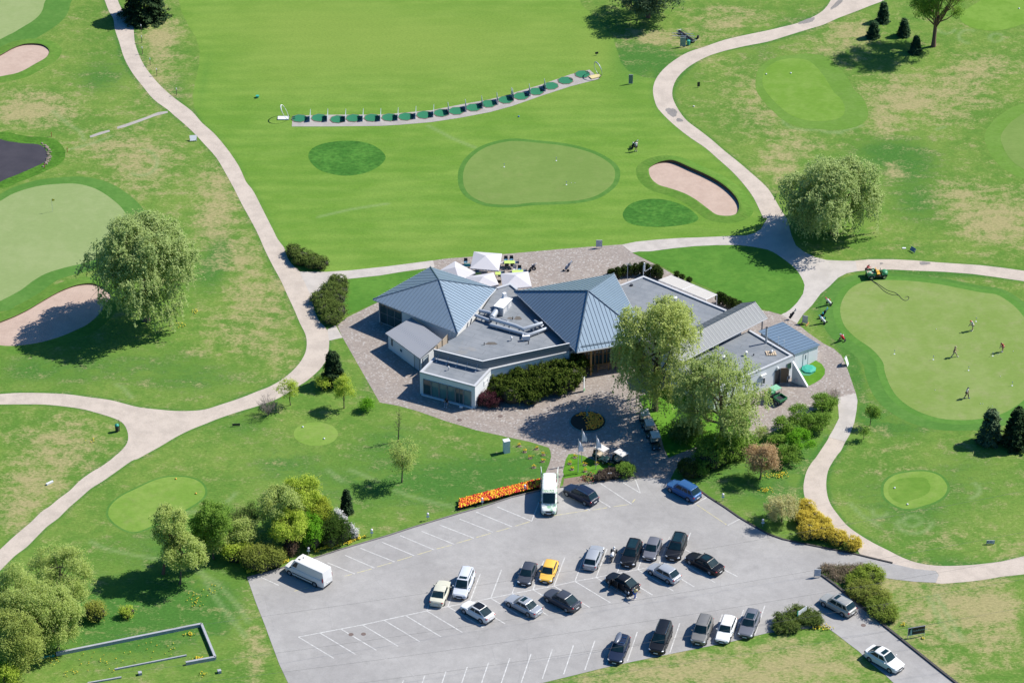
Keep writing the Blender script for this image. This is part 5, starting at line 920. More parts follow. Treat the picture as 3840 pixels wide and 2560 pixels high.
def car(style, L, W, H, mat, loc, rz, label, cat='car', name='parked_car', group='cars in the car park', roof=None, sunroof=None, rails=None, belt_glass=True, extra=None, wr=.33, zb=.20, roofmat=None, glassroof=False, hoodmat=None):
    cw, wt, re, rg, zn, zbt, zdk = STY[style]; zn, zbt, zdk = zn * H, zbt * H, zdk * H; X = lambda f: L / 2 - f * L
    root = thing(name, label, cat, loc, rz, group); hw = W / 2; b = MB(); van = style == 'van'
    st = [(0, .74), (.018, .84), (.055, .93), (.12, .985), (cw, 1), (wt, 1), (.5, 1), (.78, 1), (.88, .985), (.95, .95), (.985, .88), (1, .80)] if van else [(0, .50), (.010, .70), (.030, .84), (.065, .93), (.13, .985), (cw, 1), (wt, 1), (.5, 1), (.78, 1), (.88, .98), (.945, .93), (.98, .84), (.994, .72), (1, .55)]
    def ztop(f):
        if f <= .02: return zn * .86
        if f <= .12: return zn * .95 + (f - .02) / .1 * (zn * .05)
        if f <= cw: return zn + (zbt * .97 - zn) * (f - .12) / (cw - .12)
        if f <= rg: return zbt
        return zdk * (1 - .05 * (f - rg) / (1.001 - rg)) if f < .99 else zdk * (.86 if style in ('sedan', 'coupe') else .93)
    rings = []
    for f, k in st:
        z = ztop(f); w_ = hw * k; zlo = zb + (.10 if f < .02 or f > .99 else 0)
        rings.append([(X(f), 0, zlo), (X(f), w_ * .86, zlo), (X(f), w_ * .97, zlo + .08), (X(f), w_, z * .62), (X(f), w_ * .985, z * .86), (X(f), w_ * .90, z * .985), (X(f), w_ * .55, z + .018), (X(f), 0, z + .028)])
    vs = []; m = len(rings[0])
    for r_ in rings: vs += r_ + [(x, -y, z) for x, y, z in r_[::-1][1:-1]]
    n = 2 * m - 2; fs = []
    for i in range(len(rings) - 1):
        for k in range(n): fs.append((i * n + k, (i + 1) * n + k, (i + 1) * n + (k + 1) % n, i * n + (k + 1) % n))
    fs += [tuple(range(n)), tuple(range(len(rings) * n - 1, (len(rings) - 1) * n - 1, -1))]; b.add(vs, fs)
    # greenhouse shell
    wb = hw * .885; wtp = hw * (.74 if not van else .84); zt = H; zt0 = H - .035
    base = [(X(cw), wb * .93, zbt * .97), (X(cw) - .02, 0, zbt * .97)]
    xm = (X(wt) + X(re)) / 2
    A = [(X(cw), wb * .92, zbt - .03), (X(wt), wtp * .97, zt0 - .01), (xm, wtp * 1.02, zt0 + .005), (X(re), wtp * .96, zt0 - .015), (X(rg), wb * .90, min(zbt, zdk) - .03), (xm, wb, zbt - .03)]
    inn = [(X(wt) - .03, wtp * .80, zt - .005), (xm, wtp * .82, zt + .02), (X(re) + .03, wtp * .78, zt - .012)]
    g = A + inn; mir = [(x, -y, z) for x, y, z in g]; o = len(g)
    ctr = [(X(cw) + .07, 0, zbt - .02), (X(wt) + .04, 0, zt), (xm, 0, zt + .035), (X(re) - .03, 0, zt - .005), (X(rg) - .05, 0, min(zbt, zdk) - .02)]
    V = g + mir + ctr; c = 2 * o; F = []
    for s in (0, o):
        q = lambda *ix: F.append(tuple((i + s if i < o else i) for i in (ix if s == 0 else ix[::-1])))
        q(0, 5, 2, 1); q(5, 4, 3, 2); q(1, 2, 7, 6); q(2, 3, 8, 7); q(1, 6, c + 1); q(3, c + 3, 8); q(6, 7, c + 2, c + 1); q(7, 8, c + 3, c + 2); q(0, 1, c + 1, c + 0); q(3, 4, c + 4, c + 3)
    b.add(V, F); body = b.build('body', mat, root, smooth=38); bv = body.modifiers.new('Bevel', 'BEVEL'); bv.width = .045; bv.segments = 2; bv.limit_method = 'ANGLE'; bv.angle_limit = R(28); bv.harden_normals = True
    def off(p, nr, d=.010): return tuple(Vector(p) + nr * d)
    def lerp(a, b_, f): return Vector(a).lerp(Vector(b_), f)
    def gl(nm, pts, d=.012):
        pts = [Vector(p) for p in pts]; nr = (pts[1] - pts[0]).cross(pts[-1] - pts[0]).normalized()
        if nr.z < 0 and abs(nr.z) > .3: nr = -nr
        cc = sum(pts, Vector()) / len(pts)
        if nr.dot(cc - Vector((0, 0, H * .5))) < 0: nr = -nr
        m_ = MB(); m_.add([off(p, nr, d) for p in pts], [tuple(range(len(pts)))]); return m_.build(nm, M_cglass, root)
    # windscreen and rear window: three facets each following the shell
    def screen(nm, a, b_, cb, ct, lo, hi, side=.93):
        m_ = MB(); bl = lerp(a, b_, lo); tl = lerp(a, b_, hi); bc = lerp(cb, ct, lo); tc = lerp(cb, ct, hi)
        L_ = [Vector((p.x, p.y * side, p.z)) for p in (bl, tl)]; Rr_ = [Vector((p.x, -p.y, p.z)) for p in L_]
        sgn = 1 if nm == 'windscreen' else -1; up = Vector((.6 * sgn, 0, .8)) * .02
        m_.add([tuple(p + up) for p in (L_[0], bc, tc, L_[1], Rr_[0], Rr_[1])], [(0, 1, 2, 3), (1, 4, 5, 2)]); return m_.build(nm, M_cglass, root, smooth=True)
    screen('windscreen', A[0], A[1], ctr[0], ctr[1], .06, .97)
    if not van: screen('rear_window', A[4], A[3], ctr[4], ctr[3], .12 if style != 'mpv' else .30, .97, .96)
    for s in (1, -1):
        S_ = lambda p: Vector((p[0], p[1] * s, p[2]))
        a0, a1, a2, a3, a4, a5 = [S_(p) for p in A]
        def sp(u, v):   # u along car 0 front..1 rear, v 0 belt .. 1 roof
            bot = a0.lerp(a5, u * 2) if u < .5 else a5.lerp(a4, u * 2 - 1); top = a1.lerp(a2, u * 2) if u < .5 else a2.lerp(a3, u * 2 - 1); return bot.lerp(top, v)
        if van: wins = [(.03, .155)]
        elif style in ('mpv',): wins = [(.06, .34), (.37, .66), (.69, .93)]
        elif style in ('suv', 'wagon'): wins = [(.08, .40), (.43, .72), (.75, .93)]
        else: wins = [(.10, .47), (.50, .90)]
        for u0, u1 in wins: gl('side_window', [sp(u0, .16), sp(u1, .18), sp(u1 - (.015 if not van else .0), .86), sp(u0 + (.03 if u0 < .12 else 0), .86)])
        # lamps, mirrors
        m_ = MB(); m_.ell((X(.045), s * hw * .70, zn * .80), (.20, .24, .085), 10, 6); m_.build('headlight', M_lamp, root, smooth=True)
        m_ = MB(); m_.ell((X(.975), s * hw * (.74 if not van else .86), zdk * (.80 if not van else 1.0)), (.11, .19 if not van else .06, .10 if not van else .36), 10, 6); m_.build('taillight', M_red, root, smooth=True)
        m_ = MB(); m_.ell((X(cw) - .22, s * (hw + .10), zbt + .06), (.07, .12, .08), 8, 6); m_.box((X(cw) - .22, s * (hw - .02), zbt + .02), (.06, .14, .04)); m_.build('mirror', mat if not van else M_trimk, root, smooth=50)
        fx, rx = X(.185 if not van else .15), X(.80 if not van else .79)
        for x in (fx, rx):
            m_ = MB(); m_.tube([(x, s * (hw - .30), wr), (x, s * (hw + .006), wr)], wr * 1.17, 18); m_.build('wheel_arch', M_trimk, root, smooth=40); wheel(root, x, s * (hw - .085), wr, .21, s)
        m_ = MB(); m_.box((0, s * (hw - .01), zb + .05), (L * .42, .05, .09)); m_.build('sill', M_trimk, root)
    m_ = MB(); m_.box((X(.004), 0, zn * .66), (.06, W * .40, zn * .20)); m_.build('grille', M_trimk, root)
    m_ = MB(); m_.box((X(.0) + .02, 0, zn * .36), (.05, W * .62, zn * .22)); m_.build('bumper', M_trimk, root)
    m_ = MB(); m_.box((X(0) + .05, 0, zn * .46), (.02, .50, .11)); m_.build('licence_plate', M_plate, root)
    m_ = MB(); m_.box((X(1) - .02, 0, zdk * .52), (.03, .50, .11)); m_.build('licence_plate', M_plate, root)
    m_ = MB(); m_.box((X(1) + .01, 0, zb + .12), (.08, W * .74, .16)); m_.build('bumper', M_trimk if style in ('suv', 'van', 'coupe', 'mpv') else mat, root)
    if roofmat:
        m_ = MB(); m_.add([tuple(Vector(p) + Vector((0, 0, .012))) for p in (inn[0], inn[1], inn[2], (inn[2][0], -inn[2][1], inn[2][2]), (inn[1][0], -inn[1][1], inn[1][2]), (inn[0][0], -inn[0][1], inn[0][2]), ctr[1], ctr[2], ctr[3])], [(0, 1, 7, 6), (1, 2, 8, 7), (6, 7, 4, 5), (7, 8, 3, 4)]); m_.build('roof_panel', roofmat, root)
    if sunroof:
        f0, f1 = sunroof; m_ = MB(); m_.box(((X(f0) + X(f1)) / 2, 0, H + .022), (abs(X(f0) - X(f1)), W * .50, .03)); m_.build('sunroof', M_cglass, root)
    if rails:
        for s in (1, -1): m_ = MB(); m_.tube([(X(wt) - .25, s * wtp * .88, H + .0), (X(wt) - .35, s * wtp * .88, H + .05), (X(re) + .3, s * wtp * .88, H + .05), (X(re) + .2, s * wtp * .88, H)], .022, 5); m_.build('roof_rail', rails, root)
    if extra: extra(root, X, hw, H, wtp, zbt, zdk, zn)
    return root
def place(t_, cx, cy, d, zc=.62):
    p = P(t_, cx, cy, zc); return (p.x, p.y, .026), vdir(t_, (cx, cy), d)
DN = (-75, 185); UP_ = (75, -185); LF = (-240, -125)
def cz(*a, **k):
    st_, L, W, H, mt, t_, cx, cy, d, lab = a; loc, rz = place(t_, cx, cy, d, H * .48); return car(st_, L, W, H, mt, loc, rz, lab, **k)
W_ = paint('white', (.62, .62, .62)); W2 = paint('cream', (.50, .49, .40)); SV = paint('silver', (.36, .38, .41), .3); SG = paint('graphite', (.055, .062, .08), .2); BK = paint('black', (.008, .009, .012)); YL = paint('yellow', (.70, .41, .07)); NV = paint('navy', (.012, .02, .045)); BL = paint('blue', (.035, .11, .27), .2); GY = paint('grey', (.16, .165, .19), .3); TN = paint('warm_grey', (.20, .195, .185), .3); BG = paint('beige_silver', (.36, .355, .33), .3)
def vanx(root, X, hw, H, wtp, zbt, zdk, zn):
    m_ = MB(); m_.ell((X(.36), -.2, H + .02), (.12, .12, .03)); m_.build('roof_vent', M_trimk, root); m_ = MB(); m_.box((X(.33), .35, H + .01), (.3, .2, .05)); m_.build('roof_vent', M_trimk, root)
    for s in (1, -1): m_ = MB(); m_.box((X(.5), s * (hw + .004), .62), (3.4, .03, .12)); m_.build('side_strip', M_trimk, root)
cz('van', 6.1, 2.05, 2.45, W_, 'v1', 1010, 830, (-600, -275), 'large white panel van parked alone by the thicket', cat='van', name='panel_van', group=None, wr=.35, extra=vanx)
cz('sedan', 4.75, 1.85, 1.45, W2, 'v3', 435, 830, UP_, 'cream sedan seen from behind, leftmost car of the middle rows')
cz('mpv', 4.95, 1.9, 1.82, paint('pearl', (.50, .53, .58)), 'v3', 960, 625, DN, 'white people carrier with a dark sunroof, beside the cream sedan', sunroof=(.40, .49), rails=M_trimk)
cz('coupe', 4.4, 1.82, 1.55, W_, 'v3', 1270, 1250, (-240, -135), 'white crossover with a black roof in the front middle row', roofmat=BK)
cz('sedan', 4.85, 1.83, 1.44, SV, 'v4', 500, 1230, LF, 'silver sedan with a dark sunroof in the front middle row', sunroof=(.47, .57))
cz('coupe', 4.8, 1.98, 1.60, SG, 'v4', 1375, 1110, LF, 'dark grey coupe-shaped suv right of the silver sedan')
cz('hatch', 3.95, 1.72, 1.48, SG, 'v4', 590, 520, DN, 'dark grey hatchback left of the yellow car')
cz('hatch', 3.95, 1.72, 1.46, YL, 'v4', 1075, 465, DN, 'bright yellow hatchback parked nose down beside the dark one')
cz('wagon', 4.6, 1.82, 1.47, SV, 'v5', 345, 545, UP_, 'silver estate car seen from behind, left of the motorcycle')
cz('suv', 4.75, 1.9, 1.70, BK, 'v5', 1090, 465, DN, 'black suv with chrome headlight trim right of the motorcycle', sunroof=(.42, .8))
cz('hatch', 4.0, 1.73, 1.5, GY, 'v6', 280, 560, DN, 'light grey hatchback between two black suvs')
cz('suv', 4.8, 1.92, 1.66, BK, 'v6', 830, 510, DN, 'black suv at the right end of the back middle row', rails=M_chrome, sunroof=(.42, .8))
cz('hatch', 4.3, 1.82, 1.48, SV, 'v6', 545, 1100, LF, 'silver-white hatchback in front of the grey and black cars')
cz('sedan', 5.1, 1.9, 1.49, BK, 'v6', 1460, 880, LF, 'long black sedan at the right end of the middle rows', sunroof=(.46, .64))
def open_doors(root, X, hw, H, wtp, zbt, zdk, zn):
    for x0, a in ((X(.27), 1.15), (X(.50), .95)):
        m_ = MB(); d = Vector((-math.cos(a), math.sin(a), 0)); h = Vector((x0, hw * .97, 0)); th_ = Vector((d.y, -d.x, 0)) * .05; pr = [h + Vector((0, 0, .35)), h + d * 1.0 + Vector((0, 0, .35)), h + d * 1.0 + Vector((0, 0, zbt)), h + d * .92 + Vector((0, -.05, H * .92)), h + d * .35 + Vector((0, -.05, H * .92)), h + Vector((0, 0, zbt))]
        m_.add([tuple(p) for p in pr] + [tuple(p + th_) for p in pr], [tuple(range(6)), tuple(range(11, 5, -1))] + [(i, (i + 1) % 6, 6 + (i + 1) % 6, 6 + i) for i in range(6)]); m_.build('door', BK, root)
        m_ = MB(); m_.box((x0 - .5, hw * .95, .75), (.9, .10, .75)); m_.build('door_opening', M_trimk, root)
cz('coupe', 4.4, 1.82, 1.5, BK, 'v5', 910, 1040, LF, 'black crossover with its two side doors standing open', extra=open_doors)
cz('suv', 4.7, 1.9, 1.70, BL, 'w1', 930, 1150, LF, 'metallic blue suv beside the clipped round shrub', rails=M_chrome)
cz('wagon', 4.85, 1.9, 1.62, NV, 'f5', 1720, 665, (-240, -125), 'dark navy estate beside the green-and-white van', rails=M_chrome)
def gvan(root, X, hw, H, wtp, zbt, zdk, zn):
    for s in (1, -1):
        m_ = MB(); m_.box((X(1) - .75, s * (hw + .02), 1.35), (1.45, .06, 2.2), s * -.10); m_.build('rear_door', GW, root)
    m_ = MB(); m_.box((X(.12), 0, H * .5), (.02, .02, .02)); m_.build('badge', M_chrome, root)
    m_ = MB(); m_.add([(X(.262), -wtp * .78, H + .016), (X(.262), wtp * .78, H + .016), (X(.36), wtp * .80, H + .03), (X(.36), -wtp * .80, H + .03)], [(0, 1, 2, 3)]); m_.build('leaf_decal', GD, root)
t = NT('green_white_livery', .35); GW = t.base(t.mix(t.ramp(t.noise(1.3, 5, .7), .50, .60), (.62, .64, .62), (.22, .40, .26))); t = NT('leaf_pattern', .4); GD = t.base(t.mix(t.ramp(t.noise(6, 5, .8), .46, .54), (.60, .63, .58), (.12, .24, .10)))
loc_, rz_ = place('f5', 985, 720, (-8, 400), 1.2)
car('van', 5.9, 2.0, 2.6, GW, loc_, rz_, 'green-and-white delivery van with its rear doors open at the flower bed', cat='van', name='panel_van', group=None, extra=gvan, roofmat=W_)
def rbox(root, X, hw, H, wtp, zbt, zdk, zn):
    m_ = MB(); m_.ell((X(.62), -wtp * .42, H + .24), (1.15, .36, .21), 14, 8); m_.build('roof_box', pm('roof_box_grey', (.10, .115, .15), .3), root, smooth=True)
    for f in (.50, .72): m_ = MB(); m_.box((X(f), 0, H + .06), (.06, wtp * 1.8, .03)); m_.build('cross_bar', M_chrome, root)
cz('wagon', 4.75, 1.84, 1.50, NV, 'v7', 440, 1060, DN, 'dark estate with a grey roof box and chrome bars', rails=M_chrome, extra=rbox)
cz('mpv', 5.1, 1.95, 1.9, BK, 'v7', 1560, 760, DN, 'long black people carrier with white papers on its dashboard', rails=M_chrome, cat='van')
cz('suv', 4.75, 1.9, 1.85, TN, 'v8', 510, 670, DN, 'warm grey off-road suv with ribbed roof, front facing the grass', rails=M_trimk)
cz('wagon', 4.6, 1.8, 1.47, W_, 'v8', 1130, 660, DN, 'bright white estate between the grey suv and the grey estate', rails=W_)
cz('wagon', 4.75, 1.85, 1.55, GY, 'v8', 1735, 510, DN, 'grey estate with a glass roof nearest the low juniper', sunroof=(.44, .66), rails=M_chrome)
cz('suv', 4.6, 1.85, 1.65, BG, 'v9', 340, 335, (-430, -230), 'beige-silver suv driving in along the road kerb', name='moving_car', rails=M_chrome, sunroof=(.42, .52))
cz('coupe', 4.85, 1.98, 1.68, W_, 'v9', 1060, 1180, (430, 240), 'white coupe-shaped suv driving away down the road', name='moving_car', sunroof=(.45, .56))
# ---- golf carts
M_seat = pm('beige_seat', (.42, .36, .28), .7); M_croof = pm('cart_roof', (.58, .55, .52), .5, 0, .06, 2); M_cbody = pm('dark_green_body', (.012, .035, .035), .35)
def golf_cart(loc, rz, label):
    root = thing('golf_cart', label, 'golf cart', loc, rz, 'golf carts by the flower bed and lawn edge')
    b = MB(); b.box((.75, 0, .42), (.85, 1.1, .34)); b.box((-.75, 0, .45), (.8, 1.1, .36)); b.box((0, 0, .28), (1.0, 1.1, .08)); b.ell((.95, 0, .52), (.42, .5, .22), 10, 6); b.build('body', M_cbody, root, smooth=40)
    b = MB(); b.box((-.30, 0, .70), (.52, 1.0, .14)); b.build('seat', M_seat, root); b = MB(); b.box((-.60, 0, .96), (.10, 1.0, .42)); b.build('backrest', M_seat, root)
    b = MB(); b.box((.02, 0, 1.84), (1.55, 1.12, .07)); b.box((.02, 0, 1.885), (1.35, .92, .03)); b.build('roof', M_croof, root)
    for x in (.62, -.72):
        for s in (1, -1): b = MB(); b.tube([(x + (.15 if x > 0 else 0), s * .5, .6), (x, s * .5, 1.8)], .022, 5); b.build('post', M_trimk, root)
    b = MB(); b.tube([(.55, .25, .7), (.35, .25, .98)], .02, 5); b.tube([(.35 + .06 * math.sin(k * .785), .25 + .17 * math.cos(k * .785), .98 + .15 * math.sin(k * .785)) for k in range(9)], .018, 4); b.build('steering_wheel', M_trimk, root)
    b = MB(); b.box((.62, 0, 1.25), (.02, .95, .75)); 
    for s in (1, -1): q = MB(); q.ell((1.28, s * .38, .52), (.08, .10, .07), 8, 5); q.build('headlight', M_lamp, root, smooth=True)
    for x in (.80, -.78):
        for s in (1, -1): wheel(root, x, s * .52, .23, .18, s)
    for s in (1, -1): q = MB(); q.tube([(-1.15, s * .22, .45), (-1.05, s * .22, 1.15)], [.13, .15], 8); q.build('golf_bag', M_trimk, root)
    return root
def gplace(t_, x, y, d, z=.03): p = P(t_, x, y, 1.0); return (p.x, p.y, z), vdir(t_, (x, y), d)
for x_, y_, lab in ((450, 276, 'golf cart farthest up the row at the lawn edge, half under the tall tree'), (508, 401, 'middle golf cart of the row at the lawn edge, roof dappled with leaf shadow'), (578, 549, 'lowest golf cart of the row at the lawn edge, roof in full sun')):
    l_, r_ = gplace('w1', x_, y_, (38, 110), .012); golf_cart(l_, r_, lab)
for x_, y_, lab in ((890, 650, 'golf cart beside the flagpoles with beige seats'), (1358, 765, 'golf cart in front of the leafy bush, right of the other')):
    l_, r_ = gplace('f4', x_, y_, (170, 95), .012); golf_cart(l_, r_, lab)
# ---- green utility vehicles
M_ug = pm('utility_green', (.035, .20, .085), .45); M_us = pm('utility_seat', (.60, .33, .04), .6); M_mint = pm('mint_roof', (.20, .42, .27), .5)
def utility(loc, rz, label, roof):
    root = thing('utility_vehicle', label, 'utility vehicle', loc, rz)
    b = MB(); b.box((.1, 0, .45), (2.5, 1.25, .22)); b.build('chassis', M_trimk, root)
    b = MB(); b.ell((1.05, 0, .72), (.5, .62, .34), 12, 8); b.box((1.0, 0, .6), (.75, 1.2, .3)); b.build('hood', M_ug, root, smooth=45)
    b = MB()
    b.box((-.85, 0, .66), (1.25, 1.35, .06))
    for s in (1, -1): b.box((-.85, s * .66, .84), (1.25, .05, .32))
    for x in (-1.45, -.25): b.box((x, 0, .84), (.05, 1.37, .32))
    b.build('cargo_bed', M_ug, root); b = MB(); b.box((-.85, 0, .70), (1.18, 1.25, .03)); b.build('bed_floor', M_seat if not roof else M_black, root)
    for s in (1, -1): b = MB(); b.box((.12, s * .3, .76), (.5, .5, .14)); b.box((-.12, s * .3, 1.0), (.1, .5, .42)); b.build('seat', M_us if not roof else M_black, root)
    b = MB(); b.tube([(.75, .3, .8), (.52, .3, 1.1)], .02, 5); b.tube([(.52, .3 + .17 * math.cos(k * .785), 1.1 + .16 * math.sin(k * .785)) for k in range(9)], .018, 4); b.build('steering_wheel', M_trimk, root)
    for s in (1, -1):
        wheel(root, .95, s * .58, .28, .22, s); wheel(root, -.85, s * .60, .30, .26, s)
        q = MB(); q.tube([(-.85 + .42 * math.cos(a), s * .66, .34 + .40 * math.sin(a)) for a in [k * math.pi / 8 for k in range(9)]], .035, 4); q.build('mudguard', M_steel, root)
    if roof:
        b = MB(); b.box((.12, 0, 1.92), (1.1, 1.2, .07)); b.build('roof', M_mint, root)
        for x in (.65, -.38):
            for s in (1, -1): b = MB(); b.tube([(x, s * .55, .7), (x, s * .55, 1.9)], .025, 5); b.build('post', M_ug, root)
    return root
p_ = P('w2', 1060, 660, .5); uv = utility((p_.x, p_.y, .01), vdir('w2', (1000, 700), (500, -30)), 'open green utility vehicle with orange seats at the putting green edge', False)
b = MB(); b.ell((-.55, .3, .92), (.17, .17, .13)); b.build('bucket', M_mint, uv); b = MB(); b.ell((-1.0, -.05, .82), (.3, .2, .12), 8, 5); b.build('tool_bag', M_mint, uv)
p_ = P('b8', 970, 1370, .6); utility((p_.x, p_.y, .012), vdir('b8', (970, 1370), (-110, -70)), 'green utility vehicle with a mint roof and empty cargo bed in the yard', True)
# ---- motorcycle
def motorbike(loc, rz):
    root = thing('motorcycle', 'white and black motorcycle on its stand with a white helmet on top', 'motorcycle', loc, rz)
    for x in (.72, -.72):
        b = MB(); b.tube([(x + .29 * math.cos(k * math.pi / 8), 0, .32 + .29 * math.sin(k * math.pi / 8)) for k in range(17)], .06, 6, False); w__ = b.build('wheel', M_tyre, root); b = MB(); b.tube([(x, -.04, .32), (x, .04, .32)], .2, 12); b.build('rim', M_rim, w__)
    b = MB(); b.ell((.22, 0, .85), (.38, .20, .20), 10, 7); b.ell((.62, 0, .92), (.22, .24, .24), 10, 7); b.ell((-.62, 0, .82), (.28, .14, .10), 8, 6); b.build('fairing', W_, root, smooth=True)
    b = MB(); b.ell((-.25, 0, .86), (.40, .17, .09), 10, 6); b.build('seat', M_trimk, root, smooth=True); b = MB(); b.box((0, 0, .48), (.55, .32, .36)); b.build('engine', M_trimk, root)
    b = MB(); b.tube([(.72, .1, .32), (.50, .1, 1.0)], .03, 5); b.tube([(.72, -.1, .32), (.50, -.1, 1.0)], .03, 5); b.build('fork', M_chrome, root); b = MB(); b.tube([(.40, -.38, 1.08), (.50, 0, 1.05), (.40, .38, 1.08)], .02, 5); b.build('handlebar', M_trimk, root)
    for s in (1, -1): b = MB(); b.box((-.62, s * .30, .66), (.42, .20, .34)); b.build('pannier', M_trimk, root)
    b = MB(); b.tube([(-.1, .1, .4), (-.15, .32, .0)], .02, 4); b.build('stand', M_trimk, root)
p_ = P('v5', 725, 520, .55); mrz = vdir('v5', (725, 520), (-60, 190)); motorbike((p_.x, p_.y, .026), mrz)
b = MB(); b.ell((0, 0, 0), (.15, .14, .15), 12, 8); hm = b.build('helmet', W_, smooth=True, loc=None); hq = Vector((p_.x, p_.y, 0)) + Vector((math.cos(mrz), math.sin(mrz), 0)) * -.72; hm.location = (hq.x, hq.y, 1.12); tag(hm, 'white helmet resting on the tail of the motorcycle', 'helmet')
# ---- painted lines of the car park
LW = []
U2 = lambda *a: LW.append(('u2',) + a)
sp = [('u2', 290, 1253), ('u2', 437, 1225), ('u2', 580, 1198), ('u2', 728, 1170), ('u2', 875, 1138), ('u2', 1022, 1106), ('u2', 1167, 1075), ('u2', 1312, 1045), ('u2', 1460, 1017), ('u2', 1605, 988), ('u3', 0, 958), ('u3', 143, 930), ('u3', 287, 905), ('u3', 430, 873), ('u3', 575, 847), ('u3', 717, 820), ('u3', 860, 793), ('u3', 1003, 765), ('u3', 1147, 737)]
segs = []
for a_, b_ in zip(sp[:-1], sp[1:]): segs.append((P(*a_), P(*b_)))
for q in sp: segs.append((P(*q), P(q[0], q[1] + 243, q[2] + 146)))
for q in sp[6:]: segs.append((P(*q), P(q[0], q[1] + 74, q[2] - 196)))
for x0, y0 in ((-560, 1660), (-412, 1632), (-265, 1600)): pass
for k_ in range(-6, 12): x1, y1 = 130 + k_ * 145.3, 1368 - k_ * 29.9; segs.append((P('u3', x1, y1), P('u3', x1 - 68, y1 + 200)))
for a_ in [(10, 835, 155, 900), (487, 745, 675, 822), (610, 695, 810, 782), (710, 645, 947, 740), (860, 605, 1082, 698), (985, 560, 1218, 658), (1130, 530, 1355, 620), (1255, 488, 1488, 578), (1390, 447, 1620, 537), (1505, 400, 1750, 500), (1650, 365, 1885, 462)]: segs.append((P('u2', *a_[:2]), P('u2', *a_[2:])))
for a_ in [(135, 462, 185, 330), (500, 370, 532, 388), (570, 305, 673, 367), (605, 205, 818, 345), (760, 200, 878, 270), (878, 270, 840, 170), (1170, 650, 1540, 840), (1250, 345, 1330, 300), (1475, 490, 1558, 448), (250, 430, 258, 410)]: segs.append((P('u3', *a_[:2]), P('u3', *a_[2:])))
ysg = [(P('u2', *a_[:2]), P('u2', *a_[2:])) for a_ in [(605, 838, 655, 825), (692, 815, 790, 788), (827, 775, 930, 745), (965, 733, 1065, 703), (1100, 692, 1200, 662), (1235, 652, 1337, 625), (1372, 613, 1475, 583), (1507, 573, 1605, 545), (1640, 535, 1738, 507), (260, 940, 360, 915)]] + [(P('u3', *a_[:2]), P('u3', *a_[2:])) for a_ in [(20, 497, 122, 465), (250, 430, 520, 388), (550, 386, 650, 370), (695, 363, 800, 348), (1265, 352, 1465, 485), (740, 184, 885, 172), (822, 335, 842, 312)]]
def lines(name, sg, m, w_=.13, z=.030):
    b = MB()
    for a_, c_ in sg:
        d = (c_ - a_); d.z = 0
        if d.length < .05: continue
        d.normalize(); n_ = Vector((-d.y, d.x, 0)) * w_ / 2; z += .00002
        b.add([(p.x, p.y, z) for p in (a_ - n_, c_ - n_, c_ + n_, a_ + n_)], [(0, 1, 2, 3)])
    tag(b.build(name, m), kind='structure')
t = NT('worn_white_line', .8); M_wl = t.base(t.mix(t.ramp(t.noise(2.2, 5, .8), .38, .60), (.52, .52, .51), (.36, .355, .35))); t = NT('worn_yellow_line', .8); M_yl = t.base(t.mix(t.ramp(t.noise(2.2, 5, .8), .38, .6), (.52, .46, .20), (.38, .36, .29)))
lines('parking_lines', segs, M_wl); lines('parking_lines_yellow', ysg, M_yl, .10, .034)
def kerb(pts, m, w_=.16, h=.12, z0=.0):
    b = MB(); pts = [V2(p, 0) for p in pts]; n = len(pts); nn = []
    for i in range(n): d = (pts[min(i + 1, n - 1)] - pts[max(i - 1, 0)]).normalized(); nn.append(Vector((-d.y, d.x, 0)))
    vs = []
    for p, q in zip(pts, nn): vs += [(p.x, p.y, z0), (p.x, p.y, h), (p.x + q.x * w_, p.y + q.y * w_, h), (p.x + q.x * w_, p.y + q.y * w_, z0)]
    fs = [(i * 4 + j, (i + 1) * 4 + j, (i + 1) * 4 + (j + 1) % 4, i * 4 + (j + 1) % 4) for i in range(n - 1) for j in range(4)]; b.add(vs, fs + [(0, 1, 2, 3), tuple((n - 1) * 4 + j for j in (3, 2, 1, 0))]); tag(b.build('kerb', m), kind='structure')
M_kerb = pm('kerb_stone', (.16, .15, .145), .9, 0, .2, 2); M_kerb_shade = pm('shaded_kerb_stone', (.055, .052, .05), .9, 0, .25, 2)  # road kerbs get a darker stone colour standing in for their shaded side
kerb(J(('u2', (-59,852,230,770,430,708,560,665,740,612,900,565,1100,500,1250,455,1400,410,1560,365,1750,302)), ('u3', (205,253))), M_kerb)
kerb(J(('u3', (335,233,500,209,600,196,740,180,830,168))), M_kerb)
kerb(J(('u3', (1255,236,1340,300,1450,370,1550,440,1650,500,1750,555)), ('u4', (100,590,250,622,400,652,600,692,700,717,850,752))), M_kerb_shade, .2, .14)
kerb(J(('u4', (360,835,450,900,600,1020,700,1110,800,1190,900,1270,1000,1350,1100,1430,1200,1510,1290,1580,1400,1670))), M_kerb_shade, .28, .20)
# gravel pans: manhole covers
M_man = pm('manhole_iron', (.13, .095, .085), .8, 0, .2, 6)
for t_, x_, y_, lab in [('u2', 735, 1233, 'round brown manhole cover, right of the pair on the car park'), ('u2', 650, 1236, 'round manhole cover, left of the pair on the car park'), ('u4', 652, 1173, 'manhole cover on the entrance road'), ('b6', 752, 1090, 'manhole cover on the paving near the lawn edge'), ('b6', 1265, 1042, 'manhole cover on the paving below the juniper')]:
    p = P(t_, x_, y_); b = MB(); b.tube([(0, 0, .02), (0, 0, .036)], .30, 18); o = b.build('manhole_cover', M_man, loc=None); o.location = (p.x, p.y, 0); tag(o, lab, 'manhole cover')
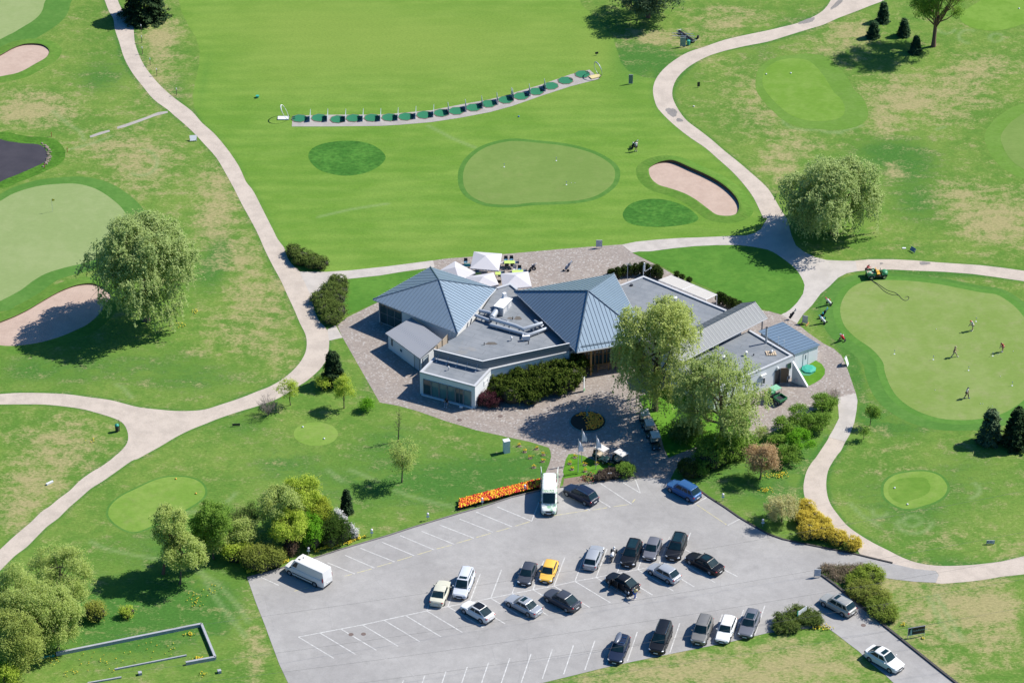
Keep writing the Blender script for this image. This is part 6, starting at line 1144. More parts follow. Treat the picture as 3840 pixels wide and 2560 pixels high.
# ================================================================== SMALL THINGS
UPV = Vector((0, 0, 1))
def one(mb, name, mats, label, cat, loc, rz=0, group=None, smooth=False, kind=None):
    o = mb.build(name, mats, smooth=smooth); o.location = loc; o.rotation_euler = (0, 0, rz); return tag(o, label, cat, group, kind)
def text(s_, parent, size, loc, rot, mat, name='lettering'):
    cu = bpy.data.curves.new(name, 'FONT'); cu.body = s_; cu.size = size; cu.extrude = .004; cu.align_x = 'LEFT'; cu.align_y = 'CENTER'
    to = bpy.data.objects.new('tmp', cu); COL.objects.link(to); dg = bpy.context.evaluated_depsgraph_get(); dg.update(); me = bpy.data.meshes.new_from_object(to.evaluated_get(dg)); bpy.data.objects.remove(to)
    me.materials.clear(); me.materials.append(mat); o = bpy.data.objects.new(name, me); COL.objects.link(o); o.parent = parent; o.location = loc; o.rotation_euler = rot; return o
M_wb = pm('white_board', (.58, .60, .62), .5, 0, .05, 3); M_teal = pm('teal_plastic', (.03, .30, .22), .5, 0, .08, 3); M_lime = pm('lime_table_top', (.42, .58, .13), .6, 0, .06, 3); M_blk = M_black; M_post = pm('grey_post', (.30, .31, .32), .6)
M_canvas = pm('white_canvas', (.44, .43, .455), .85, 0, .03, 1.0); M_rubber = pm('mat_green', (.008, .135, .062), .9, 0, .12, 5); M_redp = pm('red_paint', (.45, .03, .02), .6); M_yelp = pm('yellow_flag', (.62, .50, .04), .6)
# ---- driving range strip, mats, trays, dividers
strip = J(('t2', (250,793,500,786,850,785,980,775,1200,755,1400,716,1600,680,1750,645)), ('t3', (0,640,200,580,400,510,530,478,600,540,400,592,200,657,0,727)), ('t2', (1600,768,1400,806,1200,836,980,855,850,862,500,866,245,866)))
sheet('mat_strip', strip, .020, M_conc2)
MG = 'hitting mats on the driving range strip'
mats_ = [('t2', 297, 812), ('t2', 432, 808), ('t2', 560, 818), ('t2', 667, 810), ('t2', 792, 808), ('t2', 912, 805), ('t2', 1026, 800), ('t2', 1150, 788), ('t2', 1267, 775), ('t2', 1370, 761), ('t2', 1487, 738), ('t2', 1590, 712), ('t2', 1708, 685), ('t3', 62, 660), ('t3', 165, 628), ('t3', 265, 590), ('t3', 366, 553), ('t3', 482, 510)]
ordn = ['first', 'second', 'third', 'fourth', 'fifth', 'sixth', 'seventh', 'eighth', 'ninth', 'tenth', 'eleventh', 'twelfth', 'thirteenth', 'fourteenth', 'fifteenth', 'sixteenth', 'seventeenth', 'last']
m0 = None
for k, (t_, x, y) in enumerate(mats_):
    p = P(t_, x, y); rz = .18 if k < 9 else .5
    if m0 is None:
        m0 = thing('hitting_mat', '', 'golf mat', (p.x, p.y, .022), rz, MG); b = MB(); b.tube([(0, 0, 0), (0, 0, .05)], 1.27, 8); b.build('rubber_base', pm('mat_edge', (.16, .10, .085), .9), m0); b = MB(); b.tube([(0, 0, .052), (0, 0, .06)], 1.17, 8); b.build('turf', M_rubber, m0); c = m0
    else: c = copy_tree(m0)
    c.location = (p.x, p.y, .022); c.rotation_euler = (0, 0, rz); c['label'] = '%s green octagonal hitting mat from the left on the range strip' % ordn[k]
trays = [('t2', 258, 810), ('t2', 468, 806), ('t2', 593, 815), ('t2', 701, 808), ('t2', 826, 806), ('t2', 946, 802), ('t2', 1068, 793), ('t2', 1185, 783), ('t2', 1303, 771), ('t2', 1412, 748), ('t2', 1528, 722), ('t2', 1552, 720), ('t2', 1740, 675), ('t3', 97, 650), ('t3', 200, 617), ('t3', 228, 605), ('t3', 403, 545), ('t3', 515, 498)]
t0 = None
for k, (t_, x, y) in enumerate(trays):
    p = P(t_, x, y)
    if t0 is None:
        t0 = thing('ball_tray', '', 'ball tray', (0, 0, 0), 0, 'dark ball trays beside the mats'); b = MB(); b.box((0, 0, .03), (.42, .60, .06)); b.build('base', M_blk, t0); b = MB(); b.box((0, .29, .08), (.42, .03, .1)); b.box((0, -.29, .08), (.42, .03, .1)); b.build('rim', M_blk, t0); c = t0
    else: c = copy_tree(t0)
    c.location = (p.x, p.y, .022); c.rotation_euler = (0, 0, .1 if k < 9 else .4); c['label'] = 'dark ball tray at the side of the %s range mat from the left' % ordn[k]
d0 = None; M_scr = pm('pale_mesh_screen', (.30, .36, .36), .6)
for k, (t_, x, y) in enumerate([('t2', 368, 835), ('t2', 487, 833), ('t2', 610, 835), ('t2', 730, 832), ('t2', 850, 830), ('t2', 969, 825), ('t2', 1091, 815), ('t2', 1213, 803), ('t2', 1321, 787), ('t2', 1440, 766), ('t2', 1552, 743), ('t2', 1656, 718), ('t2', 1755, 685), ('t3', 13, 690), ('t3', 127, 660), ('t3', 232, 626)]):
    p = P(t_, x, y)
    if d0 is None:
        d0 = thing('bay_divider', '', 'divider', (0, 0, 0), 0, 'upright bay dividers between the range mats'); b = MB(); b.box((0, .95, .55), (.03, 1.8, .9)); b.build('panel', M_scr, d0)
        b = MB(); b.tube([(0, 0, 0), (0, 0, .7), (0, 1.9, 1.15), (0, 1.9, 0), (0, 0, 0)], .03, 4); b.build('frame', M_steel, d0); b = MB(); b.tube([(0, 0, .03), (-.55, .1, .03)], .025, 4); b.tube([(0, 1.5, .03), (-.75, 1.4, .03)], .025, 4); b.tube([(-.55, .1, .03), (-.75, 1.4, .03)], .025, 4); b.build('foot', M_steel, d0); c = d0
    else: c = copy_tree(d0)
    c.location = (p.x, p.y, .022); c.rotation_euler = (0, 0, -.02 if k < 8 else .12); c['label'] = '%s upright divider from the left along the range strip' % ordn[k]
def hoop(t_, x, y, rz, label, m, tilt, base_m):
    p = P(t_, x, y); root = thing('swing_hoop', label, 'training hoop', (p.x, p.y, .02), rz); b = MB(); Rr = 1.15; c = Vector((-math.cos(tilt) * Rr, 0, math.sin(tilt) * Rr + .1)); ax = Vector((-math.cos(tilt), 0, math.sin(tilt)))
    b.tube([c + ax * (Rr * math.cos(k * math.pi / 14)) + Vector((0, 1, 0)) * (Rr * math.sin(k * math.pi / 14)) for k in range(29)], [.035 + .05 * max(0, math.cos(k * math.pi / 14)) for k in range(29)], 6, False); b.build('ring', m, root, smooth=60)
    b = MB(); b.box((-.75, 0, .08), (1.7, .95, .12)); b.build('base', base_m, root); b = MB(); b.tube([(.1, .35, 0), (.1, .35, .45)], .04, 5); b.tube([(.1, -.35, 0), (.1, -.35, .45)], .04, 5); b.build('bracket', M_blk, root)
hoop('f7', 480, 500, .0, 'tilted white swing hoop at the left end of the range strip', W_, R(62), M_wb); hoop('f8', 640, 850, .5, 'dark thin swing hoop at the right end of the range strip', M_steel, R(80), pm('straw_board', (.5, .42, .2), .7))
# ---- ball collector, bin and boards by the upper path
p = P('t3', 1195, 262); root = thing('ball_collector', 'long roller gang with drawbars parked on the grass near the upper path', 'range machine', (p.x, p.y, .02), vdir('t3', (1155, 215), (90, 62)))
for k in range(5): b = MB(); b.tube([(-1.8 + k * .8, -.38, .25), (-1.8 + k * .8 + .0, .38, .25)], .24, 10) if False else b.tube([(-2.1 + k * .82, 0, .26), (-1.4 + k * .82, 0, .26)], .26, 12); b.build('roller', M_blk, root)
b = MB(); b.tube([(-2.2, .45, .45), (2.1, .45, .45), (2.1, -.45, .45), (-2.2, -.45, .45), (-2.2, .45, .45)], .05, 4); b.build('frame', M_steel, root); b = MB(); b.tube([(.9, .9, .5), (-1.3, -1.9, .35)], .05, 4); b.tube([(.2, 1.1, .5), (-2.1, -1.4, .35)], .05, 4); b.build('drawbar', M_steel, root)
w__ = MB(); w__.tube([(.9, 1.35, .25), (1.1, 1.5, .25)], .28, 12); w__.build('wheel', M_tyre, root)
def bin_(t_, x, y, label, h=.95, m=None):
    p = P(t_, x, y); root = thing('litter_bin', label, 'bin', (p.x, p.y, 0)); b = MB(); b.tube([(0, 0, .1), (0, 0, h * .78)], [.24, .27], 10); b.build('barrel', m or M_teal, root, smooth=50); b = MB(); b.tube([(0, 0, h * .78), (0, 0, h * .9), (0, 0, h)], [.29, .26, .05], 10); b.build('lid', M_teal, root, smooth=50); b = MB(); b.tube([(.3, .1, 0), (.3, .1, h * 1.45)], .04, 5); b.build('post', M_blk, root)
bin_('t3', 1206, 310, 'green litter bin beside the ball collector'); bin_('t5', 802, 1380, 'green-lidded bin at the grass tip by the left path junction', 1.2, M_blk)
def board(t_, x, y, w_, h, z0, label, rz=0, face=M_wb, posts=2, lean=0, name='sign_board', frame=None, lines_=0, cat='sign', thick=.05, pm_=None):
    p = P(t_, x, y); root = thing(name, label, cat, (p.x, p.y, 0.01), rz); T = Matrix.Translation((0, 0, z0)) @ Matrix.Rotation(lean, 4, 'X')
    b = MB(); b.add([(i * w_ / 2, j * thick / 2, k * h) for k in (0, 1) for j in (-1, 1) for i in (-1, 1)], [(0, 2, 3, 1), (4, 5, 7, 6), (0, 1, 5, 4), (1, 3, 7, 5), (3, 2, 6, 7), (2, 0, 4, 6)], T); b.build('panel', face, root)
    if frame:
        b = MB(); y_ = -thick / 2 - .01; q = [T @ Vector(c) for c in ((-w_ / 2, y_, 0), (w_ / 2, y_, 0), (w_ / 2, y_, h), (-w_ / 2, y_, h))]; b.tube(q + [q[0]], .035, 4); b.build('frame', frame, root)
    for k in range(posts):
        xx = 0 if posts == 1 else (-w_ / 2 + .03) * (1 - 2 * k); b = MB(); b.tube([(xx, .05, -.02), (xx, .05, z0 + h * .7 * math.cos(lean))], .03, 5); b.build('post', pm_ or M_post, root)
    for k in range(lines_):
        q = MB(); zz = h * (.82 - .62 * k / max(1, lines_ - 1)) if lines_ > 1 else h * .5; ww = w_ * (.72 if k % 3 else .5); a_ = T @ Vector((-w_ * .38, -thick / 2 - .008, zz)); b_ = T @ Vector((-w_ * .38 + ww, -thick / 2 - .008, zz)); up = (T @ Vector((0, 0, 1)) - T @ Vector((0, 0, 0))) * .018
        q.add([tuple(a_ - up), tuple(b_ - up), tuple(b_ + up), tuple(a_ + up)], [(0, 1, 2, 3)]); q.build('text_line', pm('blue_ink', (.12, .17, .26), .7), root)
    return root
board('t7', 595, 128, .85, 1.05, .25, 'white notice board at the patio edge by the range', 0, lines_=5, frame=M_post)
board('t3', 811, 575, .62, 1.5, .12, 'narrow framed board on the range grass near the path', .1, face=pm('green_grey_panel', (.14, .19, .19), .5), frame=M_steel); board('t3', 1167, 322, .85, 1.5, .2, 'framed map board beside the green bin', .1, face=pm('map_panel', (.17, .26, .22), .5), frame=M_steel, lines_=2)
board('t3', 1275, 598, .42, .75, .15, 'small dark panel on the rough right of the path bend', .2, face=M_blk, posts=1); board('t3', 579, 380, .5, .35, .25, 'tiny dark marker board out on the range', .2, face=M_blk, posts=1)
board('u4', 337, 845, .80, 1.0, .22, 'white notice board at the point of the kerb island', 0, lines_=6, frame=M_post); sb = board('t8', 252, 645, .75, 1.15, .15, 'grey board on timber feet at the putting green corner', -.45, face=pm('pale_panel', (.33, .36, .38), .5), frame=M_post)
for s in (-.38, .38): b = MB(); b.box((s, -.02, .05), (.14, 1.0, .09)); b.build('foot', M_wood, sb)
p = P('t8', 525, 925); af = thing('a_frame_sign', 'white a-frame sign seen edge-on beside the yard paving', 'sign', (p.x, p.y, .01), 1.25)
for s in (1, -1): b = MB(); b.add([(-.4, s * .42, 0), (.4, s * .42, 0), (.4, s * .03, 1.15), (-.4, s * .03, 1.15), (-.4, s * .46, 0), (.4, s * .46, 0), (.4, s * .07, 1.15), (-.4, s * .07, 1.15)], [(0, 1, 2, 3), (7, 6, 5, 4), (0, 4, 5, 1), (2, 6, 7, 3), (1, 5, 6, 2), (0, 3, 7, 4)]); b.build('panel', M_wb, af)
b1 = P('u4', 955, 1262); b2 = P('u4', 1068, 1243); bw = (b2 - b1).length; brz = math.atan2((b2 - b1).y, (b2 - b1).x); c_ = (b1 + b2) / 2
bb = thing('billboard', 'black advertising hoarding on posts beside the entrance road', 'billboard', (c_.x, c_.y, 0), brz); bh = 1.08; z0 = .45
M_hoard = pm('hoarding_black', (.012, .012, .022), .4); M_mintink = pm('mint_ink', (.34, .50, .48), .5)
b = MB(); b.box((0, 0, z0 + bh / 2), (bw, .06, bh)); b.build('panel', M_hoard, bb); b = MB(); q = [(-bw / 2, -.03, z0), (bw / 2, -.03, z0), (bw / 2, -.03, z0 + bh), (-bw / 2, -.03, z0 + bh)]; b.tube(q + [q[0]], .03, 4); b.build('frame', M_steel, bb)
for s in (1, -1): b = MB(); b.tube([(s * bw / 2, .04, -.02), (s * bw / 2, .04, z0 + bh)], .035, 5); b.build('post', M_steel, bb)
text('Piedāvā', bb, .22, (-bw * .20, -.04, z0 + bh * .50), (math.pi / 2, 0, 0), M_mintink); text('Carlsberg', bb, .30, (bw * .07, -.04, z0 + bh * .53), (math.pi / 2, 0, 0), M_mintink)
b = MB(); b.poly([(-bw * .44, -.036, z0 + .04), (-bw * .26, -.036, z0 + .04), (-bw * .26, -.036, z0 + bh * .93), (-bw * .33, -.036, z0 + bh * .93)]); b.build('green_panel', pm('bottle_green', (.02, .13, .11), .5), bb)
b = MB(); b.poly([(-bw * .42, -.042, z0 + .06), (-bw * .38, -.042, z0 + .06), (-bw * .365, -.042, z0 + bh * .75), (-bw * .38, -.042, z0 + bh * .75)]); b.poly([(-bw * .355, -.042, z0 + .06), (-bw * .285, -.042, z0 + .06), (-bw * .285, -.042, z0 + bh * .55), (-bw * .305, -.042, z0 + bh * .82), (-bw * .335, -.042, z0 + bh * .82), (-bw * .355, -.042, z0 + bh * .55)]); b.build('drawing', M_mintink, bb)
nb = board('u4', 1520, 618, .98, .45, .12, 'small white warning sign with a walking symbol on the right rough', 0, frame=M_post, lines_=0, name='warning_sign'); b = MB(); b.tube([(-.33 + .13 * math.cos(k * math.pi / 6), -.04, .36 + .13 * math.sin(k * math.pi / 6)) for k in range(13)], .014, 4, False); b.tube([(-.42, -.04, .27), (-.24, -.04, .45)], .012, 4); b.tube([(-.33, -.04, .28), (-.33, -.04, .42)], .02, 4); b.build('symbol', M_blk, nb)
for zz, ww in ((.46, .34), (.36, .44), (.26, .30)): b = MB(); b.box((-.12 + ww / 2, -.04, zz), (ww, .01, .04)); b.build('text_line', pm('blue_ink', (.12, .17, .26), .7), nb)
s1, s2 = P('u4', 203, 1140, .35), P('u4', 262, 1100, .35); sw = (s2 - s1).length; sg_ = thing('direction_sign', 'white slanting sign board rising out of the low juniper', 'sign', ((s1.x + s2.x) / 2, (s1.y + s2.y) / 2, 0), math.atan2((s2 - s1).y, (s2 - s1).x)); b = MB(); b.box((0, 0, 1.35), (sw, .05, .62)); b.build('panel', M_wb, sg_)
for s in (1, -1): b = MB(); b.tube([(s * sw * .4, .04, 0), (s * sw * .4, .04, 1.3)], .03, 5); b.build('post', M_post, sg_)
b = MB(); b.add([(-sw / 2 - .12, -.02, 1.0), (-sw / 2, -.02, .95), (-sw / 2 + .05, -.02, 1.85), (-sw / 2 - .14, -.02, 1.75), (-sw / 2 - .12, .02, 1.0), (-sw / 2, .02, .95), (-sw / 2 + .05, .02, 1.85), (-sw / 2 - .14, .02, 1.75)], [(0, 1, 2, 3), (7, 6, 5, 4), (3, 2, 6, 7), (0, 3, 7, 4), (1, 5, 6, 2)]); b.build('banner', M_teal, sg_)
es = board('b6', 2318, 728, .42, 2.15, .02, 'tall white panel with a green corner beside the entrance juniper', 1.25, name='entrance_sign', posts=0); 
b = MB(); b.box((.0, -.035, .25), (.4, .02, .35)); b.build('green_corner', pm('leaf_green', (.05, .35, .09), .5), es)
board('f4', 1088, 1262, .5, .22, .62, 'tiny white plate among the brown ball shrubs', .15, name='plate_sign', posts=2)
board('t8', 985, 155, .95, .6, .1, 'blue board leaning back on the rough above the right path', -.9, face=pm('blue_panel', (.12, .19, .30), .5), lean=-.5, name='leaning_board'); b = MB(); b.box((0, 0, .05), (.5, .3, .06)); one(b, 'white_slab', M_wb, 'small white slab on the grass left of the blue board', 'slab', P('t8', 930, 130))
board('t1', 1322, 968, 1.05, .85, .12, 'white board leaning beside the left path', .1, lean=-.75, name='leaning_board'); b = MB(); b.box((0, 0, .12), (1.0, .25, .22)); one(b, 'marker_block', M_wb, 'long white block lying on the lower left rough', 'block', P('u1', 340, 205), .75)
board('t5', 1615, 1345, 1.0, .32, .1, 'low black double panel on the grass left of the small round tee', .1, face=M_blk, posts=3 and 2); 
b = MB(); b.box((0, 0, .9), (.78, .62, 1.8)); b.box((0, 0, 1.83), (.86, .70, .07)); one(b, 'utility_cabinet', M_wb, 'white utility cabinet standing on the lawn below the paving', 'cabinet', P('w6', 1235, 390), .35)
# ---- bollard lamps with number plates
BL_ = 'globe lamps with number plates around the car park'
lp0 = None
M_globe = pm('lamp_globe', (.62, .60, .64), .35)
for k, (t_, x, y, lab) in enumerate([('u2', 1175, 455, 'globe lamp on the lawn left of the red tulips'), ('u2', 792, 565, 'globe lamp near the white blossom'), ('u2', 360, 690, 'globe lamp in the shade behind the white van'), ('u2', 1546, 352, 'globe lamp rising from the left part of the tulip bed'), ('u3', 88, 262, 'globe lamp rising from the right part of the tulip bed'), ('u3', 1441, 322, 'globe lamp on the grass by the right kerb, near the blue car'), ('u3', 1714, 498, 'globe lamp under the cream-leaved tree'), ('u3', 1148, 130, 'globe lamp hidden beside the clipped round shrub')]):
    p = P(t_, x, y)
    if lp0 is None:
        lp0 = thing('globe_lamp', '', 'lamp', (0, 0, 0), 0, BL_); b = MB(); b.tube([(0, 0, 0), (0, 0, .85)], .035, 6); b.build('post', M_post, lp0); b = MB(); b.ell((0, 0, .98), (.16, .16, .16), 12, 8); b.build('globe', M_globe, lp0, smooth=True); b = MB(); b.box((0, -.06, .62), (.36, .02, .26)); b.build('number_plate', pm('pale_blue_plate', (.42, .52, .60), .5), lp0); c = lp0
    else: c = copy_tree(lp0)
    c.location = (p.x, p.y, 0); c['label'] = lab
# ---- flagpoles
t = NT('flag_cloth', .8); M_flag = t.base(t.mix(t.noise(3, 2), (.60, .60, .66), (.68, .68, .72)))
for x, y, xt, yt, lab in [(310, 1105, 300, 285, 'left flagpole with a long white flag'), (397, 875, 378, 45, 'rear flagpole, its white flag highest and narrowest'), (747, 1040, 742, 205, 'right flagpole with a white flag over the golf cart')]:
    p = P('f4', x, y); mx_, _ = pxm('f4', x, y); H = (y - yt) * mx_ / CP; root = thing('flagpole', lab, 'flagpole', (p.x, p.y, 0), 0, 'white flags by the flower bed'); b = MB(); b.tube([(0, 0, 0), (0, 0, H)], [.04, .025], 8); b.ell((0, 0, H), (.05, .05, .05), 6, 4); b.build('pole', M_post, root, smooth=50)
    b = MB(); n_ = 9; vs = []
    for i in range(n_):
        f = i / (n_ - 1); z = H - .12 - f * 1.75; w0 = .12 + .5 * min(1, f * 1.5)
        for j in range(6): g_ = j / 5; vs.append((.03 + w0 * g_, .07 * math.sin(g_ * 7 + f * 4), z - .22 * g_ * (1 - f)))
    b.add(vs, [(i * 6 + j, i * 6 + j + 1, (i + 1) * 6 + j + 1, (i + 1) * 6 + j) for i in range(n_ - 1) for j in range(5)]); b.build('flag', M_flag, root, smooth=True)
# ---- golf pins and tee markers
def pin(t_, x, y, h, m, label, group=None, flag=None):
    p = P(t_, x, y); root = thing('golf_pin', label, 'pin', (p.x, p.y, .012), 0, group); b = MB(); b.tube([(0, 0, 0), (0, 0, h)], .014 if not flag else .02, 5); b.build('stick', m, root)
    if flag: b = MB(); b.add([(.0, 0, h), (.42, .03, h - .08), (.40, -.03, h - .32), (0, 0, h - .38)], [(0, 1, 2, 3)]); b.build('flag', flag, root)
    else: b = MB(); b.tube([(0, 0, h), (0, 0.01, h + .02)], .09, 8) if False else b.ell((0, 0, h), (.08, .02, .11), 8, 5); b.build('number_disc', M_wb, root); b = MB(); b.tube([(0, 0, .0), (0, 0, .03)], .11, 10); b.build('cup', M_wb, root)
pin('t1', 360, 1448, 2.15, W_, 'flagstick with a yellow flag on the left green', flag=M_yelp)
PG = 'short practice pins on the putting green'
for x, y, lab in [(864, 852, 'short practice pin nearest the left edge of the putting green'), (1130, 890, 'short practice pin left of the walking golfer in black'), (1422, 630, 'short practice pin behind the golfer in the red cap'), (1371, 964, 'short practice pin above the golfer in white and black'), (1536, 866, 'short practice pin beside the golfer in red'), (1669, 1068, 'short practice pin at the lower right of the putting green')]: pin('t8', x, y, .55, M_wb, lab, PG)
for t_, x, y, lab in [('t2', 1697, 1143, 'short pin at the left of the oval practice green'), ('t3', 303, 1100, 'short pin at the upper middle of the oval practice green'), ('t3', 372, 1264, 'short pin at the lower middle of the oval practice green')]: pin(t_, x, y, .5, M_wb, lab, 'short pins on the oval practice green')
for t_, x, y, m, lab in [('u4', 865, 237, M_wb, 'white tee marker at the left of the lower right tee'), ('u4', 953, 349, M_wb, 'white tee marker at the bottom of the lower right tee'), ('t6', 320, 1352, M_wb, 'white tee marker at the upper left of the small round tee'), ('t6', 466, 1432, M_wb, 'white tee marker at the lower right of the small round tee'), ('t4', 156, 503, M_wb, 'white tee marker on the tee above the bunker path'), ('t3', 1738, 510, M_wb, 'white tee marker at the left edge of that upper tee'), ('t4', 1716, 62, M_wb, 'white tee marker on the corner tee at the top right'), ('u1', 1203, 175, M_us, 'orange tee marker at the top of the lower left tee'), ('u1', 1340, 275, M_us, 'orange tee marker at the right of the lower left tee'), ('t3', 46, 800, pm('blue_marker', (.03, .12, .4), .4), 'blue tee marker on the range grass above the practice green'), ('t3', 1242, 730, M_wb, 'white tee marker on the rough right of the upper path')]:
    b = MB(); b.ell((0, 0, .09), (.13, .13, .10), 8, 6); b.tube([(0, 0, -.02), (0, 0, .05)], .05, 6); one(b, 'tee_marker', m, lab, 'tee marker', P(t_, x, y, 0), smooth=True)
b = MB(); b.tube([(0, 0, 0), (0, 0, .35)], [.2, .28], 10); one(b, 'ball_basket', M_teal, 'green ball basket left out on the driving range', 'basket', P('t2', 10, 668), smooth=50)
for k, (x, y) in enumerate([(966, 218), (970, 293), (974, 370), (1027, 447), (1073, 518), (1208, 652)]):
    p = P('t1', x, y); root = thing('marker_post', ['first and highest', 'second', 'third', 'fourth', 'fifth', 'last, near the yellow tag'][k] + ' white-topped post along the left path', 'post', (p.x, p.y, 0), 0, 'white-topped posts along the left path'); b = MB(); b.tube([(0, 0, 0), (0, 0, 1.0)], .05, 6); b.build('post', M_bark, root); b = MB(); b.tube([(0, 0, 1.0), (0, 0, 1.25)], .07, 6); b.build('cap', M_wb, root)
for k, (x, y) in enumerate([(353, 934), (461, 1040), (306, 1152)]): b = MB(); b.tube([(0, 0, 0), (0, 0, .75)], .045, 5); one(b, 'red_stake', M_redp, ['red stake on the far bank of the pond', 'red stake right of the pond', 'red stake on the near bank of the pond'][k], 'stake', P('t1', x, y))
# rocks and strips near the pond
M_rock = gravel('pale_rock', (.20, .165, .13), .3); rk = MB(); rr = random.Random(4)
for k in range(46):
    f = k / 45; x = 268 + 70 * math.sin(math.pi * (.12 + .70 * f)) + rr.uniform(-12, 12); y = 985 + 150 * f + rr.uniform(-6, 6); p = P('t1', x, y); s_ = rr.uniform(.08, .26); rk.ell((p.x, p.y, .05), (s_ * 1.3, s_, s_ * .6), 6, 4)
tag(rk.build('shore_rocks', M_rock), 'pale rocks edging the right shore of the pond', 'rocks', kind='stuff')
sheet('drain_strip', J(('t1', (800,868,900,835,1000,800,1080,768,1145,760,1148,772,1060,795,960,832,860,868,803,882))), .010, M_conc2); sheet('drain_strip', J(('t1', (612,930,680,905,748,888,752,900,690,920,620,942))), .010, M_conc2)
# low foundation walls in the lower left field
for seg_, lab in (([(385, 1378), (1378, 1178), (1472, 1405), (1272, 1442)], 'low angular white-topped foundation wall in the lower left field'), ([(785, 1478), (1275, 1382)], 'narrow low kerb lying inside the foundation'), ([(600, 1572), (830, 1532)], 'short low kerb at the bottom edge of the left field'), ([(215, 1412), (372, 1383)], 'teal-painted low wall running out of the grove')):
    pts_ = PS('u1', [v for p_ in seg_ for v in p_]); c_ = pts_[0]; b = MB()
    for a_, d_ in zip(pts_[:-1], pts_[1:]): m_ = (a_ + d_) / 2 - c_; b.box((m_.x, m_.y, .22 if 'foundation wall' in lab else .1), ((d_ - a_).length + .02, .28 if 'foundation wall' in lab else .16, .44 if 'foundation wall' in lab else .2), math.atan2((d_ - a_).y, (d_ - a_).x))
    one(b, 'low_wall', M_teal if 'teal' in lab else pm('weathered_concrete', (.30, .31, .34), .9, 0, .25, 2), lab, 'wall', (c_.x, c_.y, 0))
for x, y, lab in ((958, 1508, 'pale concrete block left of the foundation opening'), (1500, 1495, 'pale concrete block below the foundation corner')): b = MB(); b.box((0, 0, .18), (.42, .42, .36)); one(b, 'concrete_block', pm('weathered_concrete', (.3, .31, .34), .9), lab, 'block', P('u1', x, y), .3)
# ---- patio parasols, tables, chairs
ZU = 2.45
def parasol(cs, ap, label):
    cs = [Vector(c) for c in cs]; c = V2(sum(cs, Vector()) / 4, 0); root = thing('patio_umbrella', label, 'parasol', c, 0, 'white square parasols on the patio'); b = MB()
    for i in range(4): a_, d_ = cs[i], cs[(i + 1) % 4]; m_ = (a_ + d_) / 2; b.add([tuple(a_), tuple(d_), tuple(ap)], [(0, 1, 2)])
    b.build('canopy', M_canvas, root, world=True); b = MB()
    for i in range(4): a_, d_ = cs[i], cs[(i + 1) % 4]; n_ = 10; vs = []; 
    for i in range(4):
        a_, d_ = cs[i], cs[(i + 1) % 4]
        for k in range(10): p0_, p1_ = a_.lerp(d_, k / 10), a_.lerp(d_, (k + .92) / 10); b.add([tuple(p0_), tuple(p1_), tuple(p1_ - UPV * .2), tuple(p0_ - UPV * .2)], [(0, 1, 2, 3)])
    b.build('valance', M_canvas, root, world=True); b = MB(); b.tube([c, V2(ap, ap.z)], .04, 8); b.build('pole', M_cop, root, world=True); b = MB(); b.box((c.x, c.y, .05), (.7, .7, .08)); b.build('base', M_post, root, world=True)
    for k in range(4): b = MB(); b.tube([V2(ap, ap.z - .05), cs[k] - UPV * .03], .018, 4); b.build('rib', M_cop, root, world=True)
parasol([P('f6', 292, 118, ZU), P('f6', 832, 158, ZU), P('f6', 768, 485, ZU), P('f6', 222, 438, ZU)], P('f6', 515, 200, ZU + .75), 'largest white square parasol, farthest from the clubhouse')
parasol([P('b5', 1335, 215, ZU), P('b5', 1615, 368, ZU), P('b5', 1400, 500, ZU), P('b5', 1120, 345, ZU)], P('b5', 1338, 300, ZU + .7), 'white parasol standing diamond-wise behind the left roof')
parasol([P('b5', 1480, 430, ZU), P('b5', 1862, 370, ZU), P('b5', 1935, 535, ZU), P('b5', 1580, 610, ZU)], P('b5', 1722, 428, ZU + .65), 'white parasol between roof and flat-roof corner')
parasol([P('f6', 802, 540, ZU), P('f6', 1335, 498, ZU), P('f6', 1400, 790, ZU), P('f6', 850, 830, ZU)], P('f6', 1092, 572, ZU + .7), 'rightmost white parasol nearest the flat roof')
def table(t_, x, y, w_, d_, rz, label, m=M_lime):
    p = P(t_, x, y, .74); root = thing('patio_table', label, 'table', (p.x, p.y, .01), rz, 'lime tables on the patio'); b = MB(); b.box((0, 0, .72), (w_, d_, .05)); b.build('table_top', m, root)
    for i in (1, -1):
        for j in (1, -1): b = MB(); b.tube([(i * (w_ / 2 - .08), j * (d_ / 2 - .08), 0), (i * (w_ / 2 - .08), j * (d_ / 2 - .08), .7)], .025, 5); b.build('leg', M_blk, root)
ch0 = None
def chair(t_, x, y, rz, label, pale=False):
    global ch0
    p = P(t_, x, y, .45)
    root = thing('patio_chair', label, 'chair', (p.x, p.y, .01), rz, 'patio chairs'); m = M_canvas if pale else M_blk; b = MB(); b.box((0, 0, .44), (.5, .5, .05)); b.build('seat', m if pale else pm('blue_cushion', (.08, .2, .3), .8), root); b = MB(); b.box((-.25, 0, .70), (.04, .5, .48)); b.build('backrest', m, root)
    for j in (1, -1): b = MB(); b.box((0, j * .26, .62), (.46, .04, .04)); b.build('armrest', m, root)
    for i in (1, -1):
        for j in (1, -1): b = MB(); b.tube([(i * .22, j * .22, 0), (i * .22, j * .22, .44)], .018, 4); b.build('leg', m, root)
table('f6', 975, 322, 1.45, .8, .02, 'long lime table in full sun right of the largest parasol'); table('f6', 158, 378, .8, .7, -.1, 'small green-topped table between the two left parasols', M_teal); table('f6', 755, 535, .75, .75, .05, 'square lime table between the front parasols'); table('f6', 1130, 500, 1.5, .75, .02, 'lime table partly under the rightmost parasol'); table('f6', 375, 548, .8, .7, 0, 'lime table in the shade below the largest parasol')
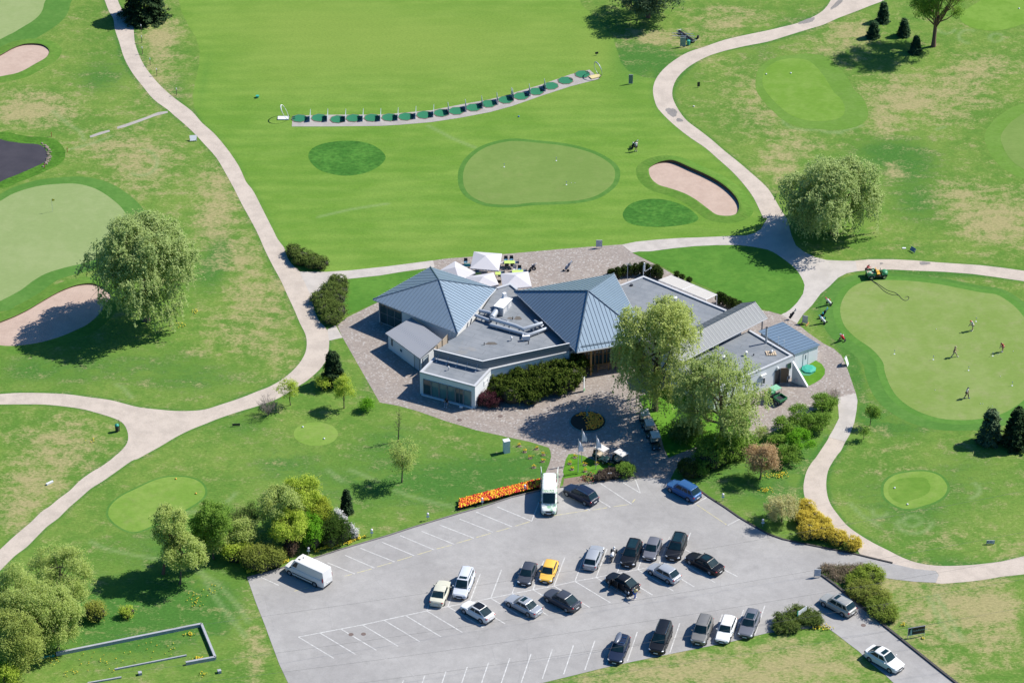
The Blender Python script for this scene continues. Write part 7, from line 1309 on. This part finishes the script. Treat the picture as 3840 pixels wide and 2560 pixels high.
for a_ in [('f6', 905, 275, -1.57, 'chair at the far left side of the long lime table'), ('f6', 1012, 270, -1.57, 'chair with a pale cushion at the far right of the long lime table'), ('f6', 1120, 325, 3.14, 'dark chair at the right end of the long lime table'), ('f6', 135, 318, -1.57, 'chair behind the small green-topped table'), ('f6', 215, 385, 3.14, 'chair at the right of the small green-topped table'), ('f6', 1168, 455, -1.57, 'dark chair behind the table by the rightmost parasol'), ('f6', 1275, 485, 3.14, 'chair at the right end of the table by the rightmost parasol'), ('f6', 355, 500, -1.57, 'chair in the shade below the largest parasol'), ('f6', 775, 705, 1.57, 'chair half hidden between the two front parasols'), ('f6', 845, 515, 3.14, 'chair right of the square lime table'), ('f6', 925, 385, 1.57, 'near left chair in the shadow of the long lime table'), ('f6', 1030, 385, 1.57, 'near right chair in the shadow of the long lime table')]: chair(*a_)
for a_ in [('f6', 825, 330, 0, 'pale chair at the left end of the long lime table'), ('f6', 1075, 455, -1.57, 'pale chair behind the table by the rightmost parasol'), ('b8', 1105, 1155, 2.2, 'white chair at the yard wall beside the timber door'), ('b8', 1210, 1180, 2.0, 'small chair in the shade of the buttress')]: chair(*a_, pale=True)
b = MB(); b.tube([(0, 0, 0), (0, 0, .6)], .28, 10); one(b, 'dark_planter', M_blk, 'dark round tub at the foot of the buttress', 'tub', P('b8', 1256, 1215))
b = MB(); b.tube([(0, 0, 0), (0, 0, .22), (0, 0, .34)], [1.0, 1.0, .55], 8); one(b, 'round_cover', M_teal, 'teal octagonal cover on the small lawn beside the lean-to', 'cover', P('b8', 1357, 1055), .2); b = MB(); b.tube([(0, 0, .022), (0, 0, .045)], 1.08, 8); one(b, 'ground_mat', pm('faded_teal_mat', (.05, .22, .11), .8), 'flat faded mat lying under the teal cover', 'mat', P('b8', 1325, 1075), .3)
# ---- round flower bed with its figure, tulips, daffodils
cb = P('t7', 519, 1315); b = MB(); b.tube([(0, 0, .0), (0, 0, .10), (0, 0, .14)], [2.3, 2.3, 2.1], 40); o = one(b, 'round_flower_bed', pm('dark_bed_soil', (.022, .020, .012), .95, 0, .4, 6), 'round dark flower bed in the middle of the entrance paving', 'flower bed', (cb.x, cb.y, .0))
b = MB(); b.tube([(2.32 * math.cos(a), 2.32 * math.sin(a), .07) for a in [k * math.pi / 24 for k in range(49)]], .07, 5, False); b.build('edging', pm('pale_edging', (.10, .20, .20), .8), o)
def flowers(name, label, pts, cols, h0, h1, s_, cat='flowers', stalk=None):
    """pts world positions; small petalled heads on leafy stalks, one stuff object"""
    mats = [pm('petal_%s_%d' % (name, i), c, .6, 0, .2, 8) for i, c in enumerate(cols)] + [stalk or pm('flower_leaves', (.035, .10, .015), .8, 0, .3, 8)]; b = MB(); r_ = random.Random(len(pts))
    for p in pts:
        h = r_.uniform(h0, h1); x, y = p.x, p.y; b.cur = len(cols)
        for _ in range(2): a = r_.uniform(0, 6.28); dx, dy = math.cos(a) * .10, math.sin(a) * .10; b.add([(x - dy * .3, y + dx * .3, .02), (x + dy * .3, y - dx * .3, .02), (x + dx, y + dy, h * .8)], [(0, 1, 2)])
        b.cur = r_.randrange(len(cols)); q = s_ * r_.uniform(.7, 1.25); b.add([(x, y, h + q), (x + q, y, h), (x, y + q, h), (x - q, y, h), (x, y - q, h), (x, y, h - q * .8)], [(0, 1, 2), (0, 2, 3), (0, 3, 4), (0, 4, 1), (5, 2, 1), (5, 3, 2), (5, 4, 3), (5, 1, 4)])
    o = b.build(name, mats); return tag(o, label, cat, kind='stuff')
rf_ = random.Random(11); fp = []
while len(fp) < 330:
    a = rf_.uniform(0, 6.28); r_ = 2.0 * math.sqrt(rf_.random()); x, y = r_ * math.cos(a), r_ * math.sin(a)
    if x > -.1 + rf_.gauss(0, .25) or y > 1.2: fp.append(Vector((cb.x + x, cb.y + y, 0)))
flowers('pansies', 'yellow-orange flowers filling the right half of the round bed', fp, [(.95, .30, .02), (.95, .40, .03)], .18, .28, .115, stalk=pm('dark_pansy_leaves', (.014, .022, .008), .9))
b = MB(); b.tube([(0, 0, .1), (-.05, 0, 1.0), (.12, .05, 1.55)], [.05, .09, .05], 6); b.tube([(-.02, 0, 1.35), (-.35, .1, 1.6), (-.1, 0, 2.1)], .03, 5); b.tube([(-.1, 0, 2.1), (-.1, 0, 2.9)], .015, 4); b.ell((.14, .05, 1.68), (.10, .10, .12), 8, 6); b.tube([(-.05, 0, 1.0), (.2, -.1, .1)], .05, 5); one(b, 'garden_figure', pm('verdigris', (.10, .26, .27), .6), 'slim blue-green garden figure standing in the round flower bed', 'statue', P('t7', 513, 1285))
tp = []; ta, tb_ = [P('w6', 490, 1290), P('w6', 1740, 960)], [P('w6', 505, 1150), P('w6', 1765, 838)]
for _ in range(2300): f, g_ = rf_.random(), rf_.random(); q = ta[0].lerp(ta[1], f).lerp(tb_[0].lerp(tb_[1], f), g_); tp.append(q)
sheet('tulip_bed', [ta[0] + Vector((-.2, -.25, 0)), ta[1] + Vector((.2, -.25, 0)), tb_[1] + Vector((.1, .2, 0)), tb_[0] + Vector((-.1, .2, 0))], .010, pm('dark_bed_soil', (.022, .020, .012), .95))
flowers('tulips', 'dense bed of red, orange and yellow tulips along the kerb', tp, [(.62, .018, .015), (.80, .52, .012), (.70, .16, .01), (.50, .010, .012), (.85, .62, .02)], .36, .52, .12)
dd = []
for x0, y0, x1, y1, n_, w_ in [(1050, 1290, 1500, 1165, 260, 22), (1780, 1070, 1960, 1010, 90, 25), (2140, 980, 2260, 900, 90, 25), (1960, 1030, 2330, 900, 80, 14)]:
    for _ in range(n_): f = rf_.random(); dd.append(P('w8', x0 + (x1 - x0) * f, y0 + (y1 - y0) * f + rf_.uniform(-w_, w_ * .2)))
for cx_, cy_, n_, rx_, ry_, t_ in [(1330, 1020, 26, 60, 60, 'u1'), (1450, 940, 10, 60, 40, 'u1'), (350, 1410, 30, 60, 40, 'u1'), (1300, 1240, 26, 40, 20, 'u1'), (1355, 1400, 30, 30, 14, 'u1'), (700, 1420, 20, 200, 70, 'u1'), (480, 1500, 10, 60, 30, 'u1'), (1100, 1350, 16, 220, 60, 'u1'), (370, 1190, 60, 70, 22, 'u4'), (920, 1170, 16, 20, 12, 'u4'), (1060, 1266, 6, 12, 6, 'u4'), (1330, 565, 16, 30, 16, 't5'), (1250, 655, 16, 40, 16, 't5'), (620, 1445, 10, 50, 14, 't5'), (700, 620, 40, 130, 30, 'w7'), (620, 755, 40, 80, 24, 'w7'), (780, 590, 30, 60, 30, 'w7'), (560, 1100, 10, 60, 30, 'u1'), (1385, 1510, 12, 40, 20, 'u1')]:
    for _ in range(n_): dd.append(P(t_, cx_ + rf_.gauss(0, rx_ / 2), cy_ + rf_.gauss(0, ry_ / 2)))
flowers('dandelions', 'yellow dandelions and daffodils scattered along the kerb and grass', dd, [(.68, .50, .015), (.62, .55, .03)], .10, .26, .085)
rose = [P('f4', 560 + rf_.gauss(0, 75), 1280 + rf_.gauss(0, 45)) for _ in range(160)] + [P('f4', 620 + rf_.gauss(0, 30), 1180 + rf_.gauss(0, 22)) for _ in range(50)]
flowers('bedding_plants', 'low green plants with red tips in the kerbside bed', rose, [(.40, .07, .03), (.10, .16, .03), (.14, .20, .05)], .15, .32, .08)
DF = 'small daffodil clumps on the entrance lawns'
dfo = ['left of the rear flagpole', 'left edge of the flag lawn', 'middle of the flag lawn', 'touching the right flagpole', 'left of the left flagpole base', 'below the middle clump near the bed', 'below the golf cart shadow', 'nearest the white cabinet', 'below and right of the first', 'farthest, close to the paving', 'closest to the narrow walk', 'centre of the cabinet lawn group', 'second closest to the narrow walk', 'lowest of the cabinet lawn group']
for k, (t_, x, y) in enumerate([('f4', 232, 755), ('f4', 102, 905), ('f4', 478, 935), ('f4', 765, 915), ('f4', 160, 1050), ('f4', 485, 1095), ('f4', 1093, 970), ('w6', 1435, 300), ('w6', 1517, 390), ('w6', 1705, 345), ('w6', 1807, 435), ('w6', 1603, 485), ('w6', 1795, 538), ('w6', 1660, 630)]):
    p = P(t_, x, y); b = MB(); r_ = random.Random(k)
    for _ in range(14):
        dx, dy = r_.gauss(0, .14), r_.gauss(0, .12); h = r_.uniform(.28, .42); q = r_.uniform(.05, .075); b.cur = 1; b.add([(dx * .6 - .02, dy * .6, 0), (dx * .6 + .02, dy * .6, 0), (dx, dy, h)], [(0, 1, 2)]); b.cur = 0
        b.add([(dx, dy, h + q), (dx + q, dy, h), (dx, dy + q, h), (dx - q, dy, h), (dx, dy - q, h), (dx, dy, h - q)], [(0, 1, 2), (0, 2, 3), (0, 3, 4), (0, 4, 1), (5, 2, 1), (5, 3, 2), (5, 4, 3), (5, 1, 4)])
    b.cur = 2; b.ell((0, 0, .01), (.3, .26, .025), 8, 4); one(b, 'daffodil_clump', [pm('daffodil_yellow', (.68, .46, .01), .6), pm('flower_leaves', (.035, .1, .015), .8), M_soil], 'yellow daffodil clump, ' + dfo[k], 'flowers', (p.x, p.y, .02), 0, DF)
# ---- hose, rakes, balls, overhead wires
hs_ = [(705, 345), (760, 378), (815, 415), (868, 432), (895, 452), (920, 478), (945, 486), (962, 474), (962, 462), (948, 458), (936, 466)]; hp = catmull([P('t8', x, y, .035) for x, y in hs_], False, 4); h2 = catmull([P('t8', x, y, .035) for x, y in [(705, 347), (750, 380), (800, 425), (850, 447), (890, 450), (905, 462)]], False, 4)
b = MB(); c_ = hp[0].copy(); c_.z = 0; b.tube([q - c_ for q in hp], .035, 5); b.tube([q - c_ for q in h2], .035, 5); one(b, 'garden_hose', M_blk, 'dark hose snaking across the putting green from the utility vehicle', 'hose', c_)
for t_, a_, d_, lab in [('t5', (232, 485), (292, 485), 'pale rake lying above the left bunker'), ('t3', (1060, 1106), (1120, 1104), 'rake lying at the top edge of the range bunker')]:
    p0_, p1_ = P(t_, *a_, .04), P(t_, *d_, .04); b = MB(); b.tube([Vector((0, 0, .04)), (p1_ - p0_) + Vector((0, 0, .04))], .02, 4); q = (p1_ - p0_); b.box((q.x, q.y, .06), (.08, .55, .06)); one(b, 'bunker_rake', M_post, lab, 'rake', (p0_.x, p0_.y, 0))
for k, (t_, x, y, lab) in enumerate([('t8', 1150, 683, 'golf ball alone in the middle of the putting green'), ('t8', 1676, 834, 'golf ball right of the golfer in red'), ('t8', 1570, 856, 'golf ball below the golfer in red, left one'), ('t8', 1580, 852, 'golf ball below the golfer in red, right one'), ('t8', 1588, 1005, 'golf ball in the lower middle of the putting green'), ('t8', 1142, 1098, 'golf ball at the lower left of the putting green'), ('t8', 1452, 1192, 'golf ball low on the putting green, left of a pair'), ('t8', 1468, 1192, 'golf ball low on the putting green, right of a pair'), ('t8', 1534, 1208, 'lowest golf ball on the putting green'), ('t8', 1383, 686, 'golf ball at the feet of the golfer in the red cap'), ('t3', 405, 1252, 'golf ball on the oval practice green, left'), ('t3', 430, 1252, 'golf ball on the oval practice green, right')]):
    b = MB(); b.ell((0, 0, .05), (.05, .05, .05), 8, 6); one(b, 'golf_ball', M_wb, lab, 'ball', P(t_, x, y, .012), smooth=True)
wm = pm('wire_metal', (.10, .10, .10), .6)
for k, (a_, d_, lab) in enumerate([(('D', 560, 1412), ('D', 2400, 1118), 'highest overhead wire crossing the car park'), (('D', 560, 1500), ('D', 2400, 1212), 'second overhead wire from the top over the car park'), (('D', 600, 1540), ('D', 2400, 1270), 'third overhead wire from the top over the car park'), (('D', 620, 1585), ('D', 2400, 1320), 'fourth overhead wire from the top over the car park'), (('D', 900, 1600), ('D', 2400, 1385), 'lowest overhead wire over the road')]):
    z_ = 7.5; p0_, p1_ = P(*a_, z_), P(*d_, z_); b = MB(); n_ = 16; p0_ = p0_ + (p0_ - p1_) * .15; b.tube([Vector((0, 0, 0)).lerp(p1_ - p0_, i / n_) - UPV * (1.2 * 4 * (i / n_) * (1 - i / n_)) for i in range(n_ + 1)], .012, 4); one(b, 'overhead_wire', wm, lab, 'wire', p0_, 0, 'overhead wires across the car park')
# ---- golf bags on trolleys
def trolley(t_, x, y, rz, label, bag, top, cart=True, name='golf_bag_trolley'):
    p = P(t_, x, y, 0); root = thing(name, label, 'golf bag', (p.x, p.y, .015), rz); root.scale = (1.2, 1.2, 1.15); tl = R(35); d = Vector((-math.sin(tl), 0, math.cos(tl))); b0 = Vector((.18, 0, .22)); b = MB(); b.tube([b0, b0 + d * .3, b0 + d * .85], [.15, .16, .14], 10); b.build('bag', bag, root, smooth=50)
    b = MB(); b.ell(tuple(b0 + d * .45 + Vector((.14, 0, .08))), (.09, .11, .18), 8, 6); b.build('pocket', top, root, smooth=True)
    for k in range(5): b = MB(); q = b0 + d * .85 + Vector((.04 * math.cos(k * 1.25), .08 * math.sin(k * 1.25), 0)); e = q + d * (.22 + .05 * k); b.tube([q, e], .015, 4); b.ell(tuple(e), (.06, .05, .06), 7, 5); b.build('club', M_chrome if k % 2 else top, root)
    if cart:
        b = MB(); b.tube([b0 - d * .1, b0 + d * 1.0 + Vector((-.25, 0, .05))], .02, 5); b.tube([(0, -.32, .2), (0, .32, .2)], .02, 5); b.tube([b0 + d * 1.0 + Vector((-.25, -.12, .05)), b0 + d * 1.0 + Vector((-.25, .12, .05))], .02, 4); b.build('frame', M_blk, root)
        for s in (1, -1): b = MB(); b.tube([(0, s * .32, .18), (0, s * .37, .18)], .18, 12); b.build('wheel', M_tyre, root)
        b = MB(); b.tube([(.45, -.03, .1), (.45, .03, .1)], .1, 10); b.build('wheel', M_tyre, root)
NVc = pm('navy_cloth', (.015, .025, .06), .7); WHc = pm('white_cloth', (.58, .58, .60), .8); RDc = pm('red_cloth', (.50, .025, .035), .8); TQ = pm('turquoise_cloth', (.02, .33, .42), .7); BKc = pm('black_cloth', (.014, .014, .018), .8); BLc = pm('blue_cloth', (.02, .10, .38), .8); YLc = pm('yellow_cloth', (.62, .52, .20), .8); KHc = pm('khaki_cloth', (.33, .27, .20), .8); GRc = pm('grey_cloth', (.22, .25, .30), .8)
trolley('f6', 1420, 480, 2.2, 'dark golf bag with white club covers on the patio near the tables', NVc, WHc); trolley('f6', 2080, 480, 3.4, 'blue-grey golf bag on a trolley alone in the middle of the patio', GRc, WHc)
trolley('w3', 690, 420, .5, 'white and red golf bag on its trolley, uppermost by the putting green', WHc, RDc); trolley('w3', 520, 800, 3.6, 'dark golf bag with a turquoise towel behind the white one', BKc, TQ); trolley('w3', 520, 960, .3, 'white golf bag with a turquoise hood by the putting green', WHc, TQ); trolley('w3', 1090, 1470, .9, 'red golf bag with white club covers, lowest by the putting green', RDc, WHc)
trolley('b8', 1148, 462, 3.5, 'black golf bag standing alone on the concrete path corner', BKc, BKc, False, 'golf_bag'); trolley('v5', 1040, 1370, 3.2, 'black and white golf bag standing behind the crossover with open doors', BKc, WHc, False, 'golf_bag'); trolley('t3', 830, 1012, 2.6, 'dark golf bag on a trolley beside the golfer on the range grass', BKc, WHc)
# ---- people
M_skin = pm('skin', (.42, .24, .17), .6, 0, .06, 6); M_hair = pm('dark_hair', (.03, .018, .012), .7)
def skinmesh(name, V, E, Rd, mat, root, sub=1):
    me = bpy.data.meshes.new(name); me.from_pydata(V, E, []); me.materials.append(mat); o = bpy.data.objects.new(name, me); COL.objects.link(o); o.parent = root
    bm = bmesh.new(); bm.from_mesh(me); ly = bm.verts.layers.skin.verify()
    for v, r_ in zip(bm.verts, Rd): v[ly].radius = (r_ * 1.12, r_ * 1.12) if not isinstance(r_, tuple) else (r_[0] * 1.12, r_[1] * 1.12)
    bm.verts.ensure_lookup_table(); bm.verts[0][ly].use_root = True; bm.to_mesh(me); bm.free(); md = o.modifiers.new('Skin', 'SKIN'); md.use_smooth_shade = True; sb_ = o.modifiers.new('Subsurf', 'SUBSURF'); sb_.levels = sub; sb_.render_levels = sub; return o
def person(t_, x, y, rz, label, shirt, legs, cap=None, H=1.78, lean=.1, stride=.12, arms='down', shorts=False, shoes=None, headtilt=.25, longsl=False, sit=False, z=.014):
    p = P(t_, x, y, 0); root = thing('person', label, 'person', (p.x, p.y, z), rz); k = H / 1.78; hz = .93 * k if not sit else .50
    def pt(*a): return Vector(a)
    pel = pt(0, 0, hz); up = pt(math.sin(lean), 0, math.cos(lean)); sp_ = pel + up * .22 * k; ch = pel + up * .42 * k; nk = pel + up * .55 * k; hd_d = pt(math.sin(lean + headtilt), 0, math.cos(lean + headtilt)); h0 = nk + hd_d * .10 * k; h1 = nk + hd_d * .20 * k; nose = h0 + pt(.10, 0, .02) * k
    J_ = {}; V = [pel, sp_, ch, nk, h0, h1, nose]; E = [(0, 1), (1, 2), (2, 3), (3, 4), (4, 5), (4, 6)]; Rd = [(.15 * k, .11 * k), (.13 * k, .10 * k), (.16 * k, .11 * k), .055 * k, (.085 * k, .095 * k), .075 * k, .02]
    arm_paths = []; leg_paths = []
    for s in (1, -1):
        sh = ch + pt(0, s * .19 * k, .07 * k)
        if arms == 'down': el = sh + pt(.04, s * .05, -.28) * k; wr_ = el + pt(.10 * (1 if s > 0 else .6), -s * .0, -.23) * k
        elif arms == 'putt': el = sh + pt(.12, -s * .03, -.26) * k; wr_ = ch + pt(.36, s * .03, -.40) * k
        elif arms == 'swing': el = sh + pt(.10 * s, s * .06, -.27) * k; wr_ = el + pt(.16 * s + .06, 0, -.20) * k
        elif arms == 'reach': el = sh + pt(.20, s * .02, -.18) * k; wr_ = el + pt(.22, 0, -.02) * k
        else: el = sh + (pt(.05, s * .25, -.04) if s < 0 else pt(.05, s * .06, -.27)) * k; wr_ = el + (pt(.05, s * .24, .02) if s < 0 else pt(.1, 0, -.22)) * k
        d = (wr_ - el).normalized(); hn = wr_ + d * .08 * k; i = len(V); V += [sh, el, wr_, hn]; E += [(2, i), (i, i + 1), (i + 1, i + 2), (i + 2, i + 3)]; Rd += [.062 * k, .042 * k, .028 * k, (.036 * k, .018 * k)]; sd_ = pt(0, 1, 0) - d * d.y; sd_ = sd_.normalized() if sd_.length > .1 else pt(1, 0, 0); cl = pt(.6, 0, -.2)
        for q, (o_, L_) in enumerate([(-.028, .070), (-.010, .082), (.010, .076), (.027, .060), (-.05, .045)]):
            j = len(V); base_ = hn + sd_ * o_ * k; mid_ = base_ + (d * L_ * .55 + cl * .010) * k; tip = base_ + (d * L_ + cl * .035) * k
            if q == 4: base_ = wr_ + d * .03 * k - sd_ * .02 * k; mid_ = base_ + (-sd_ * .025 + d * .03) * k; tip = mid_ + d * .025 * k; E.append((i + 2, j))
            else: E.append((i + 3, j))
            V += [base_, mid_, tip]; E += [(j, j + 1), (j + 1, j + 2)]; Rd += [.009, .0085, .0075]
        arm_paths.append((ch.copy(), sh, el, wr_))
        hp_ = pel + pt(0, s * .095 * k, -.05 * k)
        if sit: kn = hp_ + pt(.42, s * .05, .02) * k; an_ = kn + pt(.05, 0, -.44) * k
        else: f = stride * s; an_ = pt(f * 2, s * .11 * k, .09 * k); kn = hp_.lerp(an_, .5) + pt(.05 + abs(f) * .12, 0, 0)
        toe = an_ + pt(.17, s * .02, -.045) * k; i = len(V); V += [hp_, kn, an_, toe]; E += [(0, i), (i, i + 1), (i + 1, i + 2), (i + 2, i + 3)]; Rd += [.085 * k, .058 * k, .040 * k, .035 * k]; leg_paths.append((hp_, kn, an_, toe))
    skinmesh('body', [tuple(v) for v in V], E, Rd, M_skin, root)
    # shirt
    V = [sp_, ch, pel + up * .02, nk - up * .03]; E = [(0, 1), (0, 2), (1, 3)]; Rd = [(.155 * k, .125 * k), (.18 * k, .13 * k), (.165 * k, .125 * k), .07 * k]
    for _, sh, el, wr_ in arm_paths:
        i = len(V); e1 = sh.lerp(el, .75); V += [sh, e1]; E += [(1, i), (i, i + 1)]; Rd += [.078 * k, .064 * k]
        if longsl: V += [el, wr_]; E += [(i + 1, i + 2), (i + 2, i + 3)]; Rd += [.056 * k, .04 * k]
    skinmesh('shirt', [tuple(v) for v in V], E, Rd, shirt, root)
    V = [pel]; E = []; Rd = [(.165 * k, .125 * k)]
    for hp_, kn, an_, toe in leg_paths:
        i = len(V)
        if shorts: V += [hp_, hp_.lerp(kn, .85)]; E += [(0, i), (i, i + 1)]; Rd += [.10 * k, .08 * k]
        else: V += [hp_, kn, kn.lerp(an_, .9)]; E += [(0, i), (i, i + 1), (i + 1, i + 2)]; Rd += [.10 * k, .072 * k, .058 * k]
    skinmesh('shorts' if shorts else 'trousers', [tuple(v) for v in V], E, Rd, legs, root)
    for hp_, kn, an_, toe in leg_paths: b = MB(); a = math.atan2(toe.y - an_.y, toe.x - an_.x); b.ell((an_.x + .07, an_.y, .05 if not sit else max(.05, an_.z - .04)), (.15 * k, .055 * k, .055), 9, 6); b.build('shoe', shoes or WHc, root, smooth=True)
    hc = h0 + hd_d * .05 * k; b = MB(); b.ell(tuple(hc + hd_d * .035 * k - pt(.012, 0, 0)), (.112 * k, .10 * k, .095 * k), 10, 7)
    if cap: b.ell(tuple(hc + pt(.13, 0, -.0) * k), (.09 * k, .075 * k, .014), 8, 4)
    b.build('cap' if cap else 'hair', cap or M_hair, root, smooth=True)
    for s in (1, -1): b = MB(); b.ell(tuple(h0 + pt(.085, s * .035, .035) * k), (.012, .014, .010), 6, 4); b.build('eye', M_blk, root)
    return root, arm_paths
def club_(t_, x, y, x1, y1, z1, label): a_, d_ = P(t_, x, y, z1), P(t_, x1, y1, .03); c_ = V2(d_, 0); b = MB(); b.tube([a_ - c_, d_ - c_], .016, 5); b.box(((d_ - c_).x + .05, (d_ - c_).y, .03), (.13, .05, .04)); one(b, 'golf_club', M_chrome, label, 'golf club', c_)
PI = math.pi
person('t3', 848, 1036, 1.9, 'person in a white shirt and dark shorts beside a trolley on the range grass', WHc, BKc, shorts=True, stride=.04, lean=.12)
person('t8', 1398, 692, PI + .35, 'person in a red cap, white shirt and pale shorts putting', WHc, pm('stone_cloth', (.45, .38, .28), .8), cap=RDc, shorts=True, arms='putt', lean=.42, stride=.06, headtilt=.5, H=1.85); club_('t8', 1384, 655, 1385, 693, .85, 'putter held by the golfer in the red cap')
person('t8', 1272, 872, -.15, 'person in a black shirt and pale trousers striding across the putting green', BKc, KHc, cap=KHc, arms='swing', lean=.08, stride=.20, H=1.75)
person('t8', 1604, 836, PI + .6, 'person in a red shirt and pink shorts bending over a putt', RDc, pm('pink_cloth', (.55, .20, .20), .8), shorts=True, arms='putt', lean=.5, stride=.04, headtilt=.5, H=1.74); club_('t8', 1594, 800, 1590, 838, .8, 'putter held by the golfer in red')
person('t8', 1356, 1152, -.5, 'person in a white shirt and black trousers walking at the bottom of the putting green', WHc, BKc, cap=NVc, arms='down', lean=.10, stride=.13, shoes=BLc, headtilt=.4)
person('w2', 655, 690, -.1, 'person in a red shirt and dark trousers leaning over the utility vehicle bed', RDc, pm('maroon_cloth', (.10, .03, .04), .8), arms='reach', lean=.45, stride=.02, headtilt=.35, shoes=BKc, longsl=True)
person('v5', 1150, 1385, .6, 'person in a yellow shirt and blue trousers reaching out behind the black crossover', YLc, BLc, arms='side', lean=.2, stride=.10, shoes=WHc)
person('b6', 590, 905, -1.9, 'person in dark clothes sitting on the step of the white block', BKc, GRc, arms='down', lean=.3, sit=True, headtilt=.4, stride=0)
b = MB(); b.ell((0, 0, .2), (.28, .2, .2), 9, 6); one(b, 'sports_bag', WHc, 'small pale bag left on the paving in front of the glazed block', 'bag', P('b6', 768, 940), smooth=True)
